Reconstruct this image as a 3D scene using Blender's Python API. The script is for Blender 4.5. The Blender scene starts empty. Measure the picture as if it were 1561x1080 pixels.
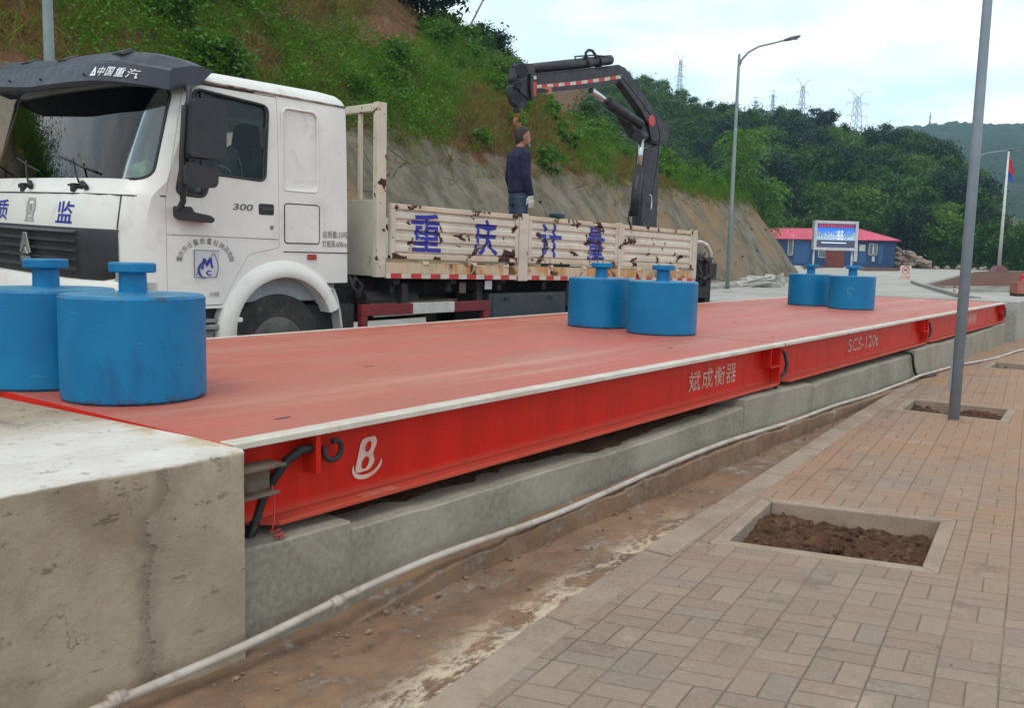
import bpy, bmesh, math, random
import numpy as np
from mathutils import Vector, Matrix, noise as mnoise
from mathutils.geometry import tessellate_polygon
R_ = math.radians
scene = bpy.context.scene
COL = scene.collection

# ------------------------------------------------------------------ camera
FPX, CX, CY, EYE = 1385.0, 780.5, 540.0, 1.5
def _basis():
    s = .025; u0, v0 = 1825 - CX, 408 - CY
    n = np.array([s, -1, (v0 - s * u0) / FPX]); n /= np.linalg.norm(n)
    x = np.array([u0, v0, FPX]); x /= np.linalg.norm(x); x -= n * (x @ n); x /= np.linalg.norm(x)
    return np.array([x, np.cross(n, x), n])
RM = _basis()
cam_d = bpy.data.cameras.new('camera'); cam = bpy.data.objects.new('camera', cam_d); COL.objects.link(cam)
cam_d.sensor_width = 36; cam_d.lens = 36 * FPX / 1561; cam_d.clip_start = .05; cam_d.clip_end = 6000
m = Matrix.Identity(4)
for i in range(3):
    m[i][0] = RM[i, 0]; m[i][1] = -RM[i, 1]; m[i][2] = -RM[i, 2]
m[2][3] = EYE
cam.matrix_world = m
scene.camera = cam

# ------------------------------------------------------------------ world, sun, exposure
SUN_EL, SUN_AZ = R_(58), R_(200)          # azimuth measured from +X towards +Y, where the sun stands
world = bpy.data.worlds.new('World'); scene.world = world; world.use_nodes = True
wn = world.node_tree.nodes; wl = world.node_tree.links; wn.clear()
wo = wn.new('ShaderNodeOutputWorld'); wb = wn.new('ShaderNodeBackground'); wb.inputs[1].default_value = .1
sky = wn.new('ShaderNodeTexSky'); sky.sky_type = 'NISHITA'; sky.sun_disc = False
sky.sun_elevation = SUN_EL; sky.sun_rotation = R_(90) - SUN_AZ; sky.air_density = 1.2; sky.dust_density = 1.5
tcw = wn.new('ShaderNodeTexCoord'); mpw = wn.new('ShaderNodeMapping'); mpw.inputs['Scale'].default_value = (1.0, 1.0, 3.2)
nzw = wn.new('ShaderNodeTexNoise'); nzw.inputs['Scale'].default_value = 3.2; nzw.inputs['Detail'].default_value = 6; nzw.inputs['Roughness'].default_value = .55
rpw = wn.new('ShaderNodeValToRGB'); rpw.color_ramp.elements[0].position = .40; rpw.color_ramp.elements[1].position = .60
rpw.color_ramp.elements[0].color = (6.4, 8.3, 9.6, 1); rpw.color_ramp.elements[1].color = (10.4, 10.35, 10.2, 1)
mxw = wn.new('ShaderNodeMix'); mxw.data_type = 'RGBA'; mxw.inputs[0].default_value = .88
wl.new(tcw.outputs['Generated'], mpw.inputs[0]); wl.new(mpw.outputs[0], nzw.inputs['Vector']); wl.new(nzw.outputs['Fac'], rpw.inputs[0])
wl.new(sky.outputs[0], mxw.inputs[6]); wl.new(rpw.outputs[0], mxw.inputs[7]); 
sxw = wn.new('ShaderNodeSeparateXYZ'); wl.new(tcw.outputs['Generated'], sxw.inputs[0]); mrw = wn.new('ShaderNodeMapRange'); mrw.interpolation_type = 'SMOOTHSTEP'
for i_, v_ in enumerate((.30, .75, 1.0, .72)): mrw.inputs[i_ + 1].default_value = v_          # overhead sky dimmed to cut the light on the ground, low sky left bright
wl.new(sxw.outputs[2], mrw.inputs[0]); vmw = wn.new('ShaderNodeVectorMath'); vmw.operation = 'SCALE'; wl.new(mxw.outputs[2], vmw.inputs[0]); wl.new(mrw.outputs[0], vmw.inputs['Scale']); wl.new(vmw.outputs[0], wb.inputs[0]); wl.new(wb.outputs[0], wo.inputs[0])
sun_d = bpy.data.lights.new('sun', 'SUN'); sun_d.energy = .8; sun_d.angle = R_(25); sun_d.color = (1, .93, .83)
sun = bpy.data.objects.new('sun', sun_d); COL.objects.link(sun)
sdir = Vector((math.cos(SUN_EL) * math.cos(SUN_AZ), math.cos(SUN_EL) * math.sin(SUN_AZ), math.sin(SUN_EL)))
sun.rotation_euler = sdir.to_track_quat('Z', 'Y').to_euler(); sun.location = (0, 0, 60)
scene.view_settings.view_transform = 'Standard'; scene.view_settings.look = 'None'
scene.view_settings.exposure = .68; scene.view_settings.gamma = 1
scene.cycles.max_bounces = 6; scene.cycles.transparent_max_bounces = 12
scene.cycles.volume_bounces = 0; scene.cycles.use_denoising = True
scene.cycles.sample_clamp_indirect = 6

# ------------------------------------------------------------------ pixel -> plane helpers (surveying the photograph)
def ray(px, py): return RM @ np.array([px - CX, py - CY, FPX])
def on_z(px, py, z):
    d = ray(px, py); t = (z - EYE) / d[2]; return Vector((d[0] * t, d[1] * t, z))
def on_y(px, py, y):
    d = ray(px, py); t = y / d[1]; return Vector((d[0] * t, y, d[2] * t + EYE))
def at(px, py, depth):
    d = ray(px, py) * depth / FPX; return Vector((d[0], d[1], d[2] + EYE))
def smooth(t): t = max(0., min(1., t)); return t * t * (3 - 2 * t)
def rise(X, Y):                                # the site climbs gently towards the far plaza
    r = .796 * X + .594 * Y
    return .66 * smooth((r - 34) / 72) if r > 34 else 0.
def on_ground(px, py, dz=0.):
    d = ray(px, py) / FPX; lo, hi = 5., 160.
    for k in range(50):
        t = (lo + hi) / 2
        if d[2] * t + EYE > rise(d[0] * t, d[1] * t) + dz: lo = t
        else: hi = t
    return Vector((d[0] * t, d[1] * t, rise(d[0] * t, d[1] * t) + dz))
# truck frame: x = along the truck (rearwards), y = across (away from camera), z = up
TD = 7.2; TV = Vector((0.99712086, -0.07582865, 0)); TN = Vector((0.07582865, 0.99712086, 0))
def tside(px, py, L=0.):
    d = ray(px, py); r = Vector((d[0], d[1], 0)); t = (TD + L) / r.dot(TN); return (r.dot(TV) * t, d[2] * t + EYE)

# ------------------------------------------------------------------ mesh helpers
def link(o, parent=None):
    COL.objects.link(o)
    if parent is not None: o.parent = parent
    return o
def tag(o, label=None, cat=None, group=None, kind=None):
    if label: o['label'] = label
    if cat: o['category'] = cat
    if group: o['group'] = group
    if kind: o['kind'] = kind
    return o
def empty(name, loc=(0, 0, 0), rz=0., label=None, cat=None, group=None):
    o = bpy.data.objects.new(name, None); o.empty_display_size = .2; o.location = loc; o.rotation_euler = (0, 0, rz)
    link(o); return tag(o, label, cat, group)
def copy_tree(o, parent=None):
    c = o.copy(); COL.objects.link(c)
    if parent is not None: c.parent = parent
    for ch in list(o.children): copy_tree(ch, c)
    return c

class MB:
    """collects shapes, builds ONE mesh object"""
    def __init__(s): s.v = []; s.f = []; s.mi = []; s.sm = []; s.cur = 0
    def add(s, vs, fs, smooth=False):
        b = len(s.v); s.v += [tuple(v) for v in vs]
        for f in fs: s.f.append([i + b for i in f]); s.mi.append(s.cur); s.sm.append(smooth)
        return s
    def box(s, a, b, M=None):
        (x0, y0, z0), (x1, y1, z1) = a, b
        vs = [Vector(p) for p in ((x0, y0, z0), (x1, y0, z0), (x1, y1, z0), (x0, y1, z0), (x0, y0, z1), (x1, y0, z1), (x1, y1, z1), (x0, y1, z1))]
        if M: vs = [M @ v for v in vs]
        return s.add(vs, [(3, 2, 1, 0), (4, 5, 6, 7), (0, 1, 5, 4), (1, 2, 6, 5), (2, 3, 7, 6), (3, 0, 4, 7)])
    def hexa(s, lo, hi):                      # two loops of equal length -> closed solid
        n = len(lo); return s.add(list(lo) + list(hi), [list(range(n))[::-1], list(range(n, 2 * n))] + [(i, (i + 1) % n, n + (i + 1) % n, n + i) for i in range(n)])
    def loops(s, Ls, closed=True, cap=True, smooth=False):
        n = len(Ls[0]); vs = [p for l in Ls for p in l]; fs = []
        for k in range(len(Ls) - 1):
            for i in range(n if closed else n - 1):
                j = (i + 1) % n; fs.append((k * n + i, k * n + j, (k + 1) * n + j, (k + 1) * n + i))
        s.add(vs, fs, smooth)
        if cap:
            b = len(s.v) - len(vs)
            for loop in (list(range(n))[::-1], list(range((len(Ls) - 1) * n, len(Ls) * n))):
                s.f.append([b + i for i in loop]); s.mi.append(s.cur); s.sm.append(False)
        return s
    def tube(s, pts, r, n=8, cap=True):
        pts = [Vector(p) for p in pts]; rs = r if isinstance(r, (list, tuple)) else [r] * len(pts)
        Ls = []; up = None
        for i, p in enumerate(pts):
            t = (pts[min(i + 1, len(pts) - 1)] - pts[max(i - 1, 0)]).normalized()
            if up is None: up = t.orthogonal().normalized()
            a = (up - t * up.dot(t)).normalized(); up = a; c = t.cross(a)
            Ls.append([p + (a * math.cos(2 * math.pi * k / n) + c * math.sin(2 * math.pi * k / n)) * rs[i] for k in range(n)])
        return s.loops(Ls, True, cap, True)
    def lathe(s, prof, c=(0, 0, 0), n=32, smooth=True, M=None):
        Ls = []
        for r, z in prof:
            l = [Vector((r * math.cos(2 * math.pi * k / n), r * math.sin(2 * math.pi * k / n), z)) for k in range(n)]
            if M: l = [M @ p for p in l]
            Ls.append([p + Vector(c) for p in l])
        return s.loops(Ls, True, True, smooth)
    def prism(s, poly, holes, f0, f1):
        """poly/holes: 2-D lists; f0,f1 map (a,b)->3-D for the two faces"""
        allp = [poly] + list(holes); flat = [p for l in allp for p in l]; n = len(flat)
        tris = tessellate_polygon([[Vector((p[0], p[1], 0)) for p in l] for l in allp])
        vs = [f0(*p) for p in flat] + ([f1(*p) for p in flat] if f1 else [])
        fs = [tuple(t) for t in tris]
        if f1:
            fs += [tuple(n + i for i in t[::-1]) for t in tris]; b = 0
            for l in allp:
                k = len(l)
                for i in range(k): fs.append((b + i, b + (i + 1) % k, n + b + (i + 1) % k, n + b + i))
                b += k
        return s.add(vs, fs)
    def build(s, name, mat=None, parent=None, bevel=0, seg=2, shear=None, fix=True, ang=40):
        me = bpy.data.meshes.new(name); vs = s.v
        if shear: vs = [shear(*v) for v in vs]
        me.from_pydata([tuple(v) for v in vs], [], s.f)
        me.polygons.foreach_set('material_index', s.mi); me.polygons.foreach_set('use_smooth', s.sm)
        if mat is not None:
            for m_ in (mat if isinstance(mat, (list, tuple)) else [mat]): me.materials.append(m_)
        if fix:
            bm = bmesh.new(); bm.from_mesh(me); bmesh.ops.recalc_face_normals(bm, faces=bm.faces); bm.to_mesh(me); bm.free()
        me.update(); o = bpy.data.objects.new(name, me); link(o, parent)
        if bevel:
            b = o.modifiers.new('bevel', 'BEVEL'); b.width = bevel; b.segments = seg; b.limit_method = 'ANGLE'; b.angle_limit = R_(ang)
            b.harden_normals = False
        return o
def np_mesh(name, V, F4, mat, parent=None, smooth=False):
    """fast quad mesh from numpy"""
    V = np.ascontiguousarray(V, np.float32).reshape(-1, 3); F4 = np.ascontiguousarray(F4, np.int32).reshape(-1, 4)
    me = bpy.data.meshes.new(name); me.vertices.add(len(V)); me.vertices.foreach_set('co', V.ravel())
    me.loops.add(F4.size); me.loops.foreach_set('vertex_index', F4.ravel())
    me.polygons.add(len(F4)); me.polygons.foreach_set('loop_start', np.arange(0, F4.size, 4, dtype=np.int32))
    me.polygons.foreach_set('use_smooth', np.full(len(F4), smooth))
    me.materials.append(mat) if mat else None
    me.update(calc_edges=True); o = bpy.data.objects.new(name, me); return link(o, parent)
def evaluated(o):
    dg = bpy.context.evaluated_depsgraph_get(); dg.update()
    return bpy.data.meshes.new_from_object(o.evaluated_get(dg), depsgraph=dg)
def bool_mesh(name, base, ops, mat, parent=None, bevel=0, smooth_ang=None):
    """base: MB solid; ops: list of (op, MB). returns ONE object"""
    o = base.build(name, mat)
    kill = []
    for op, mb in ops:
        c = mb.build('cutter'); kill.append(c)
        md = o.modifiers.new('b', 'BOOLEAN'); md.operation = op; md.object = c; md.solver = 'EXACT'
    me = evaluated(o); o.modifiers.clear(); old = o.data; o.data = me; bpy.data.meshes.remove(old)
    for c in kill:
        cm = c.data; bpy.data.objects.remove(c); bpy.data.meshes.remove(cm)
    me.materials.clear(); me.materials.append(mat); me.polygons.foreach_set('material_index', [0] * len(me.polygons))
    if smooth_ang is not None: me.shade_smooth(); me.set_sharp_from_angle(angle=R_(smooth_ang))
    if parent is not None: o.parent = parent
    if bevel:
        b = o.modifiers.new('bevel', 'BEVEL'); b.width = bevel; b.segments = 2; b.limit_method = 'ANGLE'; b.angle_limit = R_(40)
    return o
_tx = {}
def glyphs(txt, size, weight=0., align='LEFT', shear=0., sx=1.):
    """flat triangles of a text, baseline at y=0: (verts2d, faces)"""
    key = (txt, size, weight, align, shear, sx)
    if key in _tx: return _tx[key]
    cu = bpy.data.curves.new('lettering', 'FONT'); cu.body = txt; cu.size = size; cu.offset = weight; cu.align_x = align; cu.shear = shear
    cu.resolution_u = 4; o = bpy.data.objects.new('lettering', cu); COL.objects.link(o)
    me = evaluated(o); bm = bmesh.new(); bm.from_mesh(me); bmesh.ops.triangulate(bm, faces=bm.faces)
    vs = [(v.co.x * sx, v.co.y) for v in bm.verts]; fs = [tuple(v.index for v in f.verts) for f in bm.faces]; bm.free()
    bpy.data.objects.remove(o); bpy.data.curves.remove(cu); bpy.data.meshes.remove(me)
    _tx[key] = (vs, fs); return vs, fs
def fit_text(mb, txt, x0, x1, y0, y1, f, weight=0., shear=0.):
    """fit a text's bounding box to [x0,x1]x[y0,y1] and map it by f(x,y)->3-D"""
    vs, fs = glyphs(txt, 1., weight, 'LEFT', shear)
    ax = min(v[0] for v in vs); bx = max(v[0] for v in vs); ay = min(v[1] for v in vs); by = max(v[1] for v in vs)
    mb.add([f(x0 + (x - ax) / (bx - ax) * (x1 - x0), y0 + (y - ay) / (by - ay) * (y1 - y0)) for x, y in vs], fs)
    return mb
def rrect(x0, y0, x1, y1, r, n=5):
    p = []
    for cx, cy, a in ((x1 - r, y1 - r, 0), (x0 + r, y1 - r, 90), (x0 + r, y0 + r, 180), (x1 - r, y0 + r, 270)):
        for k in range(n + 1): t = R_(a + 90 * k / n); p.append((cx + r * math.cos(t), cy + r * math.sin(t)))
    return p
def rpoly(pts, r, n=4):
    """polygon with rounded corners"""
    out = []; k = len(pts)
    for i in range(k):
        p = Vector(pts[i]); a = (Vector(pts[i - 1]) - p); b = (Vector(pts[(i + 1) % k]) - p); q = min(r, a.length * .45, b.length * .45)
        pa = p + a.normalized() * q; pb = p + b.normalized() * q
        for j in range(n + 1):
            t = j / n; out.append(tuple(pa * (1 - t) ** 2 + p * 2 * t * (1 - t) + pb * t * t))
    return out
def ell(cx, cy, a, b, n=24, t0=0, t1=360): return [(cx + a * math.cos(R_(t0 + (t1 - t0) * k / n)), cy + b * math.sin(R_(t0 + (t1 - t0) * k / n))) for k in range(n)]

# ------------------------------------------------------------------ material helpers
class NT:
    def __init__(s, name):
        s.m = bpy.data.materials.new(name); s.m.use_nodes = True; s.t = s.m.node_tree; s.t.nodes.clear()
        s.out = s.t.nodes.new('ShaderNodeOutputMaterial'); s._tc = None
    def n(s, t, **kw):
        x = s.t.nodes.new('ShaderNode' + t)
        for k, v in kw.items(): setattr(x, k, v)
        return x
    def put(s, a, v):
        if isinstance(v, bpy.types.NodeSocket): s.t.links.new(v, a)
        elif isinstance(v, (tuple, list)) and a.type == 'RGBA' and len(v) == 3: a.default_value = (*v, 1)
        else: a.default_value = v
    def tc(s, k='Object'):
        if not s._tc: s._tc = s.n('TexCoord')
        return s._tc.outputs[k]
    def map(s, scale=(1, 1, 1), vec=None, rot=(0, 0, 0), loc=(0, 0, 0)):
        x = s.n('Mapping'); s.put(x.inputs[0], vec or s.tc()); x.inputs['Scale'].default_value = scale; x.inputs['Rotation'].default_value = rot; x.inputs['Location'].default_value = loc; return x.outputs[0]
    def noise(s, scale, detail=4, rough=.55, dist=0., vec=None, col=False):
        x = s.n('TexNoise'); s.put(x.inputs['Vector'], vec or s.tc()); x.inputs['Scale'].default_value = scale; x.inputs['Detail'].default_value = detail
        x.inputs['Roughness'].default_value = rough; x.inputs['Distortion'].default_value = dist; return x.outputs['Color' if col else 'Fac']
    def voro(s, scale, feat='F1', vec=None, out='Distance'):
        x = s.n('TexVoronoi', feature=feat); s.put(x.inputs['Vector'], vec or s.tc()); x.inputs['Scale'].default_value = scale; return x.outputs[out]
    def step(s, fac, a, b, v0=0., v1=1.):
        x = s.n('MapRange', interpolation_type='SMOOTHSTEP'); s.put(x.inputs[0], fac); x.inputs[1].default_value = a; x.inputs[2].default_value = b; x.inputs[3].default_value = v0; x.inputs[4].default_value = v1; return x.outputs[0]
    def mix(s, fac, a, b, mode='MIX'):
        x = s.n('Mix', data_type='RGBA', blend_type=mode); s.put(x.inputs[0], fac); s.put(x.inputs[6], a); s.put(x.inputs[7], b); return x.outputs[2]
    def math(s, op, a, b=0., c=0.):
        x = s.n('Math', operation=op); s.put(x.inputs[0], a); s.put(x.inputs[1], b); s.put(x.inputs[2], c); return x.outputs[0]
    def sep(s, vec=None):
        x = s.n('SeparateXYZ'); s.put(x.inputs[0], vec or s.tc()); return x.outputs
    def comb(s, a, b, c=0.):
        x = s.n('CombineXYZ'); s.put(x.inputs[0], a); s.put(x.inputs[1], b); s.put(x.inputs[2], c); return x.outputs[0]
    def bump(s, h, strength=.3, dist=.01, prev=None):
        x = s.n('Bump'); x.inputs['Strength'].default_value = strength; x.inputs['Distance'].default_value = dist; s.put(x.inputs['Height'], h)
        if prev: s.put(x.inputs['Normal'], prev)
        return x.outputs[0]
    def finish(s, col, rough=.6, metal=0., normal=None, spec=.5, emit=None, estr=1.):
        p = s.n('BsdfPrincipled'); s.put(p.inputs['Base Color'], col); s.put(p.inputs['Roughness'], rough); p.inputs['Metallic'].default_value = metal
        p.inputs['Specular IOR Level'].default_value = spec
        if normal: s.put(p.inputs['Normal'], normal)
        if emit is not None: s.put(p.inputs['Emission Color'], emit); p.inputs['Emission Strength'].default_value = estr
        s.t.links.new(p.outputs[0], s.out.inputs[0]); return s.m
def paint(name, c, c2=None, rough=.5, sc=3., dirt=(.12, .09, .07), damt=.25, metal=0., bump=.05, spec=.5):
    """painted / worn surface: slow tint drift, fine speckle, grime in patches"""
    t = NT(name); c2 = c2 or tuple(x * .82 for x in c)
    a = t.mix(t.step(t.noise(sc, 5), .35, .68), c, c2)
    b = t.mix(t.math('MULTIPLY', t.step(t.noise(sc * 2.3, 8, .65, .6), .53, .72), damt), a, dirt)
    r = t.step(t.noise(sc * 4, 5), .3, .7, rough * .85, min(1, rough * 1.2))
    return t.finish(b, r, metal, t.bump(t.noise(sc * 14, 4), bump, .004), spec)
def concrete(name, c=(.36, .335, .30), dark=(.17, .155, .14), warm=(.30, .22, .15), wamt=.35, sc=1.6, bump=.5, seed=0.):
    t = NT(name); v = t.map((1, 1, 1), loc=(seed, seed * 1.7, seed * .6))
    big = t.noise(sc, 8, .62, .5, v); fine = t.noise(sc * 22, 5, .6, 0, v); med = t.noise(sc * 5, 7, .65, .9, v)
    a = t.mix(t.step(big, .36, .62), dark, c)
    a = t.mix(t.math('MULTIPLY', t.step(t.noise(sc * .9, 6, .6, .4, t.map((1, 1, 2), loc=(seed + 7, 3, 1))), .5, .68), wamt), a, warm)
    a = t.mix(t.step(med, .60, .70, 0, .55), a, dark)
    a = t.mix(t.math('MULTIPLY', t.step(fine, .35, .65), .35), a, tuple(min(1, x * 1.25) for x in c))
    pits = t.step(t.voro(sc * 16, vec=v), .05, .16)
    h = t.math('ADD', t.math('MULTIPLY', med, .6), t.math('ADD', t.math('MULTIPLY', fine, .4), t.math('MULTIPLY', pits, .3)))
    a = t.mix(t.math('MULTIPLY', t.math('SUBTRACT', 1., pits), .6), a, dark)
    return t.finish(a, .88, 0, t.bump(h, bump, .015), .25)
def leafmat(name, c, c2, trans=.28, rough=.5, sc=.6):
    t = NT(name); g = t.n('NewGeometry'); oi = t.n('ObjectInfo')
    a = t.mix(g.outputs['Random Per Island'], c, c2)
    a = t.mix(t.math('MULTIPLY', oi.outputs['Random'], .45), a, tuple(x * .55 for x in c))
    n_ = t.noise(sc, 3, vec=t.tc('Object')); a = t.mix(t.step(n_, .4, .62, 0, .6), a, c2); a = t.mix(t.step(t.noise(sc * 2.1, 4, .6, 0, t.map((1, 1, 1), loc=(7, 2, 5))), .48, .66, 0, .7), a, tuple(x * .45 for x in c)); a = t.mix(t.step(t.noise(sc * 1.3, 3, .6, 0, t.map((1, 1, 1), loc=(2, 9, 1))), .56, .70, 0, .45), a, (c2[0] * 1.7, c2[1] * 1.15, c2[2]))
    d = t.n('BsdfPrincipled'); t.put(d.inputs['Base Color'], a); d.inputs['Roughness'].default_value = rough; d.inputs['Specular IOR Level'].default_value = .25
    tr = t.n('BsdfTranslucent'); t.put(tr.inputs[0], t.mix(.5, a, tuple(min(1, x * 1.6) for x in c2)))
    mx = t.n('MixShader'); mx.inputs[0].default_value = trans
    t.t.links.new(d.outputs[0], mx.inputs[1]); t.t.links.new(tr.outputs[0], mx.inputs[2]); t.t.links.new(mx.outputs[0], t.out.inputs[0]); return t.m
def glassmat(name, tint, refl_rough=.02, coat=1.45):
    t = NT(name); tr = t.n('BsdfTransparent'); t.put(tr.inputs[0], tint); gl = t.n('BsdfGlossy'); gl.inputs['Roughness'].default_value = refl_rough
    fr = t.n('Fresnel'); fr.inputs[0].default_value = coat; mx = t.n('MixShader')
    t.put(mx.inputs[0], fr.outputs[0]); t.t.links.new(tr.outputs[0], mx.inputs[1]); t.t.links.new(gl.outputs[0], mx.inputs[2]); t.t.links.new(mx.outputs[0], t.out.inputs[0]); return t.m
# ================================================================== SETTING: ground, road, pavement
def grid_obj(name, xs, ys, zf, mat, kind='structure'):
    xs = np.array(xs); ys = np.array(ys); nx, ny = len(xs), len(ys)
    V = np.array([(x, y, zf(x, y)) for x in xs for y in ys]); F = []
    for i in range(nx - 1):
        for j in range(ny - 1): F.append((i * ny + j, (i + 1) * ny + j, (i + 1) * ny + j + 1, i * ny + j + 1))
    o = np_mesh(name, V, np.array(F), mat, smooth=True); tag(o, kind=kind); return o
def nz(x, y, z=0.): return mnoise.noise(Vector((x, y, z)))
def fbm(x, y, z=0., o=4): return mnoise.fractal(Vector((x, y, z)), 1.0, 2.0, o, noise_basis='PERLIN_ORIGINAL')

# earth sheet reaching the horizon
t = NT('red_earth'); a = t.mix(t.step(t.noise(.5, 8, .65), .35, .65), (.155, .072, .045), (.10, .050, .034)); a = t.mix(t.step(t.noise(6, 6), .5, .75), a, (.19, .11, .075))
M_EARTH = t.finish(a, .95, 0, t.bump(t.noise(7, 8, .7), .8, .06), .1)
xs = list(np.arange(-60, 140, 4.)) + [160, 220, 400, 850]; ys = [-800, -400, -200, -100] + list(np.arange(-60, 120, 4.)) + [160, 300, 700, 880]
grid_obj('ground', [-380, -200, -90] + xs, ys, lambda x, y: rise(x, y) - .13, M_EARTH)

# concrete road under and beyond the truck
M_ROAD = concrete('road_concrete', (.30, .285, .255), (.20, .185, .165), (.25, .19, .14), .5, .45, .25, 3.)
grid_obj('road', np.arange(-40, 34, 2.), [6.02, 8, 10, 12, 13.4], lambda x, y: rise(x, y) - .004, M_ROAD)
M_PLAZA = concrete('plaza_concrete', (.40, .385, .345), (.31, .29, .26), (.30, .22, .16), .35, .3, .2, 11.)
grid_obj('plaza', np.arange(28., 125, 2.), list(np.arange(-70, 22, 2.)) + list(np.arange(22, 80, 4.)), lambda x, y: rise(x, y) + .004 + (0 if x > 33 else 0), M_PLAZA)

# raised footway along the foot of the bank (kerb face .13 m)
M_KERB = concrete('kerb_concrete', (.34, .325, .29), (.21, .19, .165), (.28, .2, .14), .5, 1.2, .3, 5.)
FOOT = [(-40, 14.6), (-10, 14.7), (5, 15.2), (15, 16.1), (25, 17.2), (38, 18.6), (48, 19.6), (56, 20.2), (58.5, 20.4)]
def foot_y(x):
    for (x0, y0), (x1, y1) in zip(FOOT, FOOT[1:]):
        if x <= x1: return y0 + (y1 - y0) * (x - x0) / (x1 - x0)
    return FOOT[-1][1]
mb = MB(); xs_ = np.arange(-40, 61, 2.5); lo, hi = [], []
prev = None
for x in xs_:
    w = .9 + .04 * (foot_y(x) - 14.6) * 4
    y0, y1 = foot_y(x) - 1.6, foot_y(x) + .6; z = rise(x, y0)
    cur = [(x, y0, z - .05), (x, y0, z + .13), (x, y0 + .15, z + .135), (x, y1, z + .14)]
    if prev: mb.loops([prev, cur], closed=False, cap=False)
    prev = cur
tag(mb.build('footway', M_KERB), kind='structure')

# mud-filled gutter between the foundation and the brick pavement
t = NT('gutter_mud'); x_, y_, z_ = t.sep(); v = t.map((1, 1.6, 1))
mud = t.mix(t.step(t.noise(1.5, 9, .72, .2, v), .35, .65), (.265, .155, .088), (.175, .10, .060))
mud = t.mix(t.step(t.noise(5, 7, .65, .4), .40, .75, 0, .7), mud, (.33, .205, .125))
bare = t.math('MULTIPLY', t.step(t.noise(2.6, 10, .78, .25, t.map((1, 1.4, 1), loc=(4, 1, 0))), .50, .60), t.step(t.noise(9, 8, .75, .2), .42, .56))
col = t.mix(t.math('MULTIPLY', bare, .8), mud, (.37, .31, .25))
ky = t.math('MULTIPLY_ADD', x_, .105, 1.66)                         # line of the kerb
near = t.math('SUBTRACT', y_, ky)
band = t.math('MULTIPLY', t.step(near, -.03, .03, 0, 1), t.step(near, .06, .30, 1, 0))
inx = t.math('MULTIPLY', t.step(x_, .9, 1.6), t.step(x_, 4.0, 5.2, 1, 0))
pw = t.math('MULTIPLY', t.math('MULTIPLY', band, inx), t.step(t.noise(5.5, 10, .8, .15, t.map((.8, 1.5, 1))), .47, .55))
col = t.mix(t.math('MULTIPLY', pw, .85), col, (.66, .55, .39))
hgt = t.math('ADD', t.math('MULTIPLY', t.noise(6, 9, .7), 1.), t.math('MULTIPLY', bare, -.25))
M_MUD = t.finish(col, t.step(bare, 0, 1, .72, .9), 0, t.bump(hgt, .75, .03), .35)
def kerb_out(x):
    P_ = [(-4, 1.02), (2.02, 1.84), (3.14, 1.99), (4.26, 2.08), (8.28, 2.41), (11.31, 2.62), (30, 2.62)]
    for (x0, y0), (x1, y1) in zip(P_, P_[1:]):
        if x <= x1: return y0 + (y1 - y0) * (x - x0) / (x1 - x0)
V = []; F = []; nxg, nyg = 150, 26
for i in range(nxg):
    x = -3 + 15.2 * i / (nxg - 1); ya, yb = kerb_out(x) - .04, 2.80
    for j in range(nyg):
        k = j / (nyg - 1); y = ya + (yb - ya) * k
        z = .004 + .02 * max(0, (k - .75) / .25) + .018 * fbm(x * 1.7, y * 2.2) * (k > .05) + .008 * nz(x * 9, y * 9)
        V.append((x, y, z))
for i in range(nxg - 1):
    for j in range(nyg - 1): F.append((i * nyg + j, (i + 1) * nyg + j, (i + 1) * nyg + j + 1, i * nyg + j + 1))
tag(np_mesh('gutter_bed', np.array(V), np.array(F), M_MUD, smooth=True), kind='structure')

# stones, clods and flakes lying in the gutter and along the kerb
mb = MB(); rs = random.Random(17); ico = bmesh.new(); bmesh.ops.create_icosphere(ico, subdivisions=1, radius=1); iv = [v.co.copy() for v in ico.verts]; iF = [[v.index for v in f.verts] for f in ico.faces]; ico.free()
M_GRIT = concrete('grit', (.30, .22, .16), (.16, .10, .07), (.34, .2, .12), .6, 9., .6, 71.)
for k in range(420):
    x = 1.0 + 9.5 * rs.random() ** 1.3; q = rs.random(); ya, yb = kerb_out(x) + .015, 2.54
    if yb - ya < .05: continue
    y = yb - (yb - ya) * .35 * q ** 2 if k % 3 else (ya + (yb - ya) * q if k % 2 else ya + .05 * q)
    r = rs.choice((.003, .003, .004, .005, .006, .008, .011)); sx, sy, sz = (rs.uniform(.6, 1.4) for _ in range(3))
    mb.add([(x + v.x * r * sx * rs.uniform(.8, 1.2), y + v.y * r * sy * rs.uniform(.8, 1.2), .008 + r * .35 + v.z * r * sz * .8) for v in iv], iF)
for k in range(160):
    x = 2.5 + 8 * rs.random(); y = kerb_out(x) - .16 - 1.6 * rs.random() ** 2; r = rs.choice((.002, .003, .003, .005))
    mb.add([(x + v.x * r * rs.uniform(.7, 1.4), y + v.y * r * rs.uniform(.7, 1.4), .0605 + r * .4 + v.z * r) for v in iv], iF)
tag(mb.build('gravel', M_GRIT), kind='stuff')
# kerb stones on the pavement's edge
M_KST = concrete('kerb_stone', (.33, .26, .195), (.23, .175, .13), (.31, .20, .125), .55, 2.2, .3, 8.)
mb = MB(); x = -3.; rnd = random.Random(3)
while x < 11.2:
    L = .98; x1 = min(x + L, 11.25); y0, y1 = kerb_out(x), kerb_out(x1 - .012); dz = rnd.uniform(-.003, .003)
    mb.hexa([(x, y0, -.06), (x1 - .012, y1, -.06), (x1 - .012, y1 - .155, -.06), (x, y0 - .155, -.06)],
            [(x, y0, .064 + dz), (x1 - .012, y1, .064 + dz), (x1 - .012, y1 - .155, .064 + dz), (x, y0 - .155, .064 + dz)])
    x = x1
tag(mb.build('kerb', M_KST, bevel=.008), kind='structure')

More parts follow.
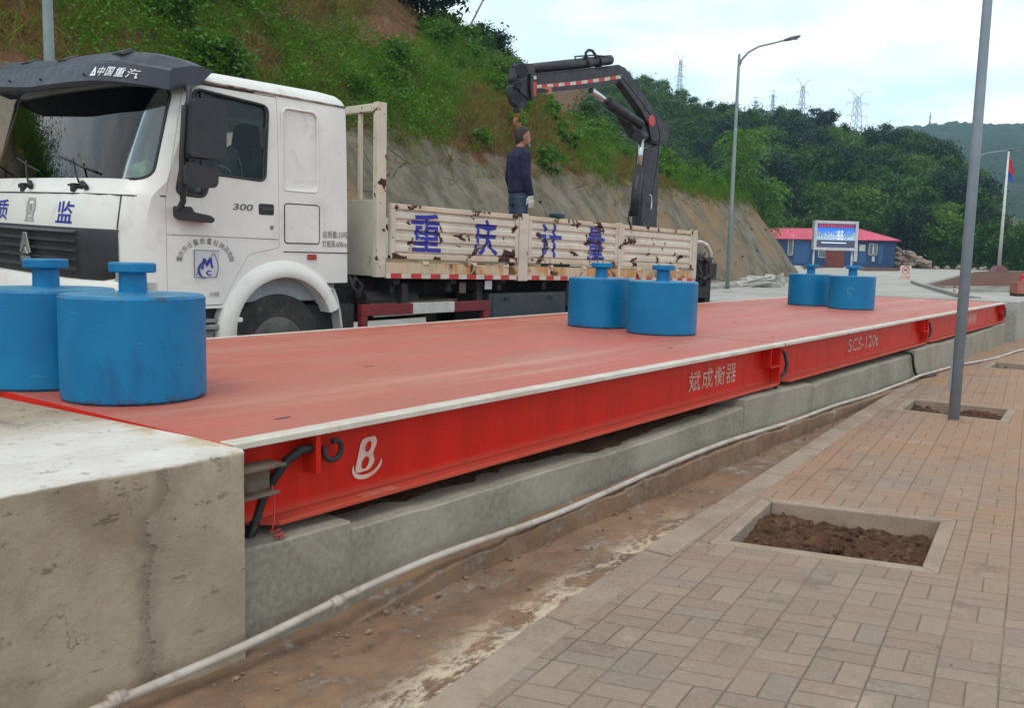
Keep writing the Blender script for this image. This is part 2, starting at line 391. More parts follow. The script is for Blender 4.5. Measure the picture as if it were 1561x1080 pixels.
# brick pavement: basket weave, with real openings for the tree pits
def brick_material():
    t = NT('brick_paving'); rot = R_(6.0)
    
    wx, wy, z = t.sep(); a1, a2 = R_(7.0), R_(17.0); D_ = math.cos(a1) * math.cos(a2) + math.sin(a1) * math.sin(a2)      # courses laid a little out of square
    x = t.math('ADD', t.math('MULTIPLY', wx, math.cos(a2) / D_), t.math('MULTIPLY', wy, math.sin(a2) / D_)); y = t.math('ADD', t.math('MULTIPLY', wy, math.cos(a1) / D_), t.math('MULTIPLY', wx, -math.sin(a1) / D_))
    wob = t.noise(1.3, 3); x = t.math('ADD', x, t.math('MULTIPLY_ADD', wob, .016, -.008)); y = t.math('ADD', y, t.math('MULTIPLY_ADD', t.noise(1.7, 3, vec=t.map((1, 1, 1), loc=(9, 2, 0))), .016, -.008))
    c = .200; u = t.math('DIVIDE', x, c); v = t.math('DIVIDE', y, c)
    iu = t.math('FLOOR', u); iv = t.math('FLOOR', v); fu = t.math('SUBTRACT', u, iu); fv = t.math('SUBTRACT', v, iv)
    par = t.math('FLOORED_MODULO', t.math('ADD', iu, iv), 2.)
    a = t.math('ADD', t.math('MULTIPLY', par, fu), t.math('MULTIPLY', t.math('SUBTRACT', 1., par), fv))     # split direction
    b = t.math('ADD', t.math('MULTIPLY', par, fv), t.math('MULTIPLY', t.math('SUBTRACT', 1., par), fu))
    a2 = t.math('MULTIPLY', a, 2.); ia = t.math('FLOOR', a2); fa = t.math('SUBTRACT', a2, ia)
    da = t.math('DIVIDE', t.math('SUBTRACT', .5, t.math('ABSOLUTE', t.math('SUBTRACT', fa, .5))), 2.)
    db = t.math('SUBTRACT', .5, t.math('ABSOLUTE', t.math('SUBTRACT', b, .5)))
    d = t.math('MINIMUM', da, db); edge = t.math('ADD', d, t.math('MULTIPLY_ADD', t.noise(26, 4), .03, -.015))
    solid = t.step(edge, .004, .020)
    wn_ = t.n('TexWhiteNoise', noise_dimensions='3D'); t.put(wn_.inputs['Vector'], t.comb(iu, iv, ia)); rv = wn_.outputs['Value']; rc = wn_.outputs['Color']
    r2 = t.sep(rc)
    br = t.mix(rv, (.225, .170, .124), (.290, .222, .162)); br = t.mix(t.step(r2[1], .60, .85, 0, .7), br, (.235, .165, .125)); br = t.mix(t.step(r2[2], .8, .95, 0, .45), br, (.21, .18, .155))
    br = t.mix(t.step(t.noise(55, 7, .75), .42, .66, 0, .45), br, (.34, .28, .225))
    dist_ = t.math('ADD', t.math('MULTIPLY', t.sep()[0], .8), t.math('MULTIPLY', t.sep()[1], .0))
    dust_or_toplight = t.math('MULTIPLY', t.step(dist_, 2.4, 5.5, .12, .92), t.step(t.noise(1.1, 8, .68, .5), .28, .60))
    br = t.mix(dust_or_toplight, br, (.345, .195, .112))
    sm = t.step(t.noise(2.6, 10, .8, .2, t.map((1, 1, 1), loc=(3, 8, 0))), .56, .66, 0, .55); br = t.mix(sm, br, (.42, .33, .25))
    dk = t.step(t.noise(2.3, 10, .78, .2, t.map((1, 1, 1), loc=(13, 2, 0))), .54, .66, 0, .5); br = t.mix(dk, br, (.105, .075, .057))
    gap = t.mix(t.step(t.noise(1.4, 6, .6), .42, .62), (.185, .138, .10), (.32, .22, .145))
    col = t.mix(solid, gap, br)
    h = t.math('ADD', solid, t.math('ADD', t.math('MULTIPLY', t.noise(40, 5, .65), .28), t.math('MULTIPLY', rv, .35)))
    return t.finish(col, .8, 0, t.bump(h, .8, .007), .3)
M_BRICK = brick_material()
PV = .06
PITS = [[(5.12, 1.885), (5.37, 1.015), (4.50, .915), (4.255, 1.775)],
        [(9.98, 2.22), (10.02, 1.37), (9.25, 1.32), (9.22, 2.16)],
        [(14.70, 2.20), (14.74, 1.35), (13.92, 1.30), (13.88, 2.16)]]
def grow(poly, d):
    c = Vector((sum(p[0] for p in poly) / 4, sum(p[1] for p in poly) / 4)); out = []
    n = len(poly)
    for i in range(n):
        p = Vector(poly[i]); a = (p - Vector(poly[i - 1])).normalized(); b = (Vector(poly[(i + 1) % n]) - p).normalized()
        out.append(tuple(p + (a - b) * d))
    return out
outer = [(-3, kerb_out(-3) - .155)] + [(x, kerb_out(x) - .155) for x in (2.02, 3.14, 4.26, 8.28)] + [(11.25, 2.45), (11.3, 2.70), (30, 2.70), (30, -30), (-3, -30)]
holes = [grow(p, .08) for p in PITS]
mb = MB(); mb.prism(outer, holes, lambda x, y: (x, y, PV), None)
tag(mb.build('pavement', M_BRICK), kind='structure')

M_SOIL = None
t = NT('pit_soil'); a = t.mix(t.step(t.noise(5, 8, .7), .35, .65), (.15, .078, .045), (.075, .040, .025)); a = t.mix(t.step(t.noise(24, 6, .7), .5, .7), a, (.24, .14, .088))
M_SOIL = t.finish(a, .95, 0, t.bump(t.noise(22, 8, .75), 1., .03), .12)
M_PITF = concrete('pit_frame_stone', (.34, .265, .195), (.25, .19, .14), (.32, .21, .135), .55, 3., .3, 2.)
pit_lab = ['empty square tree pit of reddish soil nearest the camera, pale stone frame', 'square tree pit with the grey lamp post standing at its near edge', 'small far tree pit beyond the post, at the right edge of the photo']
for k, poly in enumerate(PITS[:3]):
    cx = sum(p[0] for p in poly) / 4; cy = sum(p[1] for p in poly) / 4
    e = empty('tree_pit', (cx, cy, PV), 0, pit_lab[k], 'tree pit', 'square tree pits in the brick pavement')
    loc = [(x - cx, y - cy) for x, y in poly]; big = grow(loc, .078)
    for i in range(4):
        j = (i + 1) % 4; q = [loc[i], loc[j], big[j], big[i]]
        c_ = Vector((sum(p[0] for p in q) / 4, sum(p[1] for p in q) / 4)); q = [tuple(c_ + (Vector(p) - c_) * .992) for p in q]
        mbx = MB(); mbx.hexa([(x, y, -.17) for x, y in q], [(x, y, .005) for x, y in q]); mbx.build('frame_stone', M_PITF, e, bevel=.006)
    mbx = MB(); n = 44; vs = []; fs = []
    for a in range(n):
        for b in range(n):
            s_, t_ = a / (n - 1), b / (n - 1)
            x = (loc[3][0] * (1 - s_) + loc[0][0] * s_) * (1 - t_) + (loc[2][0] * (1 - s_) + loc[1][0] * s_) * t_
            y = (loc[3][1] * (1 - s_) + loc[0][1] * s_) * (1 - t_) + (loc[2][1] * (1 - s_) + loc[1][1] * s_) * t_
            h = -.085 + .05 * fbm((x + k * 5) * 3, y * 3) + .035 * abs(fbm((x + k * 3) * 11, y * 11)) + .02 * fbm(x * 27, y * 27, k)
            vs.append((x, y, min(h, -.004)))
    for a in range(n - 1):
        for b in range(n - 1): fs.append((a * n + b, (a + 1) * n + b, (a + 1) * n + b + 1, a * n + b + 1))
    mbx.add(vs, fs, True); soil = mbx.build('soil', M_SOIL, e)
    cl = MB(); rr = random.Random(k + 40)
    for c in range(260 if k == 0 else 60):
        s_, t_ = rr.uniform(.06, .94), rr.uniform(.06, .94); r = rr.choice((.005, .007, .010, .010, .014, .022))
        x = (loc[3][0] * (1 - s_) + loc[0][0] * s_) * (1 - t_) + (loc[2][0] * (1 - s_) + loc[1][0] * s_) * t_
        y = (loc[3][1] * (1 - s_) + loc[0][1] * s_) * (1 - t_) + (loc[2][1] * (1 - s_) + loc[1][1] * s_) * t_
        h = -.085 + .05 * fbm((x + k * 5) * 3, y * 3) + .035 * abs(fbm((x + k * 3) * 11, y * 11)); h = min(h, -.02)
        ico = bmesh.new(); bmesh.ops.create_icosphere(ico, subdivisions=1, radius=r)
        cl.add([(x + v.co.x * rr.uniform(.7, 1.4), y + v.co.y * rr.uniform(.7, 1.4), h + v.co.z * rr.uniform(.6, 1.1) + r * .3) for v in ico.verts], [[v.index for v in f.verts] for f in ico.faces]); ico.free()
    tag(cl.build('clods', M_SOIL, e), kind='stuff')
# ================================================================== WEIGHBRIDGE
DZ = .78; YN, YF = 2.70, 5.94
SEC = [(1.965, 7.415), (7.455, 12.64), (12.68, 18.50)]
def deck_material():
    t = NT('deck_red_oxide'); x, y, z = t.sep()
    streak = t.noise(1.2, 8, .65, .3, t.map((.35, 2.4, 1))); fine = t.noise(9, 8, .7, .4, t.map((.4, 1.5, 1)))
    a = t.mix(t.step(streak, .34, .66), (.48, .095, .058), (.41, .108, .066)); a = t.mix(t.step(fine, .45, .72, 0, .4), a, (.50, .21, .15))
    a = t.mix(t.step(t.noise(.8, 7, .65, .7, t.map((.5, 1, 1), loc=(5, 2, 0))), .52, .72, 0, .5), a, (.40, .19, .13))
    a = t.mix(t.step(t.noise(30, 3, .7), .68, .74, 0, .5), a, (.62, .50, .42))
    a = t.mix(t.step(t.noise(2.6, 6, .6, .4, t.map((.35, 2.2, 1), loc=(1, 9, 0))), .64, .72, 0, .5), a, (.27, .10, .07)); a = t.mix(t.step(t.noise(.9, 7, .7, .2, t.map((.18, 3.2, 1), loc=(3, 4, 0))), .52, .68, 0, .5), a, (.60, .30, .21))
    for yc in (3.35, 5.15):                                         # dusty wheel tracks
        band = t.step(t.math('ABSOLUTE', t.math('SUBTRACT', t.math('ADD', y, t.math('MULTIPLY_ADD', t.noise(.5, 3), .5, -.25)), yc)), .38, .12)
        a = t.mix(t.math('MULTIPLY', band, t.step(t.noise(3.1, 9, .75, .2, t.map((.25, 2.2, 1), loc=(yc, 2, 0))), .42, .62, 0, .4)), a, (.46, .235, .15))
    scr = t.noise(4., 4, .6, .3, t.map((.5, 26, 1), rot=(0, 0, .12))); a = t.mix(t.step(scr, .70, .74, 0, .45), a, (.62, .36, .28))
    a = t.mix(t.step(t.noise(6, 9, .78, .2, t.map((.7, 1.2, 1), loc=(8, 1, 0))), .62, .72, 0, .35), a, (.30, .10, .06))
    return t.finish(a, t.step(fine, .3, .7, .46, .62), 0, t.bump(t.noise(18, 6), .12, .006), .5)
M_DECK = deck_material()
def red_beam():
    t = NT('beam_red'); x, y, z = t.sep()
    vs_ = t.noise(2.2, 6, .6, .2, t.map((3.2, 1, .35)))
    a = t.mix(t.step(vs_, .35, .66), (.62, .014, .005), (.50, .013, .005)); a = t.mix(t.step(t.noise(7, 7, .65, .3, t.map((2.6, 1, .3))), .55, .75, 0, .4), a, (.42, .07, .035))
    a = t.mix(t.step(z, .50, .445, 0, .40), a, (.46, .16, .10))
    a = t.mix(t.step(t.noise(16, 6, .7), .62, .72, 0, .35), a, (.25, .03, .015))
    return t.finish(a, .45, 0, t.bump(t.noise(5, 4), .12, .01), .22)
M_BEAM = red_beam()
M_STRIP = paint('edge_strip_white', (.52, .45, .37), (.62, .57, .49), .6, 5, (.42, .25, .18), .55)
M_RUBBER = paint('black_rubber', (.012, .012, .013), (.03, .028, .026), .6, 6, (.10, .08, .06), .3)
M_RUSTY = paint('rusty_steel', (.16, .12, .09), (.08, .05, .035), .8, 7, (.22, .12, .06), .6, bump=.3)
M_LET = paint('faded_lettering', (.62, .40, .33), (.50, .22, .17), .6, 14, (.4, .03, .02), .6)
M_LETW = paint('pale_lettering', (.72, .50, .42), (.60, .36, .29), .6, 10, (.5, .1, .08), .5)
WB = empty('weighbridge', (10.2, 4.3, DZ - .36), 0, 'long red steel truck scale platform with white edge strips, carrying six blue weights', 'weighbridge')
WOFF = Vector((-10.2, -4.3, -(DZ - .36)))
def wb(mb, name, mat, parent=None, bevel=0, **k):
    o = mb.build(name, mat, None, bevel, **k)
    if parent is None: o.parent = WB; o.location = WOFF
    else: o.parent = parent
    return o
YW = 2.795
def near_web(x, z): return (x, YW - .004, z)
secs = []
for i, (x0, x1) in enumerate(SEC):
    mb = MB(); mb.box((x0, YN, DZ - .014), (x1, YF, DZ)); dk = wb(mb, 'deck_section', M_DECK, bevel=.002); secs.append(dk)
    mb = MB()                                                        # near and far side beams: web, flanges
    for yw, s in ((YW, -1), (YF - .095, 1)):
        xa, xb = x0 + .10, x1 - .02
        mb.box((xa, yw, .450), (xb, yw + .012, DZ - .0145)) if s < 0 else mb.box((xa, yw - .012, .450), (xb, yw, DZ - .0145))
        ya, yb = (yw - .078, yw + .07) if s < 0 else (yw - .07, yw + .078)
        if s < 0:
            mb.hexa([(xa + .12, ya, .430), (xb - .03, ya, .430), (xb, yb, .430), (xa, yb, .430)], [(xa + .12, ya, .4495), (xb - .03, ya, .4495), (xb, yb, .4495), (xa, yb, .4495)])
        else: mb.box((xa, ya, .430), (xb, yb, .4495))
    for y in (3.4, 4.0, 4.6, 5.2):                                   # inner ribs
        mb.box((x0 + .12, y, .50), (x1 - .05, y + .012, DZ - .0145))
    mb.box((x0 + .085, YW + .015, .47), (x0 + .099, YF - .115, DZ - .0145)); mb.box((x1 - .019, YW + .015, .47), (x1 - .005, YF - .115, DZ - .0145))
    bm_ = wb(mb, 'side_beam', M_BEAM, dk, bevel=.003)
    for yy, w in ((YN - .004, .085), (YF - .056, .06)):
        mb = MB(); mb.box((x0, yy, DZ - .020), (x1, yy + w, DZ + .0045)); wb(mb, 'edge_strip', M_STRIP, dk, bevel=.003)
    # dark slot on the deck
    mb = MB()
    for sx, sy in ((x0 + .42, 2.985), (x0 + 1.85, 3.95), (x1 - 1.1, 3.2)):
        mb = MB(); mb.box((sx, sy, DZ - .001), (sx + .075, sy + .016, DZ + .0015)); wb(mb, 'lifting_slot', M_RUBBER, dk)
    if i == 0: mb = MB(); mb.box((x0 - .006, YN + .02, DZ - .06), (x0 - .0005, YF - .02, DZ - .002)); wb(mb, 'end_plate', M_BEAM, dk)
# joint plates, brackets and cables of the near beam
for xj, left in ((7.43, True), (12.66, True), (18.46, True)):
    mb = MB(); xa = xj - .27
    mb.box((xa, YW - .085, .600), (xa + .012, YW - .001, DZ - .022)); mb.box((xj - .055, YW - .085, .440), (xj - .043, YW - .001, DZ - .022)); mb.box((xa + .0125, YW - .085, .590), (xj - .0555, YW - .001, .603))
    wb(mb, 'joint_bracket', M_BEAM, bevel=.002)
    mb = MB(); mb.tube([(xj + .06, YW - .02, .73), (xj + .08, YW - .07, .69), (xj + .10, YW - .085, .60), (xj + .08, YW - .08, .53), (xj + .02, YW - .05, .47), (xj - .02, YW - .04, .40), (xj - .03, YW - .03, .37)], .016, 8)
    wb(mb, 'cable', M_RUBBER)
# stiffener, lashing ring and end plate at the first end
mb = MB(); mb.box((2.36, YW - .082, .60), (2.385, YW - .001, DZ - .021)); mb.box((2.3855, YW - .02, .60), (2.42, YW - .001, DZ - .021)); wb(mb, 'stiffener', M_BEAM, bevel=.002)
mb = MB(); ring = [(2.475 + .042 * math.cos(t_), YW - .03 - .004 * t_, .675 + .042 * math.sin(t_)) for t_ in [R_(150 + k * 23) for k in range(15)]]
mb.tube(ring, .012, 8); wb(mb, 'lashing_ring', M_RUBBER)
mb = MB(); mb.tube([(2.37, YW - .05, .70), (2.30, YW - .06, .705), (2.24, YW - .05, .67), (2.20, YW - .02, .60), (2.16, YW + .0, .52), (2.12, YW, .42), (2.06, YW - .03, .36)], .019, 8); wb(mb, 'cable', M_RUBBER)
# lettering on the beam: slanted B over a crescent, maker's name, type
def webf(x, z): return (x, YW - .004, z)
p0, p1 = on_y(540, 735, YW), on_y(578, 675, YW)
bx0, bx1, bz0, bz1 = p0.x + .005, p1.x + .01, .523, .684
def skew(x, z): return webf(x + (z - bz0) * .28 - .012, z)
mb = MB(); w = (bx1 - bx0) * .80; bw = w; H_ = bz1 - bz0
out = rpoly([(bx0, bz0 + .012), (bx0, bz1), (bx0 + bw * .68, bz1), (bx0 + bw * .84, bz1 - H_ * .18), (bx0 + bw * .70, bz1 - H_ * .47), (bx0 + bw * .92, bz0 + H_ * .34), (bx0 + bw * .74, bz0 + .018)], .03, 5)
mb.prism(out, [ell(bx0 + bw * .42, bz1 - H_ * .25, bw * .14, H_ * .145), ell(bx0 + bw * .43, bz0 + H_ * .32, bw * .18, H_ * .165)], skew, None)
cres = ell(bx0 + bw * .52, bz0 + H_ * .24, bw * .72, H_ * .36, 22, 168, 372) + ell(bx0 + bw * .50, bz0 + H_ * .32, bw * .66, H_ * .32, 22, 368, 172)
mb.prism(cres, [], lambda x, z: webf(x + (z - bz0) * .28 - .006, z), None); wb(mb, 'emblem', M_LETW, secs[0])
mb = MB(); mb.box((bx0 - .02, 2.719, .4496), (bx1 + .05, 2.775, .4503)); wb(mb, 'faded_patch', paint('faded_patch', (.52, .17, .13), (.50, .07, .05), .6, 22), secs[0])
xa, xb = on_y(1049, 575, YW).x, on_y(1122, 575, YW).x
mb = MB(); n_ = 4; cw = (xb - xa) / n_
for k, ch in enumerate('斌成衡器'): fit_text(mb, ch, xa + k * cw + cw * .05, xa + (k + 1) * cw - cw * .07, .530, .678, webf, .006)
wb(mb, 'lettering', M_LET, secs[0])
xa, xb = on_y(1293, 522, YW).x, on_y(1338, 522, YW).x
mb = MB(); fit_text(mb, 'SCS-120t', xa, xb, .545, .675, webf, .004); wb(mb, 'lettering', M_LET, secs[1])
xa, xb = on_y(1459, 486, YW).x, on_y(1489, 480, YW).x
M_PATCH = paint('faded_panel', (.56, .13, .09), (.50, .07, .05), .6, 9)
mb = MB(); mb.add([webf(xa, .50), webf(xb, .50), webf(xb, .70), webf(xa, .70)], [(0, 1, 2, 3)]); wb(mb, 'faded_panel', M_PATCH, secs[2])
mb = MB(); fit_text(mb, '衡器', xa + (xb - xa) * .1, xa + (xb - xa) * .95, .53, .67, lambda x, z: (x, YW - .006, z), .004); wb(mb, 'lettering', M_LET, secs[2])

# ------------------------------------------------------------------ foundation
M_FND = concrete('foundation_concrete', (.33, .30, .24), (.21, .19, .15), (.26, .23, .16), .4, 1.5, .5, 21.)
M_MUDTOP = M_MUD
FD = empty('foundation', (10, 4.3, 0), 0, 'low grey concrete foundation wall under the red scale platform, stepped along its top', 'foundation')
def fd(mb, name, mat, bevel=.01, **k):
    o = mb.build(name, mat, FD, bevel, **k); o.location = (-10, -4.3, 0); return o
def rough_wall(mb, prof, y0, y1, zb=-.1, step=.12, seed=0., amp=1.):
    """wall along x with a top profile [(x,z)...]; slightly wavering, broken top edge"""
    xs = []; x = prof[0][0]
    while x < prof[-1][0]: xs.append(x); x += step
    xs += [p[0] for p in prof]; xs = sorted(set(xs))
    def top(x):
        for (a, za), (b, zb_) in zip(prof, prof[1:]):
            if x <= b: return za + (zb_ - za) * ((x - a) / (b - a) if b > a else 0)
        return prof[-1][1]
    Ls = []
    for x in xs:
        n1 = amp * (.006 * fbm(x * 3 + seed, 1.3) + .004 * fbm(x * 14 + seed, 3.)); n2 = amp * (.006 * fbm(x * 2.2 + seed, 8.1) + (.004 * fbm(x * 11 + seed, 2.) if amp > 1 else 0)); z = top(x) + n1
        Ls.append([(x, y0 + n2, zb), (x, y0 + n2 * .8, z - .008), (x, y0 + .008 + n2, z), (x, y1, z + .005), (x, y1, zb)])
    mb.loops(Ls, True, True, False)
mb = MB(); rough_wall(mb, [(1.97, .40), (2.50, .385)], 2.665, 3.05, seed=1.); fd(mb, 'pedestal', M_FND, 0)
mb = MB(); rough_wall(mb, [(2.502, .352), (2.92, .345), (4.8, .32), (5.9, .338), (6.55, .350)], 2.672, 3.05, seed=4.); fd(mb, 'wall', M_FND, 0)
mb = MB(); rough_wall(mb, [(6.552, .405), (6.9, .408), (8.1, .378)], 2.664, 3.05, seed=9.); fd(mb, 'pedestal', M_FND, 0)
mb = MB(); rough_wall(mb, [(8.102, .335), (8.5, .368), (11.75, .357)], 2.672, 3.05, seed=12.); fd(mb, 'wall', M_FND, 0)
mb = MB(); rough_wall(mb, [(11.79, .405), (13.2, .400)], 2.664, 3.05, seed=16.); fd(mb, 'pedestal', M_FND, 0)
mb = MB(); rough_wall(mb, [(13.202, .385), (17.3, .39)], 2.672, 3.05, seed=19.); fd(mb, 'wall', M_FND, 0)
mb = MB(); rough_wall(mb, [(17.302, .41), (18.45, .41)], 2.664, 3.05, seed=23.); fd(mb, 'pedestal', M_FND, 0)
mb = MB(); mb.box((1.97, 5.55, -.1), (18.45, 5.97, .32)); fd(mb, 'wall', M_FND)
mb = MB(); mb.box((1.97, 3.052, -.1), (18.45, 5.548, .02)); fd(mb, 'floor_slab', M_MUD)
# earth lying on the wall's top
mb = MB(); V = []; n1, n2 = 90, 7
for i in range(n1):
    x = 2.55 + 3.95 * i / (n1 - 1)
    for j in range(n2):
        k = j / (n2 - 1); V.append((x, 2.70 + .345 * k, .325 - .016 * math.sin((x - 2.5) * .75) + .05 * k ** .8 + .006 * fbm(x * 3, k * 3)))
mb.add(V, [(i * n2 + j, (i + 1) * n2 + j, (i + 1) * n2 + j + 1, i * n2 + j + 1) for i in range(n1 - 1) for j in range(n2 - 1)], True); fd(mb, 'earth_deposit', M_SOIL, 0)

# ------------------------------------------------------------------ concrete ramps at both ends
def ramp_conc():
    t = NT('ramp_plaster'); x, y, z = t.sep(); v = t.map((1, 1, 1), loc=(2.2, .4, 5.1))
    a = t.mix(t.step(t.noise(1.3, 8, .65, .5, v), .33, .66), (.28, .212, .145), (.41, .325, .232))
    a = t.mix(t.step(t.noise(3.5, 9, .74, .15, v), .42, .68, 0, .55), a, (.47, .385, .28))
    a = t.mix(t.step(t.noise(2.1, 8, .7, .3, t.map((1, 1, 1), loc=(8, 3, 1))), .55, .66, 0, .55), a, (.31, .22, .145))
    # spalled plaster edge running down the face
    ex = t.math('ADD', x, t.math('MULTIPLY_ADD', t.noise(2.8, 6, .6, .5, t.map((1, 1, 1), loc=(1, 1, 4))), .36, -.18)); ex = t.math('ADD', ex, t.math('MULTIPLY', z, -.09))
    face = t.step(z, .76, .775, 1, 0)
    lip = t.math('MULTIPLY', t.step(ex, 1.56, 1.575), face)
    crackband = t.math('MULTIPLY', t.math('MULTIPLY', t.step(ex, 1.50, 1.558), t.step(ex, 1.575, 1.66, 1, 0)), face)
    a = t.mix(t.math('MULTIPLY', crackband, .55), a, (.17, .125, .095))
    a = t.mix(t.math('MULTIPLY', lip, .25), a, (.46, .38, .29))
    ck = t.voro(3.1, 'DISTANCE_TO_EDGE', t.map((1, 1, .75), loc=(.3, 2, 7)))
    dv = t.n('VectorMath', operation='ADD')
    t.put(dv.inputs[0], t.map((1, 1, .7), loc=(.3, 2, 7))); t.put(dv.inputs[1], t.noise(4, 5, .6, 0, None, True)); ck = t.voro(1.7, 'DISTANCE_TO_EDGE', dv.outputs[0])
    crack = t.math('MULTIPLY', t.step(ck, .004, .012, 1, 0), t.step(t.noise(1.6, 4), .50, .58))
    a = t.mix(t.math('MULTIPLY', crack, .6), a, (.13, .10, .08))
    fine = t.noise(38, 6, .7); a = t.mix(t.step(fine, .62, .72, 0, .5), a, (.16, .13, .11))
    sc = t.noise(9, 10, .8, .2, t.map((1, 1, 2.2))); a = t.mix(t.step(sc, .60, .66, 0, .5), a, (.185, .155, .13))
    top = t.math('SUBTRACT', 1., face)
    tp = t.mix(t.step(t.noise(4, 10, .78, .1, t.map((1, 1.5, 1))), .36, .64), (.58, .53, .47), (.68, .63, .57)); tp = t.mix(t.step(t.noise(11, 9, .78, .1, t.map((.7, 1.5, 1))), .57, .68, 0, .4), tp, (.46, .43, .385))
    tp = t.mix(t.math('MULTIPLY', t.step(x, 1.80, 1.93), t.step(t.noise(7, 6), .45, .6, 0, .6)), tp, (.46, .30, .10))
    a = t.mix(top, a, tp)
    h = t.math('ADD', t.math('ADD', t.math('MULTIPLY', t.noise(6, 9, .7, .4), .9), t.math('MULTIPLY', lip, .55)), t.math('ADD', t.math('MULTIPLY', crack, -.5), t.math('ADD', t.math('MULTIPLY', fine, .22), t.math('MULTIPLY', t.step(sc, .60, .645), -.3))))
    return t.finish(a, .9, 0, t.bump(h, .75, .02), .2)
M_RAMP = ramp_conc()
def ramp_solid(mb, xe, sgn, length, y0, y1):
    """deck-level end at xe, falling away in the direction sgn"""
    Ls = []; N = 150
    for i in range(N + 1):
        k = (i / N) ** 2.2; d = k * length; x = xe + sgn * d; zt = DZ - .0015 - max(0., d - .85) * .03 - max(0., d - 2) * .05; zt = max(zt, .02); ty = .028 if sgn < 0 else 0.
        wv = .010 * fbm(x * 4, 2.) ; ch = .008 + .016 * abs(fbm(x * 11, 5.)) ** 1.5
        y0x = y0 - .018 * smooth((.55 - d) / .12)
        Ls.append([(x, y0x, -.1)] + [(x, y0x + wv * .4 + .004 * fbm(x * 6, z * 6), z) for z in np.linspace(.06, max(zt - ch, .07), 9)] + [(x, y0x + ch, zt), (x, y0x + .3, zt + .002), (x, (y0 + y1) / 2, zt - ty), (x, y1, zt - .003 - ty), (x, y1, -.1)])
    mb.loops(Ls, True, True, False)
mb = MB(); ramp_solid(mb, 1.955, -1, 10, 2.645, 6.05); o = mb.build('concrete_ramp', M_RAMP); o.data.shade_smooth(); o.data.set_sharp_from_angle(angle=R_(45))
tag(o, 'patched grey concrete approach ramp in the foreground, with pale worn top', 'ramp')
M_RAMP2 = concrete('ramp_concrete_far', (.36, .345, .31), (.27, .255, .23), (.36, .28, .2), .3, 1., .3, 31.)
mb = MB(); ramp_solid(mb, 18.98, 1, 11, 2.60, 6.05); o = mb.build('concrete_ramp', M_RAMP2); tag(o, 'smooth light grey concrete ramp beyond the far end of the red platform', 'ramp')
mb = MB(); mb.box((18.47, 2.78, -.1), (18.975, 6.0, .70)); o = mb.build('end_wall', M_FND, FD); o.location = (-10, -4.3, 0)

# steel joist stub between ramp and beam, red wire hanging from it
mb = MB(); xa, xb = 1.962, 2.165
for z in (.575, .675): mb.box((xa, 2.665, z), (xb - (.02 if z < .6 else -.01), 2.77, z + .011))
mb.box((xa, 2.715, .5862), (xb - .03, 2.727, .6748)); mb.box((xa, 2.69, .5863), (xa + .012, 2.7148, .6747))
o = mb.build('steel_joist', M_RUSTY, bevel=.002); tag(o, 'short rusty steel joist stub sticking out of the ramp beside the red beam', 'steel joist')
M_WIRE = paint('red_wire', (.62, .035, .045), None, .45)
mb = MB(); mb.tube([(2.135, 2.70, .60), (2.14, 2.695, .52), (2.135, 2.69, .46), (2.115, 2.685, .425), (2.15, 2.68, .432), (2.165, 2.68, .42), (2.12, 2.675, .412), (2.15, 2.672, .408), (2.17, 2.672, .412), (2.14, 2.67, .400), (2.155, 2.668, .41)], .0035, 6)
o = mb.build('wire', M_WIRE); tag(o, 'thin red wire hanging tangled under the end of the red beam', 'wire')

# white plastic conduit along the foot of the foundation
M_PVC = paint('white_pvc', (.50, .44, .38), (.40, .33, .27), .45, 6, (.30, .17, .10), .75)
pp = [(-.6, 2.50, .03), (.8, 2.535, .055), (1.35, 2.55, .090), (1.9, 2.555, .103), (2.4, 2.565, .125), (2.96, 2.565, .145), (3.85, 2.565, .140), (4.93, 2.575, .165), (5.8, 2.585, .172), (6.75, 2.585, .160), (8.3, 2.60, .125), (9.8, 2.60, .105), (11.0, 2.58, .092), (11.7, 2.57, .115), (12.6, 2.56, .095), (13.6, 2.50, .085), (14.6, 2.36, .078), (17.2, 2.15, .078), (21, 1.75, .078), (28, 1.2, .078)]
def spline(pts, n=6):
    P_ = [Vector(p) for p in pts]; out = []
    for i in range(len(P_) - 1):
        a, b, c, d = P_[max(i - 1, 0)], P_[i], P_[i + 1], P_[min(i + 2, len(P_) - 1)]
        for k in range(n):
            t_ = k / n; out.append(.5 * ((2 * b) + (c - a) * t_ + (2 * a - 5 * b + 4 * c - d) * t_ * t_ + (3 * b - a - 3 * c + d) * t_ ** 3))
    return out + [P_[-1]]
# mud-caked footing ledge that carries the pipe
M_FOOT = concrete('muddy_footing', (.20, .118, .075), (.125, .073, .048), (.24, .14, .08), .6, 2.2, .7, 61.)
mb = MB(); rough_wall(mb, [(2.15, -.02), (2.5, .03), (2.96, .085), (3.85, .112), (4.93, .140), (5.8, .148), (6.75, .137), (8.3, .102), (9.8, .082), (11.0, .07), (12.6, .062)], 2.55, 2.67, seed=31., step=.05, amp=3.); fd(mb, 'footing', M_MUD, 0)
PE = empty('conduit_pipe', (3, 2.56, .08), 0, 'dirty white plastic pipe running along the foot of the foundation wall', 'pipe')
sp = spline(pp, 8); mb = MB(); mb.tube([p - Vector((3, 2.56, .08)) + Vector((0, .006 * math.sin(p.x * 3.1), .006 * math.sin(p.x * 2.3 + 1))) for p in sp], .0165, 10); mb.build('pipe', M_PVC, PE)
for k in (17, 31):
    p = sp[k]; d = (sp[k + 1] - sp[k - 1]).normalized(); c = p - Vector((3, 2.56, .08)); mb = MB(); mb.tube([c - d * .03, c + d * .03], .021, 12); mb.tube([c - d * .010, c + d * .010], .0245, 12); mb.build('coupling', M_PVC, PE)
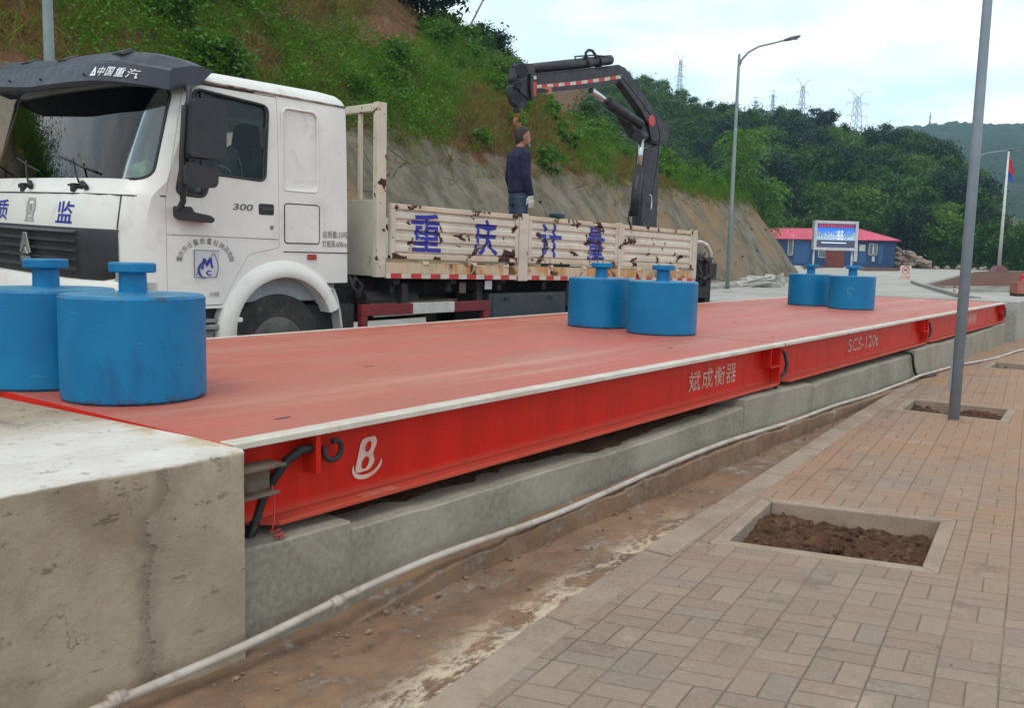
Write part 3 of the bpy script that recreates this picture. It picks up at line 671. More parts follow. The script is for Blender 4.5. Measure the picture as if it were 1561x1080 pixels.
# black cable over the wall
mb = MB(); mb.tube(spline([(11.55, 2.9, .40), (11.58, 2.70, .395), (11.60, 2.645, .36), (11.62, 2.64, .28), (11.68, 2.635, .2), (11.74, 2.62, .12), (11.9, 2.58, .075), (12.3, 2.52, .072)], 4), .017, 8)
o = mb.build('cable', M_RUBBER); tag(o, 'black cable draped down over the foundation wall to the white pipe', 'cable')

# ------------------------------------------------------------------ six cast weights
def weight_material():
    t = NT('weight_blue'); oi = t.n('ObjectInfo'); v = t.n('VectorMath', operation='ADD'); t.put(v.inputs[0], t.tc()); t.put(v.inputs[1], t.math('MULTIPLY', oi.outputs['Random'], 37.)); v = v.outputs[0]
    a = t.mix(t.step(t.noise(2.4, 6, .6, .4, v), .33, .68), (.0006, .14, .315), (.001, .175, .37)); a = t.mix(t.step(t.noise(9, 7, .65, .6, v), .55, .75, 0, .4), a, (.006, .19, .40))
    chip = t.math('MULTIPLY', t.step(t.noise(13, 6, .7, .8, v), .66, .69), t.step(t.noise(3, 3, vec=v), .45, .6)); a = t.mix(t.math('MULTIPLY', chip, .7), a, (.03, .24, .42))
    dk = t.math('MULTIPLY', t.step(t.noise(7, 5, .6, .5, v), .68, .72), .7); a = t.mix(dk, a, (.006, .03, .08))
    z_ = t.sep()[2]; rim = t.math('MULTIPLY', t.math('MAXIMUM', t.step(z_, .05, .0), t.math('MULTIPLY', t.step(z_, .445, .470), t.step(z_, .480, .474))), t.step(t.noise(11, 7, .75, .2, v), .50, .58)); a = t.mix(t.math('MULTIPLY', rim, .75), a, (.05, .035, .03))
    scf = t.noise(5, 5, .65, .2, t.map((1, 1, 7), v)); a = t.mix(t.step(scf, .645, .69, 0, .5), a, (.05, .26, .42)); a = t.mix(t.step(t.noise(3.3, 8, .75, .2, t.map((1, 1, .5), v)), .55, .70, 0, .5), a, (.004, .07, .19))
    g_ = t.n('NewGeometry'); dust_or_toplight = t.math('MULTIPLY', t.step(t.sep(g_.outputs['Normal'])[2], .6, .95), t.step(t.noise(5, 6, .65, 0, v), .3, .7, .25, .6)); a = t.mix(dust_or_toplight, a, (.10, .34, .46))  # upward faces painted lighter: light from above put into the colour with some dust
    return t.finish(a, t.step(t.noise(6, 4, vec=v), .3, .7, .36, .5), 0, t.bump(t.noise(9, 6, .65, .3, v), .25, .01), .35)
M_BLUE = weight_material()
WR, WH = .318, .475
def make_weight():
    r = empty('test_weight', (0, 0, 0))
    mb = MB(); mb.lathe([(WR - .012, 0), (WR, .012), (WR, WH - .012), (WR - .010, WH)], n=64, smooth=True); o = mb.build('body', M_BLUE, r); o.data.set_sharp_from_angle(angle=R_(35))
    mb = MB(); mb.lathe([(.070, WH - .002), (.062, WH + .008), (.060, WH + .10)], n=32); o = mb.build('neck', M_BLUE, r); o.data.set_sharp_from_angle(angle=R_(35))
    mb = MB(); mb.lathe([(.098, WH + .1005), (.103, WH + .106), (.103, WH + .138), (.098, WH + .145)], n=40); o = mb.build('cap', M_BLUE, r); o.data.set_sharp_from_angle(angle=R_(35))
    return r
wlab = ['blue cylindrical test weight nearest the camera, whole in front of the ramp end', 'blue cylindrical test weight cut by the left photo edge, behind the nearest one',
        'blue weight of the middle pair, the one nearer the edge strip', 'blue weight of the middle pair, the one nearer the truck',
        'blue weight of the far pair, right one with a pale ring on its side', 'blue weight of the far pair, left one nearer the rubble']
wpos = [(2.315, 3.925), (2.235, 4.574), (7.47, 3.88), (7.66, 4.65), (13.47, 3.96), (13.86, 4.70)]
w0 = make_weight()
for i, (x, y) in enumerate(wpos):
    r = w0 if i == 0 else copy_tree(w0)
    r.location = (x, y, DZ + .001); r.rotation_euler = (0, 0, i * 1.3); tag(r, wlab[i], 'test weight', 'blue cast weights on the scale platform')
mb = MB(); w5 = [o for o in COL.objects if o.get('label') == wlab[4]][0]
mb.loops([[Vector(((WR + .001) * math.cos(a0 + q), (WR + .001) * math.sin(a0 + q), .27 + z)) for a0 in [0] for q, z in [(rr_ * math.cos(R_(k * 18)) / WR, rr_ * math.sin(R_(k * 18))) for k in range(17)]] for rr_ in (.040, .048)], closed=False, cap=False)
M_CHALK = paint('chalk_ring', (.10, .33, .45), None, .7); o = mb.build('chalk_ring', M_CHALK, w5); o.rotation_euler = (0, 0, R_(180 + 14) - 4 * 1.3)
# ================================================================== TRUCK
TO = (8.0, 1.25)
TRUCK = empty('flatbed_truck', TV * TO[0] + TN * (TD + TO[1]), math.atan2(TV.y, TV.x), 'white cab-over flatbed truck with rusty cream sideboards and a black folded loader crane', 'truck')
def tk(o, parent=None):
    if parent is None: o.parent = TRUCK; o.location = (-TO[0], -TO[1], 0)
    else: o.parent = parent
    return o
CSH = lambda x, y, z: (x, y, z + .028 * y)              # the cab leans a little on its springs
BSH = lambda x, y, z: (x, y, z - .015 * (x - 6.25))     # the bed hangs down a little towards the rear
WID = 2.9
M_WHITE = paint('cab_white', (.76, .745, .69), (.69, .67, .61), .36, 1.4, (.36, .31, .26), .30, bump=.03)
M_BLK = paint('black_plastic', (.016, .016, .019), (.024, .023, .026), .5, 5, (.06, .05, .05), .3)
M_VISOR = paint('visor_plastic', (.030, .034, .052), (.022, .025, .038), .42, 3, (.07, .07, .08), .35)
M_CHAS = paint('chassis_black', (.020, .020, .022), (.035, .030, .027), .75, 4, (.11, .08, .06), .6)
M_TYRE = paint('tyre_rubber', (.050, .046, .041), (.034, .031, .028), .9, 3, (.15, .115, .085), .7)
M_RIM = paint('rim_steel', (.16, .15, .135), (.09, .08, .07), .6, 6, (.2, .12, .07), .5)
M_SILV = paint('silver_badge', (.42, .42, .42), (.30, .30, .30), .35, 9, metal=.7)
M_BLUEL = paint('blue_lettering', (.012, .022, .27), (.02, .03, .30), .5, 8, (.3, .3, .35), .3)
M_GREYL = paint('grey_lettering', (.16, .16, .15), (.24, .24, .22), .6, 20)
M_WLET = paint('white_lettering', (.78, .80, .82), None, .5)
M_REDL = paint('red_lamp', (.36, .03, .02), None, .25)
M_GLASS = glassmat('windscreen_glass', (.90, .96, .95), .012, 1.7)
M_GLASD = glassmat('door_glass', (.84, .88, .86), .01, 1.28)
M_INT = paint('cab_interior', (.34, .38, .38), (.26, .29, .29), .8, 4)
M_SEAT = paint('seat_cloth', (.018, .018, .020), (.028, .028, .03), .9, 7)
PROF = [(.5, 3.26, .10), (1.6, 3.25, .10), (1.88, 3.30, .12), (1.97, 3.40, .14), (2.75, 3.655, .15), (2.88, 3.73, .15), (2.95, 3.80, .15), (3.2, 3.88, .15)]
def sfront(L, h):
    for a, b in zip(PROF, PROF[1:]):
        if h <= b[0]: break
    k = max(0., min(1., (h - a[0]) / (b[0] - a[0]))); s0 = a[1] + (b[1] - a[1]) * k; bb = a[2] + (b[2] - a[2]) * k
    q = abs((L - WID / 2) / (WID / 2)); bb *= 1. if L < WID / 2 else .35; return s0 + bb * q * q + .30 * (q ** 9 if L < WID / 2 else q ** 30)
def cab_loft(inset, hs=None, hbot=.93, htop=2.985):
    mb = MB(); Ls = []
    rows = [(hbot, 0, 0), (1.3, 0, 0), (1.6, 0, 0), (1.86, 0, 0), (1.90, 0, 0), (1.99, 0, 0), (2.3, .004, 0), (2.6, .012, 0), (2.76, .018, 0), (2.845, .026, 0), (2.90, .05, .02), (2.945, .10, .06), (2.975, .20, .14), (htop, .40, .34)]
    ts = [-1, -.985, -.96, -.92, -.86, -.78, -.66, -.5, -.3, 0, .3, .5, .66, .78, .86, .92, .96, .985, 1]
    for h, wi, rr in rows:
        h2 = min(max(h, hbot + inset), htop - inset); W = WID / 2 - wi - inset; sr = 5.745 + .02 * (2.9 - h) / 1.9 - rr - inset
        pts = []
        for q in ts:
            L = WID / 2 + W * q; s_ = sfront(WID / 2 * (1 + q), h) + inset + rr * 1.2
            pts.append((s_, L, h2))
        r_ = .05 + rr * .3
        pts += [(4.4, WID / 2 + W, h2), (5.1, WID / 2 + W, h2), (sr - r_, WID / 2 + W, h2), (sr - r_ * .3, WID / 2 + W - r_ * .3, h2), (sr, WID / 2 + W - r_, h2),
                (sr, WID / 2, h2), (sr, WID / 2 - W + r_, h2), (sr - r_ * .3, WID / 2 - W + r_ * .3, h2), (sr - r_, WID / 2 - W, h2), (5.1, WID / 2 - W, h2), (4.4, WID / 2 - W, h2)]
        Ls.append([(p[0], p[1], p[2]) for p in pts])
    mb.loops(Ls, True, True, True); return mb
def side_prism(poly, L0, L1):
    mb = MB(); mb.prism(poly, [], lambda a, b: (a, L0, b), lambda a, b: (a, L1, b)); return mb
def front_prism(poly, s0, s1):
    mb = MB(); mb.prism(poly, [], lambda a, b: (s0, a, b), lambda a, b: (s1, a, b)); return mb
win_door = rpoly([(4.245, 2.09), (4.80, 2.065), (4.835, 2.735), (4.115, 2.79), (3.925, 1.90), (4.205, 1.885)], .07)
ws_poly = rpoly([(.055, 2.0), (WID - .055, 2.0), (WID - .10, 2.80), (.10, 2.80)], .11, 6)
door_poly = rpoly([(3.835, .955), (3.835, 1.88), (4.045, 2.835), (4.935, 2.835), (4.945, 1.47), (4.62, 1.40), (4.44, 1.12), (4.36, .955)], .03)
arch = ell(4.985, .70, .525, .50, 28)
back_win = rrect(.35, 2.25, 1.15, 2.68, .06); back_win2 = rrect(1.75, 2.25, 2.55, 2.68, .06)
inner = cab_loft(.055)
def cut_front(mb): return mb
common = [('DIFFERENCE', inner), ('DIFFERENCE', front_prism(ws_poly, 2.6, 4.25)), ('DIFFERENCE', front_prism(back_win, 5.5, 6.0)), ('DIFFERENCE', front_prism(back_win2, 5.5, 6.0)),
          ('DIFFERENCE', side_prism(arch, -.2, .62)), ('DIFFERENCE', side_prism(arch, WID - .62, WID + .2)), ('DIFFERENCE', MB().box((5.47, -.2, .8), (6, WID + .2, 1.14))), ('DIFFERENCE', MB().box((4.985, -.2, .6), (5.5, WID + .2, .86)))]
far_win = side_prism(win_door, WID - .4, WID + .3)
rec = rrect(4.99, 2.01, 5.37, 2.735, .07)
cab = bool_mesh('cab', cab_loft(0), common + [('DIFFERENCE', side_prism(door_poly, -.3, .16)), ('DIFFERENCE', far_win), ('DIFFERENCE', side_prism(rec, -.3, .022))], M_WHITE, smooth_ang=28)
for v in cab.data.vertices: v.co = CSH(*v.co)
tk(cab)
c_ = Vector((4.4, 1.9)); door_in = [tuple(c_ + (Vector(p) - c_) * .9925) for p in door_poly]
door = bool_mesh('door', cab_loft(0), [('DIFFERENCE', cab_loft(.05)), ('INTERSECT', side_prism(door_in, -.3, .15)), ('DIFFERENCE', side_prism(win_door, -.4, .3))], M_WHITE, smooth_ang=28)
for v in door.data.vertices: v.co = CSH(*v.co)
tk(door)
def pane(name, cutter, mat, parent, i0=.018, i1=.024):
    o = bool_mesh(name, cab_loft(i0), [('DIFFERENCE', cab_loft(i1)), ('INTERSECT', cutter)], mat, smooth_ang=40)
    for v in o.data.vertices: v.co = CSH(*v.co)
    return tk(o, parent)
pane('windscreen', front_prism(ws_poly, 2.6, 4.25), M_GLASS, None)
pane('window', side_prism(win_door, -.3, .16), M_GLASD, door)
pane('window', far_win, M_GLASD, cab)
# black seals round the glass
def seal(poly, f, r, name, parent):
    mb = MB(); pts = [f(a, b) for a, b in poly]; pts = pts + [pts[0], pts[1]]; mb.tube(pts, r, 6, cap=False); return tk(mb.build(name, M_BLK, None, shear=CSH), parent)
seal(ws_poly, lambda a, b: (sfront(a, b) + .006, a + (.006 if a < 1 else -.006), b), .014, 'window_seal', cab)
seal(win_door, lambda a, b: (a, .006, b), .013, 'window_seal', door)
def ctk(mb, name, mat, parent=None, bevel=0, **k): return tk(mb.build(name, mat, None, bevel, shear=CSH, **k), parent)
# window frame inner band (dark upper quarter of the door glass: sun blind)
mb = MB(); mb.prism(rpoly([(4.10, 2.60), (4.825, 2.545), (4.835, 2.735), (4.115, 2.79)], .03), [], lambda a, b: (a, .036, b), lambda a, b: (a, .040, b)); ctk(mb, 'sun_blind', paint('blind_grey', (.055, .07, .085), None, .7), door)
mb = MB(); mb.box((4.175, .012, 1.90), (4.215, .03, 2.78)); ctk(mb, 'window_bar', M_BLK, door)
# roof gutter
mb = MB(); mb.tube([(4.02, -.004 + .028, 2.862), (4.5, .022, 2.858), (5.2, .022, 2.850), (5.72, .024, 2.842)], .011, 6); ctk(mb, 'gutter', paint('rusty_gutter', (.40, .33, .27), (.12, .075, .05), .7, 9, (.10, .05, .03), .7), cab)
mb = MB(); mb.tube([(4.05, .028, 2.842), (4.7, .020, 2.838)], .006, 6); ctk(mb, 'gutter_seal', M_BLK, cab)
# locker hatch, recess lip, lower seam
mb = MB(); hp = rrect(5.0, 1.515, 5.395, 1.88, .03); hp = hp + [hp[0], hp[1]]
mb.tube([(a, -.001, b) for a, b in hp], .0055, 5, False); mb.tube([(4.99, -.001, 1.435), (5.75, -.002, 1.432)], .0055, 5); ctk(mb, 'hatch_seam', M_BLK, cab)
mb = MB(); mb.prism(rrect(5.006, 1.521, 5.389, 1.874, .028), [], lambda a, b: (a, -.0035, b), lambda a, b: (a, .004, b)); ctk(mb, 'locker_hatch', M_WHITE, cab, bevel=.003)
mb = MB(); mb.tube([(3.84, .0, 1.562), (4.3, -.0005, 1.556), (4.93, -.0005, 1.548)], .005, 5); ctk(mb, 'crease_line', paint('crease_shadow', (.42, .40, .37), None, .6), door)
rl = rpoly([(5.0, 2.0), (5.36, 2.0), (5.385, 2.05), (5.375, 2.70), (5.33, 2.745), (5.02, 2.745), (4.98, 2.70), (4.98, 2.05)], .02); rl = rl + [rl[0], rl[1]]
mb = MB(); mb.tube([(a, .004, b) for a, b in rl], .011, 6, False); ctk(mb, 'recess_rim', M_WHITE, cab)
# wheel-arch flare, mud flap
mb = MB(); Ls = []
for k in range(31):
    t_ = R_(196 - k * (196 - 18) / 30); c, s_ = math.cos(t_), math.sin(t_)
    def P_(a, b, L): return (4.985 + a * c, L, .70 + b * s_)
    Ls.append([P_(.525, .50, .10), P_(.525, .50, -.05), P_(.545, .52, -.062), P_(.60, .575, -.06), P_(.655, .635, -.030), P_(.672, .655, .002), P_(.672, .655, .10)])
mb.loops(Ls, True, True, True); o = ctk(mb, 'wheel_arch', M_WHITE, cab); o.data.set_sharp_from_angle(angle=R_(50))
mb = MB(); Ls = []
for a, b in ((5.50, 1.10), (5.56, 1.08), (5.60, .99), (5.635, .86), (5.66, .70), (5.665, .55)): Ls.append([(a, -.03, b), (a, .42, b), (a - .022, .42, b - .012), (a - .022, -.03, b - .012)])
mb.loops(Ls, True, True); tk(mb.build('mudguard', paint('mudguard_white', (.60, .58, .55), None, .5), bevel=.004))
mb = MB(); mb.hexa([(4.31, -.02, .60), (4.47, -.03, .60), (4.47, .2, .60), (4.31, .2, .60)], [(4.36, -.03, .85), (4.475, -.055, .85), (4.475, .2, .85), (4.36, .2, .85)]); mb.box((4.40, -.062, .80), (4.52, .1, .845)); tk(mb.build('wing_panel', M_WHITE, bevel=.012))
mb = MB(); Ls = [[(4.985 + .518 * math.cos(R_(t_)), L, .70 + .493 * math.sin(R_(t_))) for t_ in range(-20, 205, 9)] for L in (.11, .66)]; mb.loops(Ls, False, False, True); mb.box((4.45, .665, .6), (5.5, .69, 1.2)); ctk(mb, 'wheel_liner', M_BLK, cab, fix=False)
# steps and sill below the door
mb = MB(); mb.box((3.62, .03, .80), (4.34, .30, .835)); mb.box((3.62, .0, .74), (4.345, .26, .785)); mb.box((3.64, .06, .60), (4.3, .3, .73)); tk(mb.build('step', paint('step_alloy', (.34, .33, .31), (.22, .2, .18), .5, 6, metal=.4), bevel=.008))
mb = MB(); mb.box((3.66, .10, .48), (5.9, 2.4, .92)); tk(mb.build('underbody', M_CHAS))
# front: panel gaps, grille, badge, bumper, headlamps
def fr(L, h, d=0.): return (sfront(L, h) - d, L, h)
mb = MB()
def fline(pts, r): mb.tube([fr(L, h, .001) for L, h in pts], r, 5)
Lr = [ .07, .15, .3, .6, .9, 1.26, 1.6, 1.9, 2.2, 2.37, 2.45]
fline([(L, 1.865) for L in Lr], .006); fline([(.13, 1.865), (.115, 1.59)], .006); fline([(2.39, 1.865), (2.405, 1.59)], .006)
mb.tube([fr(.07, 1.865, .001), (3.8, -.001, 1.875), (3.838, -.001, 1.876)], .0055, 5); mb.tube([(3.74, .012, 1.87), (3.75, .010, 1.3), (3.75, .010, .95)], .001, 4); ctk(mb, 'panel_gap', M_BLK, cab)
mb = MB(); N = 26; h0, h1 = 1.165, 1.585
def gl(k): return .105 + (WID - .21) * k / N
vs = []; hs = [h0, h0 + .03, 1.3, 1.45, h1 - .02, h1]
for k in range(N + 1):
    L = gl(k); lift = .0 - .06 * (0 if .08 < k / N < .92 else 1) * 0
    for h in hs: vs.append(fr(L, h + (.05 if h == h0 and (k < 1 or k > N - 1) else 0), .012 if h0 < h < h1 else .002))
mb.add(vs, [(k * 6 + j, (k + 1) * 6 + j, (k + 1) * 6 + j + 1, k * 6 + j + 1) for k in range(N) for j in range(5)], True)
grille = ctk(mb, 'grille', M_BLK)
M_SLAT = paint('grille_slat', (.045, .045, .05), (.03, .03, .035), .4, 6)
for j in range(5):
    mb = MB(); h = 1.235 + j * .075; Ls = []
    for k in range(25):
        L = .45 + (WID - 1.05) * k / 24; s_ = sfront(L, h); Ls.append([(s_ - .012, L, h - .012), (s_ - .046, L, h + .004), (s_ - .046, L, h + .012), (s_ - .012, L, h + .03)])
    mb.loops(Ls, True, True); ctk(mb, 'slat', M_SLAT, grille)
mb = MB()
def tri(pts): mb.prism(pts, [], lambda a, b: (sfront(WID / 2, 1.4) - .062, WID / 2 - .2 - a, b), lambda a, b: (sfront(WID / 2, 1.4) - .048, WID / 2 - .2 - a, b))
tri([(-.035, 1.52), (-.005, 1.52), (-.005, 1.41), (-.075, 1.345), (-.115, 1.345)]); tri([(.035, 1.52), (.005, 1.52), (.005, 1.41), (.075, 1.345), (.115, 1.345)]); tri([(-.10, 1.33), (.10, 1.33), (.06, 1.335), (0, 1.395), (-.06, 1.335)]); tri([(-.10, 1.315), (-.10, 1.27), (.10, 1.27), (.10, 1.315)])
ctk(mb, 'badge', M_SILV, grille, bevel=.004)
mb = MB(); Ls = []
for k in range(31):
    q = -1 + 2 * k / 30; L = WID / 2 * (1 + q); 
    def sb(h): return sfront(L, h)
    Ls.append([(sb(1.1) - .03, L, 1.16), (sb(1.1) - .075, L, 1.10), (sb(1.1) - .085, L, .80), (sb(1.1) - .04, L, .52), (sb(1.1) + .10, L, .50), (sb(1.1) + .10, L, 1.16)])
mb.loops(Ls, True, True, True); bump_ = ctk(mb, 'bumper', M_WHITE); bump_.data.set_sharp_from_angle(angle=R_(40))
M_LAMP = paint('lamp_glass', (.55, .56, .56), None, .12, metal=.3)
for La, Lb in ((.18, .62), (WID - .62, WID - .18)):
    mb = MB(); Ls = []
    for k in range(9):
        L = La + (Lb - La) * k / 8; s_ = sfront(L, 1.1); Ls.append([(s_ - .094, L, .82), (s_ - .094, L, 1.03), (s_ - .06, L, 1.03), (s_ - .06, L, .82)])
    mb.loops(Ls, True, True); ctk(mb, 'headlamp', M_LAMP, bump_)
for L in np.arange(.9, 1.65, .12): mb = MB(); mb.box((sfront(1.26, 1.1) - .088, L, .62), (sfront(1.26, 1.1) - .08, L + .09, .74)); ctk(mb, 'air_slot', M_BLK, bump_)
# characters and emblem on the front panel
mb = MB(); ff = lambda x, y: (lambda L: (sfront(L, y) - .004, L, y))(WID / 2 - .15 - x)
fit_text(mb, '监', .50, .76, 1.615, 1.80, ff, .012); fit_text(mb, '质', -.76, -.50, 1.615, 1.80, ff, .012); ctk(mb, 'lettering', M_BLUEL, cab)
mb = MB(); bx = lambda a, b, c, d: mb.prism(rrect(a, b, c, d, .006, 2), [], ff, None)
for a, b, c, d in ((-.075, 1.63, -.05, 1.80), (.05, 1.63, .075, 1.80), (-.075, 1.80, .075, 1.822), (-.10, 1.615, .10, 1.63), (-.09, 1.70, -.076, 1.79), (.076, 1.70, .09, 1.79), (-.045, 1.64, .045, 1.655)): bx(a, b, c, d)
ctk(mb, 'emblem', paint('emblem_grey', (.34, .36, .33), (.44, .45, .42), .6, 20), cab)
mb = MB(); fit_text(mb, '质', -.036, .036, 1.665, 1.77, ff, .004); ctk(mb, 'emblem', M_GREYL, cab)
# sun visor over the windscreen
mb = MB(); Ls = []
for k in range(41):
    q = -1 + 2 * k / 40; L = WID / 2 + (WID / 2 + .035) * q; A = .045 * (1 - q ** (8 if q < 0 else 40)) - .005 + .11 * max(0, q); s0 = sfront(min(max(L, 0), WID), 2.75)
    e_ = abs(q) ** 10 if q < 0 else 0
    Ls.append([(s0 - .265 + .05 * e_, L, 2.715 + A + .03 * e_), (s0 - .30 + .06 * e_, L, 2.745 + A), (s0 - .235, L, 2.895 + A), (s0 - .22, L, 2.903 + A), (s0 - .213, L, 2.917 + A), (s0 - .19, L, 2.925 + A), (s0 - .035, L, 3.02 + A - .05 * e_), (s0 + .07, L, 3.035 + A - .06 * e_), (s0 + .16, L, 3.01 + A * .6 - .06 * e_), (s0 + .03, L, 2.815 + A * .3), (s0 - .12, L, 2.775 + A * .65)])
mb.loops(Ls, True, True, True); visor = ctk(mb, 'sun_visor', M_VISOR); visor.data.set_sharp_from_angle(angle=R_(35))
def vf(x, y):
    L = WID / 2 - x; q = (L - WID / 2) / (WID / 2 + .035); A = .045 * (1 - q ** (8 if q < 0 else 40)) - .005 + .11 * max(0, q); k = (y - 2.745) / .15; s0 = sfront(min(max(L, 0), WID), 2.75)
    return (s0 - .30 + .065 * k - .005, L, y + A)
mb = MB(); n_ = 4; xa = .98
for k, ch in enumerate('中国重汽'): fit_text(mb, ch, xa + .075 + k * .078, xa + .075 + k * .078 + .070, 2.785, 2.862, vf, .012, .15)
mb.prism([(xa, 2.785), (xa + .02, 2.846), (xa + .033, 2.866), (xa + .046, 2.846), (xa + .066, 2.785)], [[(xa + .022, 2.802), (xa + .033, 2.826), (xa + .044, 2.802)]], vf, None); ctk(mb, 'lettering', M_WLET, visor)
for L in (.55, 1.26, 1.95): mb = MB(); mb.lathe([(.012, 0), (.010, .012)], vf(WID / 2 - L, 2.80), 8, M=Matrix.Rotation(R_(-80), 4, 'Y')); ctk(mb, 'stud', M_BLK, visor)
for L in (.42, 2.1, 1.26):
    q = (L - WID / 2) / (WID / 2 + .035); A = .045 * (1 - q ** (8 if q < 0 else 40)) - .005 + .11 * max(0, q); s0 = sfront(L, 2.75)
    mb = MB(); mb.hexa([(s0 - .09, L - .10, 2.975 + A), (s0 - .09, L + .10, 2.975 + A), (s0 + .02, L + .10, 3.025 + A), (s0 + .02, L - .10, 3.025 + A)], [(s0 - .10, L - .08, 3.0 + A), (s0 - .10, L + .08, 3.0 + A), (s0 + .0, L + .08, 3.05 + A), (s0 + .0, L - .08, 3.05 + A)]); ctk(mb, 'marker_lamp', M_BLK, visor, bevel=.008)
# wipers
for Lp in (.62, 1.55, 2.40):
    mb = MB(); p = fr(Lp, 1.945, .02); mb.box((p[0] - .02, Lp - .10, 1.90), (p[0] + .03, Lp + .17, 1.945)); mb.box((p[0] - .05, Lp - .03, 1.875), (p[0] + .02, Lp + .05, 1.95)); mb.tube([fr(Lp - .19, 1.915, .04), fr(Lp - .06, 1.955, .035)], .022, 8)
    mb.tube([fr(Lp, 1.96, .035), fr(Lp + .10, 2.04, .04), fr(Lp + .22, 2.16, .035)], .009, 6); mb.tube([fr(Lp - .12, 2.06, .022), fr(Lp + .17, 2.115, .024), fr(Lp + .50, 2.19, .022)], .009, 6); ctk(mb, 'wiper', M_BLK)
# door furniture
mb = MB(); mb.prism(rrect(4.725, 1.765, 4.885, 1.865, .02), [], lambda a, b: (a, -.004, b), lambda a, b: (a, .02, b)); ctk(mb, 'handle', M_BLK, door, bevel=.004)
mb = MB(); mb.box((4.745, -.014, 1.80), (4.865, -.0045, 1.832)); ctk(mb, 'handle_grip', M_SLAT, door, bevel=.004)
mb = MB(); mb.lathe([(.018, 0), (.018, .01)], (4.86, 0, 1.655), 12, M=Matrix.Rotation(R_(90), 4, 'X')); ctk(mb, 'lock', M_GREYL, door)
sf_ = lambda a, b: (a, -.0045, b)
mb = MB(); fit_text(mb, '300', 4.46, 4.665, 1.795, 1.852, sf_, .012, .15); ctk(mb, 'badge', paint('badge_dark', (.12, .12, .11), None, .4, metal=.5), door)
mb = MB(); txt = '重庆市计量质量检测研究院'; cx, cz, rr_ = 4.195, 1.335, .195
for k, ch in enumerate(txt):
    a = R_(172 - k * 164 / (len(txt) - 1)); px_, pz_ = cx + 1.28 * rr_ * math.cos(a), cz + .92 * rr_ * math.sin(a); rot = a - math.pi / 2
    def fa(x, y, px_=px_, pz_=pz_, rot=rot): return (px_ + x * math.cos(rot) - y * math.sin(rot), -.0045, pz_ + x * math.sin(rot) + y * math.cos(rot))
    fit_text(mb, ch, -.023, .023, -.026, .026, fa, .008)
fit_text(mb, '分院', 4.225, 4.32, 1.03, 1.075, sf_, .008); ctk(mb, 'lettering', M_GREYL, door)
M_PANEL = paint('logo_panel', (.56, .57, .60), (.62, .62, .64), .5, 9)
mb = MB(); mb.prism([(4.085, 1.205), (4.30, 1.205), (4.325, 1.435), (4.085, 1.435)], [], sf_, None); logo = ctk(mb, 'logo', M_PANEL, door)
mb = MB(); l2 = lambda a, b: (a, -.008, b)
mb.prism([(4.145, 1.27), (4.165, 1.27), (4.178, 1.325), (4.203, 1.29), (4.228, 1.33), (4.245, 1.28), (4.262, 1.285), (4.245, 1.375), (4.222, 1.372), (4.203, 1.335), (4.185, 1.37), (4.163, 1.365)], [], l2, None)
mb.prism(ell(4.195, 1.265, .085, .075, 14, 95, 265) + ell(4.205, 1.265, .07, .068, 14, 265, 95), [], l2, None); mb.prism(ell(4.222, 1.24, .03, .022, 14, 40, 330) + ell(4.222, 1.24, .015, .010, 14, 330, 40), [], l2, None)
ctk(mb, 'logo_mark', M_BLUEL, logo)
mb = MB()
for a, b in (((4.085, 1.205), (4.085, 1.435)), ((4.085, 1.435), (4.325, 1.435)), ((4.085, 1.205), (4.30, 1.205))): mb.tube([l2(*a), l2(*b)], .003, 4)
mb.tube([l2(4.10 + .16 * math.sin(R_(k * 9)), 1.22 + .20 * (k / 10) ** .6) for k in range(11)], .003, 4); mb.tube([l2(4.29 - .02 * k / 6 + .03 * math.sin(k / 6 * 3.1), 1.21 + .2 * k / 6) for k in range(7)], .003, 4); ctk(mb, 'logo_line', M_GREYL, logo)
mb = MB(); fit_text(mb, '总质量:25吨', 5.43, 5.735, 1.575, 1.645, sf_, .006); fit_text(mb, '栏板高:600mm', 5.43, 5.745, 1.485, 1.555, sf_, .006); ctk(mb, 'lettering', M_GREYL, cab)
mb = MB(); mb.box((5.255, -.018, 1.365), (5.355, .01, 1.415)); ctk(mb, 'side_lamp', M_REDL, cab, bevel=.006)
# mirrors on their arm
def tl(px, py, L): s_, h = tside(px, py, L); return (s_, L, h)
mb = MB(); mb.prism(rpoly([(3.90, 2.655), (4.20, 2.665), (4.195, 2.19), (3.865, 2.19)], .05), [], lambda a, b: (a - .03, -.40, b), lambda a, b: (a, -.21, b)); mirror = ctk(mb, 'mirror', M_BLK, None, bevel=.025, seg=3)
mb = MB(); mb.prism(rpoly([(3.835, 2.13), (4.145, 2.13), (4.13, 1.96), (3.85, 1.95)], .05), [], lambda a, b: (a - .03, -.37, b), lambda a, b: (a, -.22, b)); ctk(mb, 'mirror_housing', M_BLK, mirror, bevel=.02, seg=3)
mb = MB(); mb.tube([(4.05, .02, 2.78), (3.98, -.12, 2.78), (3.93, -.24, 2.74), (3.90, -.27, 2.6)], .024, 8); mb.tube([(3.87, -.27, 2.6), (3.84, -.27, 2.2), (3.84, -.26, 1.95), (3.86, -.24, 1.84), (3.90, -.1, 1.775)], .026, 8)
mb.prism(rpoly([(3.90, 1.80), (4.0, 1.80), (4.02, 1.755), (4.17, 1.735), (4.215, 1.705), (4.19, 1.67), (3.95, 1.685), (3.90, 1.71)], .02), [], lambda a, b: (a, -.13, b), lambda a, b: (a, .01, b)); ctk(mb, 'mirror_arm', M_BLK, mirror, bevel=.012)
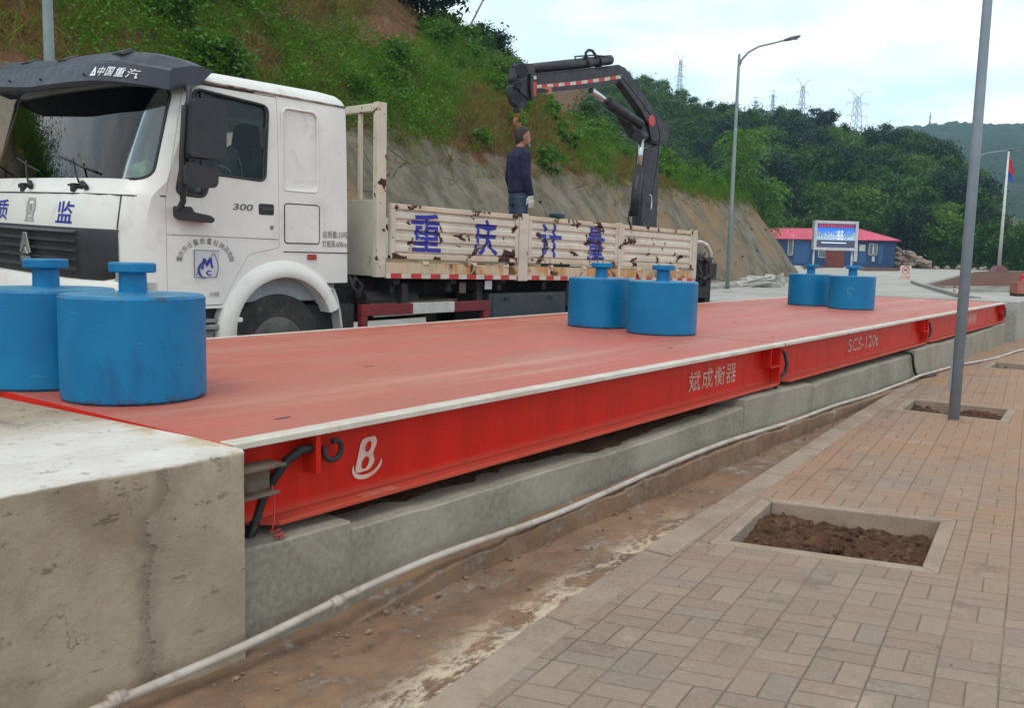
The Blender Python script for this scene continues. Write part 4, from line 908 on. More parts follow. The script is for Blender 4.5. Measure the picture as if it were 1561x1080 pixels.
mb = MB(); mb.prism(rpoly([(3.90, 2.655), (4.20, 2.665), (4.195, 2.19), (3.865, 2.19)], .05), [], lambda a, b: (a - .03, WID + .40, b), lambda a, b: (a, WID + .21, b)); mb.tube([(4.05, WID, 2.78), (3.93, WID + .3, 2.7), (3.9, WID + .3, 2.0), (3.95, WID, 1.78)], .024, 8); ctk(mb, 'mirror', M_BLK, None, bevel=.02)
# inside: floor, dash, wheel, seats, bunk wall
mb = MB(); mb.box((3.46, .10, .96), (5.66, WID - .10, 1.30)); Ls = []
for k in range(21):
    q = -1 + 2 * k / 20; L = WID / 2 + (WID / 2 - .11) * q; s0 = sfront(L, 1.97) + .07; Ls.append([(s0, L, 1.3), (s0, L, 1.93), (s0 + .25, L, 1.97), (max(s0, 3.75) + .42, L, 1.90), (max(s0, 3.75) + .38, L, 1.3)])
mb.loops(Ls, True, True); ctk(mb, 'dashboard', M_INT, cab, bevel=.02)
mb = MB(); Mx = Matrix.Translation((4.28, .62, 1.98)) @ Matrix.Rotation(R_(-62), 4, 'Y')
mb.tube([Mx @ Vector((.22 * math.cos(R_(k * 15)), .22 * math.sin(R_(k * 15)), 0)) for k in range(26)], .016, 6, False); mb.tube([Mx @ Vector((0, .22, 0)), Mx @ Vector((0, -.22, 0))], .02, 6); mb.tube([Mx @ Vector((0, 0, 0)), Mx @ Vector((0, 0, .0)) + Vector((-.25, 0, -.25))], .03, 6); ctk(mb, 'steering_wheel', M_BLK, cab)
for L in (.62, 1.85):
    mb = MB(); mb.box((4.55, L - .25, 1.50), (5.0, L + .25, 1.76)); mb.hexa([(4.84, L - .26, 1.72), (5.01, L - .26, 1.72), (5.01, L + .26, 1.72), (4.84, L + .26, 1.72)], [(4.92, L - .25, 2.40), (5.08, L - .25, 2.40), (5.08, L + .25, 2.40), (4.92, L + .25, 2.40)])
    mb.hexa([(4.92, L - .19, 2.37), (5.06, L - .19, 2.37), (5.06, L + .19, 2.37), (4.92, L + .19, 2.37)], [(4.95, L - .16, 2.63), (5.06, L - .16, 2.63), (5.06, L + .16, 2.63), (4.95, L + .16, 2.63)]); ctk(mb, 'seat', M_SEAT, cab, bevel=.05, seg=3)
mb = MB(); mb.box((5.34, .12, 1.30), (5.66, WID - .12, 1.75)); ctk(mb, 'bunk', M_SEAT, cab, bevel=.04)
# ------------------------------------------------------------------ chassis and wheels
mb = MB()
for L in (.83, WID - .83 - .08): mb.box((3.9, L, .83), (12.7, L + .08, 1.10))
for s_ in np.arange(6.4, 12.4, .85): mb.box((s_, .06, 1.11), (s_ + .08, WID - .06, 1.19)); mb.box((s_, .12, 1.02), (s_ + .06, .17, 1.11))
for s_ in (6.55, 7.72, 9.42): mb.box((s_, .10, .80), (s_ + .09, .16, 1.12))
tk(mb.build('chassis', M_CHAS))
mb = MB(); mb.box((5.9, .5, .72), (6.5, 1.1, 1.16)); mb.tube([(6.15, .3, .95), (6.9, .3, .92)], .10, 12); mb.box((6.05, 1.2, .7), (7.6, 2.0, 1.0)); mb.tube([(5.86, .12, 1.05), (5.9, .08, 1.18), (6.0, .1, 1.10), (5.95, .12, .98)], .03, 7); mb.tube([(5.83, .1, 1.2), (5.86, .06, 1.08), (5.95, .1, 1.02)], .022, 7); tk(mb.build('gearbox', M_CHAS, bevel=.02))
def wheel(s_, L, dual=False, flip=1, parent_name='wheel'):
    Mx = Matrix.Translation((s_, L, .53)) @ Matrix.Rotation(R_(90) * flip, 4, 'X'); mb = MB()
    pr = [(.28, -.14), (.40, -.145), (.48, -.14), (.515, -.115), (.53, -.08)]
    for g in (-.055, 0., .055): pr += [(.53, g - .012), (.518, g - .008), (.518, g + .008), (.53, g + .012)]
    pr += [(.53, .08), (.515, .115), (.48, .14), (.40, .145), (.30, .14), (.285, .10)]
    mb.lathe([(r, z) for r, z in pr], n=56, M=Mx); 
    w = tk(mb.build('wheel', M_TYRE)); w.data.set_sharp_from_angle(angle=R_(40))
    mb = MB(); mb.lathe([(.292, .135), (.300, .128), (.285, .105), (.26, .06), (.19, .05), (.17, .105), (.12, .115), (.10, .16), (.05, .165)], n=40, M=Mx)
    for k in range(10): a = R_(36 * k); mb.lathe([(.014, .05), (.012, .085)], M=Mx @ Matrix.Translation((.225 * math.cos(a), .225 * math.sin(a), 0)), n=6)
    r = mb.build('rim', M_RIM, w); r.data.set_sharp_from_angle(angle=R_(40)); return w
wheel(4.985, .22); wheel(4.985, WID - .22, flip=-1)
for s_ in (9.98, 11.33):
    wheel(s_, .20); wheel(s_, WID - .20, flip=-1); mb = MB(); mb.tube([(s_, .25, .53), (s_, WID - .25, .53)], .12, 12); tk(mb.build('axle', M_CHAS))
# side guard: red bar with a white field; tool box
M_GRED = paint('guard_red', (.22, .018, .022), (.16, .015, .018), .55, 5, (.10, .05, .04), .5); M_GWH = paint('guard_white', (.60, .58, .54), (.50, .47, .42), .6, 7, (.25, .2, .16), .5)
mb = MB(); mb.box((5.94, .02, .795), (6.645, .09, .91)); mb.box((7.275, .02, .795), (7.86, .09, .91)); mb.box((5.94, .02, .50), (6.02, .09, .794)); mb.box((7.76, .02, .50), (7.86, .09, .794)); mb.box((6.0205, .03, .50), (7.7595, .085, .57))
guard = tk(mb.build('side_guard', M_GRED, bevel=.006)); mb = MB(); mb.box((6.646, .019, .794), (7.274, .091, .911)); mb.build('guard_field', M_GWH, guard, bevel=.004)
M_TOOL = paint('toolbox_grey', (.045, .055, .062), (.035, .042, .048), .6, 3, (.10, .08, .07), .5)
mb = MB(); mb.box((7.89, .06, .50), (9.36, .62, .985)); tb = tk(mb.build('toolbox', M_TOOL, bevel=.012)); mb = MB(); mb.prism(rrect(7.95, .54, 9.30, .955, .02, 2), [], lambda a, b: (a, .052, b), lambda a, b: (a, .0595, b)); mb.build('lid', M_TOOL, tb, bevel=.003)
mb = MB(); mb.box((8.15, .040, .90), (8.22, .0515, .94)); mb.box((9.0, .040, .90), (9.07, .0515, .94)); mb.build('latch', M_CHAS, tb)
mb = MB(); mb.hexa([(6.2, .2, .90), (7.5, .2, .90), (7.5, .7, .90), (6.2, .7, .90)], [(6.2, .2, .91), (7.5, .2, .93), (7.5, .7, .95), (6.2, .7, .93)]); mb.box((7.42, .09, 1.0), (7.52, .10, 1.12)); tk(mb.build('catwalk', M_RUSTY))
mb = MB(); mb.box((7.78, .03, 1.04), (7.90, .036, 1.14)); tk(mb.build('plate', paint('plate_pale', (.5, .47, .47), None, .6)))
# ------------------------------------------------------------------ bed: sill, posts, ribbed boards
def rust_mat(name, base=(.70, .61, .47), lvl=.60, edge=True):
    t = NT(name); x, y, z = t.sep(); v = t.map((1, 1, 1))
    a = t.mix(t.step(t.noise(2.2, 6), .35, .65), base, tuple(q * .84 for q in base))
    a = t.mix(t.step(t.noise(4, 7, .65, .5, t.map((1, 1, 1), loc=(3, 1, 5))), .5, .72, 0, .5), a, (.50, .30, .14))
    n1 = t.noise(5.2, 3, .5, .5, t.map((1, 1, 1.1), loc=(4, 7, 2))); n2 = t.noise(11, 5, .65, .6, v)
    bl = t.math('ADD', n1, t.math('MULTIPLY_ADD', n2, .22, -.11))
    halo = t.step(bl, lvl - .018, lvl + .012); core = t.step(bl, lvl + .006, lvl + .014)
    a = t.mix(t.math('MULTIPLY', halo, .55), a, (.30, .13, .05)); a = t.mix(core, a, (.055, .024, .016))
    fl = t.step(t.noise(17, 5, .6, .4, v), .685, .70); a = t.mix(fl, a, (.09, .04, .022))
    return t.finish(a, t.step(core, 0, 1, .55, .9), 0, t.bump(t.math('ADD', t.math('MULTIPLY', core, -.8), t.math('MULTIPLY', n2, .4)), .4, .006), .4)
M_BOARD = rust_mat('board_cream', (.66, .60, .49), .614); M_POST = rust_mat('post_cream', (.60, .54, .43), .64); M_RAIL = rust_mat('rail_cream', (.64, .52, .38), .57)
t = NT('sill_rust'); x, y, z = t.sep(); st = t.noise(3., 6, .65, .3, t.map((7, 1, .6)))
a = t.mix(t.step(st, .32, .68), (.46, .19, .045), (.60, .40, .20)); a = t.mix(t.step(t.noise(3.4, 6, .6, .6), .54, .60), a, (.16, .06, .022)); a = t.mix(t.step(t.noise(1.3, 3), .5, .6, 0, .7), a, (.62, .52, .38)); M_SILL = t.finish(a, .7, 0, t.bump(st, .2, .005), .3)
def btk(mb, name, mat, parent=None, bevel=0, **k): return tk(mb.build(name, mat, None, bevel, shear=BSH, **k), parent)
M_DECKB = paint('bed_floor', (.16, .14, .12), (.10, .085, .07), .8, 3)
mb = MB(); mb.box((6.26, .04, 1.26), (12.52, WID - .04, 1.325)); bed = btk(mb, 'bed_floor', M_DECKB)
mb = MB(); mb.box((6.24, .0, 1.235), (12.54, .05, 1.345)); sill = btk(mb, 'sill', M_SILL, None, bevel=.004); mb = MB(); mb.box((6.24, WID - .05, 1.235), (12.54, WID, 1.345)); btk(mb, 'sill', M_SILL)
M_TRED = paint('tape_red', (.58, .02, .022), (.45, .02, .02), .35, 6, (.2, .1, .06), .4); M_TWH = paint('tape_white', (.62, .57, .47), (.52, .46, .36), .4, 6, (.3, .18, .1), .6)
mb = MB(); mb.box((6.24, -.003, 1.180), (12.54, .04, 1.2345)); tape = btk(mb, 'reflective_tape', M_TWH)
mb = MB(); vs = []; fs = []; s_ = 6.30
while s_ < 12.40: vs += [(s_, -.0055, 1.182), (s_, -.0055, 1.2325), (s_ + .15, -.0055, 1.182), (s_ + .15, -.0055, 1.2325)]; s_ += .285
n_ = len(vs) // 2; mb.add(vs, [(2 * i, 2 * i + 2, 2 * i + 3, 2 * i + 1) for i in range(n_ - 1)]); mb.mi = [i % 2 for i in range(n_ - 1)]; btk(mb, 'red_stripe', [M_TRED, M_TWH], tape, fix=False)
for s_ in (6.75, 7.5, 8.9, 9.6, 10.9, 11.7, 8.05, 11.95):
    mb = MB(); mb.box((s_, -.012, 1.235), (s_ + .09, -.0005, 1.37)); mb.tube([(s_ + .01, -.016, 1.335), (s_ + .08, -.016, 1.335)], .014, 6); btk(mb, 'hinge', M_RAIL, sill)
def rib(z, zb, zt):
    """corrugation depth of the board at height z (negative = outwards)"""
    n = 4; u = (z - zb) / (zt - zb) * n; f = u - math.floor(u)
    return -.022 * (smooth((f - .10) / .10) - smooth((f - .72) / .12))
BO = [(6.30, 8.315), (8.50, 10.405), (10.49, 12.40)]
boards = []
for i, (a, b) in enumerate(BO):
    zb, zt = 1.385, 1.955; mb = MB(); zi, zj = zb + .055, zt - .055
    zs = list(np.linspace(zi, zj, 49)); prof = [(rib(z, zi, zj) + .020, z) for z in zs]
    mb.loops([[(x, y, z) for y, z in prof] + [(x, .045, zj), (x, .045, zi)] for x in (a + .06, b - .06)], True, True)
    bo = btk(mb, 'side_board', M_BOARD, None, ang=70); boards.append((bo, zi, zj)); tag(bo, ['ribbed board with the characters nearest the cab', 'ribbed board with worn characters in the middle', 'plain ribbed board nearest the crane'][i])
    for q in (zt - .0545, zb): mb = MB(); mb.box((a, -.012, q), (b, .05, q + .0545)); btk(mb, 'board_rail', M_RAIL, bo, bevel=.006)
    for q in (a, b - .0595): mb = MB(); mb.box((q, -.010, zb + .055), (q + .0595, .048, zt - .055)); btk(mb, 'board_rail', M_POST, bo, bevel=.005)
    mb = MB(); mb.box((a, WID - .05, zb), (b, WID, zt)); btk(mb, 'side_board', M_BOARD, None, bevel=.006)
for a, b in ((8.325, 8.49), (10.415, 10.48), (12.41, 12.54)):
    mb = MB(); mb.box((a, -.016, 1.22 if a > 9 else 1.165), (b, .06, 1.975)); btk(mb, 'board_post', M_POST, None, bevel=.007)
    mb = MB(); mb.box((a, WID - .06, 1.22), (b, WID, 1.975)); btk(mb, 'board_post', M_POST, None, bevel=.007)
mb = MB(); mb.box((12.455, .0605, 1.33), (12.51, WID - .0605, 1.95)); btk(mb, 'tailboard', M_BOARD, None, bevel=.006)
# characters painted over the ribs
def board_text(ch, x0, x1, zf0, zf1, idx, wgt=.018):
    bo, zi, zj = boards[idx]; vs, fs = glyphs(ch, 1., wgt); bm = bmesh.new()
    ax = min(v[0] for v in vs); bx_ = max(v[0] for v in vs); ay = min(v[1] for v in vs); by = max(v[1] for v in vs)
    z0, z1 = zi + (zj - zi) * zf0, zi + (zj - zi) * zf1
    bv = [bm.verts.new((x0 + (x - ax) / (bx_ - ax) * (x1 - x0), 0, z0 + (y - ay) / (by - ay) * (z1 - z0))) for x, y in vs]
    for f in fs:
        try: bm.faces.new([bv[i] for i in f])
        except ValueError: pass
    for z in np.linspace(zi, zj, 49): bmesh.ops.bisect_plane(bm, geom=bm.verts[:] + bm.edges[:] + bm.faces[:], plane_co=(0, 0, z), plane_no=(0, 0, 1))
    me_v = [(v.co.x, rib(v.co.z, zi, zj) + .020 - .003, v.co.z) for v in bm.verts]; bm.verts.index_update(); me_f = [[v.index for v in f.verts] for f in bm.faces]; bm.free()
    mb = MB(); mb.add(me_v, me_f); return mb, bo
t = NT('worn_blue'); n1 = t.noise(5.2, 3, .5, .5, t.map((1, 1, 1.1), loc=(4, 7, 2))); n2 = t.noise(11, 5, .65, .6); bl = t.math('ADD', n1, t.math('MULTIPLY_ADD', n2, .22, -.11))
a = t.mix(t.step(n2, .4, .6), (.012, .018, .26), (.022, .03, .33)); a = t.mix(t.step(bl, .612, .624), a, (.055, .024, .016)); a = t.mix(t.step(t.noise(5, 7, .7, .6, t.map((1, 1, 1), loc=(6, 2, 9))), .60, .63, 0, .9), a, (.60, .56, .50)); M_WORN = t.finish(a, .6)
for ch, p0_, p1_, f0, f1, ix in (('重', 628, 672, .06, .95, 0), ('庆', 723, 759, .02, .93, 0), ('计', 823, 856, .06, .97, 1), ('量', 896, 922, .03, .97, 1)):
    x0 = tside(p0_, 350)[0]; x1 = tside(p1_, 350)[0]; mb, bo = board_text(ch, x0, x1, f0, f1, ix); btk(mb, 'lettering', M_WORN, bo, fix=False)
# headboard frame behind the cab
mb = MB(); mb.box((6.115, .0, 1.19), (6.235, .075, 2.955)); mb.box((6.115, WID - .075, 1.19), (6.235, WID, 2.955)); mb.box((6.14, .0755, 2.87), (6.21, WID - .0755, 2.95))
for L in (.33, .95, 1.5, 2.1): mb.box((6.16, L, 1.986), (6.20, L + .045, 2.869))
hb = tk(mb.build('headboard', M_POST, bevel=.008)); mb = MB(); mb.box((6.145, .0755, 1.20), (6.215, WID - .0755, 1.985)); tk(mb.build('headboard_panel', paint('headboard_cream', (.56, .52, .43), (.47, .44, .37), .6, 2, (.3, .2, .12), .5), bevel=.006), hb)
# ------------------------------------------------------------------ loader crane on the tail
LC = 1.25
def cp(px, py, L=LC): return tside(px, py, L)
M_CRANE = paint('crane_grey', (.024, .024, .031), (.017, .016, .021), .5, 2.5, (.09, .07, .06), .5, bump=.08)
M_ROD = paint('chrome_rod', (.62, .62, .62), None, .2, metal=.9)
def plate(poly, L0, L1, mbx=None):
    mbx = mbx or MB(); mbx.prism(poly, [], lambda a, b: (a, L0, b), lambda a, b: (a, L1, b)); return mbx
col = [cp(961, 345), cp(999, 345), cp(1004, 300), cp(1006, 225), cp(1000, 208), cp(980, 208), cp(972, 260)]
mb = MB(); c0 = Vector((sum(p[0] for p in col[:2]) / 2, 0))
mb.hexa([(cp(969, 345)[0], 1.15, 1.2), (cp(994, 345)[0], 1.15, 1.2), (cp(994, 345)[0], 1.35, 1.2), (cp(969, 345)[0], 1.35, 1.2)], [(cp(976, 225)[0], 1.17, cp(966, 225)[1]), (cp(1000, 222)[0], 1.17, cp(1003, 222)[1]), (cp(1000, 222)[0], 1.33, cp(1003, 222)[1]), (cp(976, 225)[0], 1.33, cp(966, 225)[1])])
mb.box((col[0][0] - .12, .25, .95), (col[1][0] + .12, WID - .25, 1.25)); mb.lathe([(.30, 1.25), (.30, 1.40), (.25, 1.42)], ((col[0][0] + col[1][0]) / 2, 1.25, 0), 24)
crane = tk(mb.build('crane', M_CRANE, bevel=.015))
def ck(mb, name, mat, bevel=0, **k): return mb.build(name, mat, crane, bevel, **k)
# main boom: from the column head up to the elbow
mb = plate(rpoly([cp(984, 217), cp(1003, 222), cp(1011, 210), cp(1011, 192), cp(995, 172), cp(948, 104), cp(938, 100), cp(936, 118), cp(972, 168), cp(983, 192)], .04), 1.18, 1.32); ck(mb, 'main_boom', M_CRANE, .012)
mb = plate(rpoly([cp(978, 184), cp(1012, 190), cp(1010, 216), cp(984, 216)], .05), 1.13, 1.1595); plate(rpoly([cp(978, 184), cp(1012, 190), cp(1010, 216), cp(984, 216)], .05), 1.3405, 1.37, mb); ck(mb, 'pivot_cheek', M_CRANE, .008)
# outer boom with its extension stack
ob = [cp(807, 144), cp(808, 115), cp(884, 106), cp(936, 99), cp(944, 104), cp(941, 120), cp(930, 129), cp(905, 133)]
mb = plate(rpoly(ob, .03), 1.16, 1.34); ck(mb, 'outer_boom', M_CRANE, .014)
mb = plate(rpoly([cp(812, 112), cp(920, 101), cp(922, 105.5), cp(812, 116)], .01), 1.16, 1.34); ck(mb, 'boom_cover', M_CRANE, .006)
def T3(px, py, L): s_, h = cp(px, py, L); return (s_, L, h)
mb = MB(); mb.tube([T3(806, 105.5, 1.25), T3(930, 91, 1.25)], .075, 16); mb.tube([T3(890, 96, 1.25), T3(896, 95.2, 1.25)], .088, 16); mb.tube([T3(910, 94, 1.25), T3(913, 93.5, 1.25)], .088, 16); ck(mb, 'extension_cylinder', M_CRANE)
def ht(p, r, n): mb = MB(); mb.tube(p, r, n); ck(mb, 'hose', M_BLK)
ht([T3(893, 90, 1.2), T3(893, 80, 1.2), T3(897, 76, 1.2), T3(903, 77, 1.2), T3(908, 84, 1.2), T3(909, 89, 1.2)], .022, 8); ht([T3(878, 91, 1.2), T3(876, 86, 1.2), T3(882, 85.5, 1.2), T3(905, 84, 1.2), T3(928, 86, 1.2)], .012, 7); ht([T3(806, 99, 1.2), T3(790, 94, 1.2), T3(782, 98, 1.2), T3(781, 102, 1.2), T3(790, 101, 1.2)], .010, 7)
ht([T3(780, 128, 1.1), T3(790, 125, 1.1), T3(803, 118, 1.1)], .010, 6); ht([T3(946, 115, 1.08), T3(978, 155, 1.08), T3(992, 176, 1.08)], .010, 6); ht([T3(1000, 180, 1.06), T3(1006, 205, 1.06), T3(1002, 250, 1.06), T3(994, 300, 1.06), T3(984, 330, 1.06), T3(976, 346, 1.06)], .012, 6); ht([T3(962, 346, 1.05), T3(958, 335, 1.05), T3(959, 322, 1.05), T3(966, 318, 1.05)], .016, 6)
# reflective tape, triangle, boom head and hook block
edge = lambda k, w: (cp(809 + (940 - 809) * k, 133 - 15.5 * k - 2.5 * math.sin(k * 3.1) * -.6 - w))
NB = 15; vs = []
for k in range(NB + 1): vs += [(p_[0], 1.156, p_[1]) for p_ in (edge(k / NB, -2.6), edge(k / NB, 2.6))]
mb = MB(); mb.add(vs, [(2 * i, 2 * i + 2, 2 * i + 3, 2 * i + 1) for i in range(NB)]); mb.mi = [i % 2 for i in range(NB)]; ck(mb, 'reflective_tape', [M_TWH, M_TRED], fix=False)
mb = MB(); mb.add([(*cp(825, 139, 1.085)[:1], 1.085, cp(825, 139)[1]), (cp(828, 139)[0], 1.085, cp(828, 139)[1]), (cp(825, 133)[0], 1.085, cp(825, 133)[1])], [(0, 1, 2)]); mb.add([(cp(821.5, 143)[0], 1.084, cp(821.5, 143)[1]), (cp(828, 143)[0], 1.084, cp(828, 143)[1]), (cp(824.7, 134.5)[0], 1.084, cp(824.7, 134.5)[1])], [(0, 1, 2)]); ck(mb, 'warning_triangle', paint('triangle_orange', (.55, .16, .03), None, .5))
mb = plate(rpoly([cp(786, 97), cp(808, 98), cp(811, 150), cp(801, 153), cp(786, 140), cp(780, 120)], .03), 1.17, 1.33); plate(rpoly([cp(799, 113), cp(808, 112), cp(809, 152), cp(801, 154), cp(799, 140)], .02), 1.13, 1.37, mb); mb.tube([T3(795, 107, 1.1), T3(795, 107, 1.4)], .09, 12); mb.tube([T3(790, 128, 1.08), T3(790, 128, 1.42)], .06, 12); ck(mb, 'boom_head', M_CRANE, .01)
mb = plate(rpoly([cp(778, 128), cp(797, 132), cp(801, 152), cp(794, 166), cp(781, 160), cp(777, 145)], .05), 1.19, 1.31); mb.tube([T3(788, 150, 1.15), T3(788, 150, 1.35)], .08, 14); mb.tube([T3(788, 160, 1.25), T3(788, 172, 1.25)], .05, 10)
ck(mb, 'hook_block', M_CRANE, .012)
mb = MB(); mb.tube([T3(788, 171, 1.25), T3(788, 179, 1.25)], .035, 8); pts = [(788, 179), (785, 183), (785, 188), (788, 191), (792, 190), (793, 186)]; mb.tube([T3(x_, y_, 1.25) for x_, y_ in pts], [.028, .03, .032, .03, .024, .012], 8); ck(mb, 'hook', paint('hook_orange', (.42, .13, .04), (.2, .07, .03), .6, 12))
for L in (1.085,):
    mb = MB(); mb.add([(cp(803, 117)[0], 1.126, cp(803, 117)[1]), (cp(807, 116.5)[0], 1.126, cp(807, 116.5)[1]), (cp(807.5, 122)[0], 1.126, cp(807.5, 122)[1]), (cp(803.5, 122)[0], 1.126, cp(803.5, 122)[1])], [(0, 1, 2, 3)]); ck(mb, 'white_tape', M_TWH)
    mb = MB(); mb.add([(cp(802.5, 127)[0], 1.126, cp(802.5, 127)[1]), (cp(807.5, 126)[0], 1.126, cp(807.5, 126)[1]), (cp(807, 147)[0], 1.126, cp(807, 147)[1]), (cp(803, 148)[0], 1.126, cp(803, 148)[1])], [(0, 1, 2, 3)]); ck(mb, 'red_tape', M_TRED)
# cylinders: lift ram on the column, elbow ram under the boom
mb = MB(); mb.tube([T3(974, 256, 1.02), T3(978, 212, 1.02)], .045, 12); ck(mb, 'piston_rod', M_ROD); mb = MB(); mb.tube([T3(901, 138, 1.18), T3(929, 157, 1.18)], .05, 12); ck(mb, 'piston_rod', M_ROD)
mb = MB(); mb.tube([T3(966, 330, 1.0), T3(974, 255, 1.02)], .075, 14); mb.tube([T3(926, 156, 1.18), T3(976, 190, 1.18)], .085, 14); mb.tube([T3(972, 208, 1.0), T3(984, 206, 1.3)], .09, 12); plate(rpoly([cp(945, 168), cp(975, 186), cp(985, 210), cp(970, 212), cp(955, 190)], .03), 1.16, 1.36, mb); ck(mb, 'ram', M_CRANE)
mb = MB(); Mx = Matrix.Translation(T3(993, 184, 1.05)) @ Matrix.Rotation(R_(90), 4, 'X'); mb.lathe([(.09, 0), (.09, .014)], n=24, M=Mx); ck(mb, 'red_reflector', M_TRED)
mb = MB(); mb.tube([T3(991, 322, 1.04), T3(993, 316, 1.04), T3(993, 300, 1.04), T3(991, 297, 1.04)], .012, 6); ck(mb, 'grab_handle', M_ROD)
# crane base, outriggers, controls at the tail; pale guard hoop
mb = MB(); mb.box((12.58, .10, 1.0), (13.15, .75, 1.44)); mb.box((12.56, .02, .82), (12.95, .35, 1.0)); mb.box((12.95, .04, .04), (13.12, .22, 1.46)); mb.tube([(12.62, .08, 1.40), (12.8, .04, 1.48), (13.0, .05, 1.40), (13.14, .06, 1.46)], .03, 7); mb.tube([(12.6, .05, 1.20), (12.8, .0, 1.12), (13.1, .03, 1.2)], .028, 7); mb.tube([(12.7, .06, 1.35), (12.78, .02, 1.2), (12.74, .02, 1.05)], .025, 7); mb.box((13.0, .0, 1.12), (13.22, .14, 1.38)); mb.lathe([(.16, .02), (.16, .06), (.06, .07)], (13.03, .13, 0), 20); mb.box((12.60, .2, .55), (12.95, .9, .80))
ck(mb, 'outrigger', M_CHAS, .012)
for k in range(5): mb = MB(); mb.tube([(12.62 + k * .07, .09, 1.42), (12.63 + k * .07, .05, 1.55 - .03 * (k % 2))], .010, 6); ck(mb, 'control_lever', M_BLK)
mb = MB(); mb.tube([(12.56, .08, 1.70), (12.80, .07, 1.70), (12.98, .07, 1.66), (13.10, .07, 1.55), (13.13, .07, 1.42)], .034, 10); mb.tube([(12.56, .08, 1.44), (12.9, .07, 1.44)], .02, 8); ck(mb, 'guard_hoop', paint('hoop_cream', (.62, .60, .53), (.52, .49, .42), .5, 5))
mb = MB(); mb.box((12.44, .3, .62), (12.56, 2.2, .78)); tk(mb.build('rear_bar', M_CHAS, bevel=.01))
# dark green weight cap peeping over the sideboard, things on the dash
gs, gh = tside(849, 326, .55); M_GREEN = paint('dark_green', (.015, .06, .055), (.02, .075, .065), .5, 6)
mb = MB(); mb.lathe([(.20, 1.326 - .04), (.20, 1.326 + .40), (.19, 1.326 + .41), (.075, 1.326 + .415), (.07, gh - .055), (.105, gh - .05), (.108, gh - .005), (.10, gh)], n=28)
o = mb.build('container', M_GREEN); o.location = TV * gs + TN * (TD + .55); o.data.set_sharp_from_angle(angle=R_(35)); o.location.z = 0; tag(o, 'dark green capped container on the truck bed, its lid just above the boards', 'container')
def lump(name, c, size, mat, seed, label, cat, n=3):
    bm = bmesh.new(); bmesh.ops.create_icosphere(bm, subdivisions=n, radius=1)
    for v in bm.verts:
        k = 1 + .35 * mnoise.noise(v.co * 2.2 + Vector((seed, 0, 0))) + .16 * mnoise.noise(v.co * 6 + Vector((0, seed, 0))); v.co = Vector((v.co.x * size[0], v.co.y * size[1], max(v.co.z, -.55) * size[2])) * k
    me = bpy.data.meshes.new(name); bm.to_mesh(me); bm.free(); me.polygons.foreach_set('use_smooth', [True] * len(me.polygons)); me.materials.append(mat); o = bpy.data.objects.new(name, me); link(o); s_, L, h = c
    o.location = TV * s_ + TN * (TD + L) + Vector((0, 0, h + .028 * L)); o.rotation_euler = (0, 0, math.atan2(TV.y, TV.x)); return tag(o, label, cat)
lump('safety_vest', (3.66, 1.78, 2.03), (.16, .26, .14), paint('vest_yellow', (.55, .60, .04), (.35, .42, .05), .7, 12, (.1, .1, .05), .4), 2., 'crumpled yellow safety vest behind the windscreen, left end of the dashboard', 'safety vest')
lump('plastic_bag', (3.80, .27, 2.03), (.11, .13, .13), paint('bag_olive', (.42, .46, .22), (.62, .64, .50), .5, 14), 5., 'pale olive plastic bag on the dashboard behind the right of the windscreen', 'bag')
lump('cloth', (3.76, .60, 1.985), (.13, .28, .055), paint('cloth_mint', (.36, .55, .48), (.66, .70, .66), .8, 8), 9., 'mint green cloth lying flat on the dashboard', 'cloth')
# ================================================================== PEOPLE
def remeshed(mb, name, mat, parent, voxel=.011, smooth_it=2):
    o = mb.build(name, mat); r = o.modifiers.new('r', 'REMESH'); r.mode = 'VOXEL'; r.voxel_size = voxel; r.use_smooth_shade = True
    s_ = o.modifiers.new('s', 'SMOOTH'); s_.iterations = smooth_it; s_.factor = .5
    me = evaluated(o); o.modifiers.clear(); old = o.data; o.data = me; bpy.data.meshes.remove(old)
    if not me.materials: me.materials.append(mat)
    o.parent = parent; return o
def oval(mb, rows, n=20):
    """rows: (centre, half-depth(x), half-width(y)) stacked"""
    mb.loops([[(c[0] + a * math.cos(2 * math.pi * k / n), c[1] + b * math.sin(2 * math.pi * k / n), c[2]) for k in range(n)] for c, a, b in rows], True, True, True)
def ball(mb, c, r, n=2):
    bm = bmesh.new(); bmesh.ops.create_icosphere(bm, subdivisions=n, radius=1); mb.add([(c[0] + v.co.x * r[0], c[1] + v.co.y * r[1], c[2] + v.co.z * r[2]) for v in bm.verts], [[v.index for v in f.verts] for f in bm.faces], True); bm.free()
def limb(mb, pts, rs):
    P = [Vector(p) for p in pts]; out, rr = [], []
    for i in range(len(P) - 1):
        for k in range(5): t_ = k / 5; out.append(P[i].lerp(P[i + 1], t_)); rr.append(rs[i] * (1 - t_) + rs[i + 1] * t_)
    out.append(P[-1]); rr.append(rs[-1]); mb.tube(out, rr, 12); ball(mb, P[-1], (rs[-1],) * 3, 1); ball(mb, P[0], (rs[0],) * 3, 1)
M_SKIN = paint('skin', (.36, .17, .10), (.30, .13, .075), .55, 9, (.3, .12, .07), .2)
M_HAIR = paint('hair_black', (.035, .018, .011), (.016, .009, .006), .6, 40)
M_NAVY = paint('navy_knit', (.012, .013, .055), (.007, .008, .028), .9, 7, (.03, .03, .06), .4, bump=.7)
M_JEAN = paint('blue_jeans', (.040, .062, .105), (.026, .040, .075), .9, 7, (.08, .10, .14), .5, bump=.2)
M_GLOVE = paint('white_glove', (.66, .65, .62), (.52, .50, .48), .9, 14)
M_MASK = paint('face_mask', (.16, .22, .30), None, .8)
M_SHOE = paint('dark_shoe', (.02, .02, .022), None, .7)
M_POLO = paint('grey_polo', (.075, .085, .095), (.055, .062, .072), .9, 8); M_PIPE = paint('polo_piping', (.45, .46, .46), None, .8)
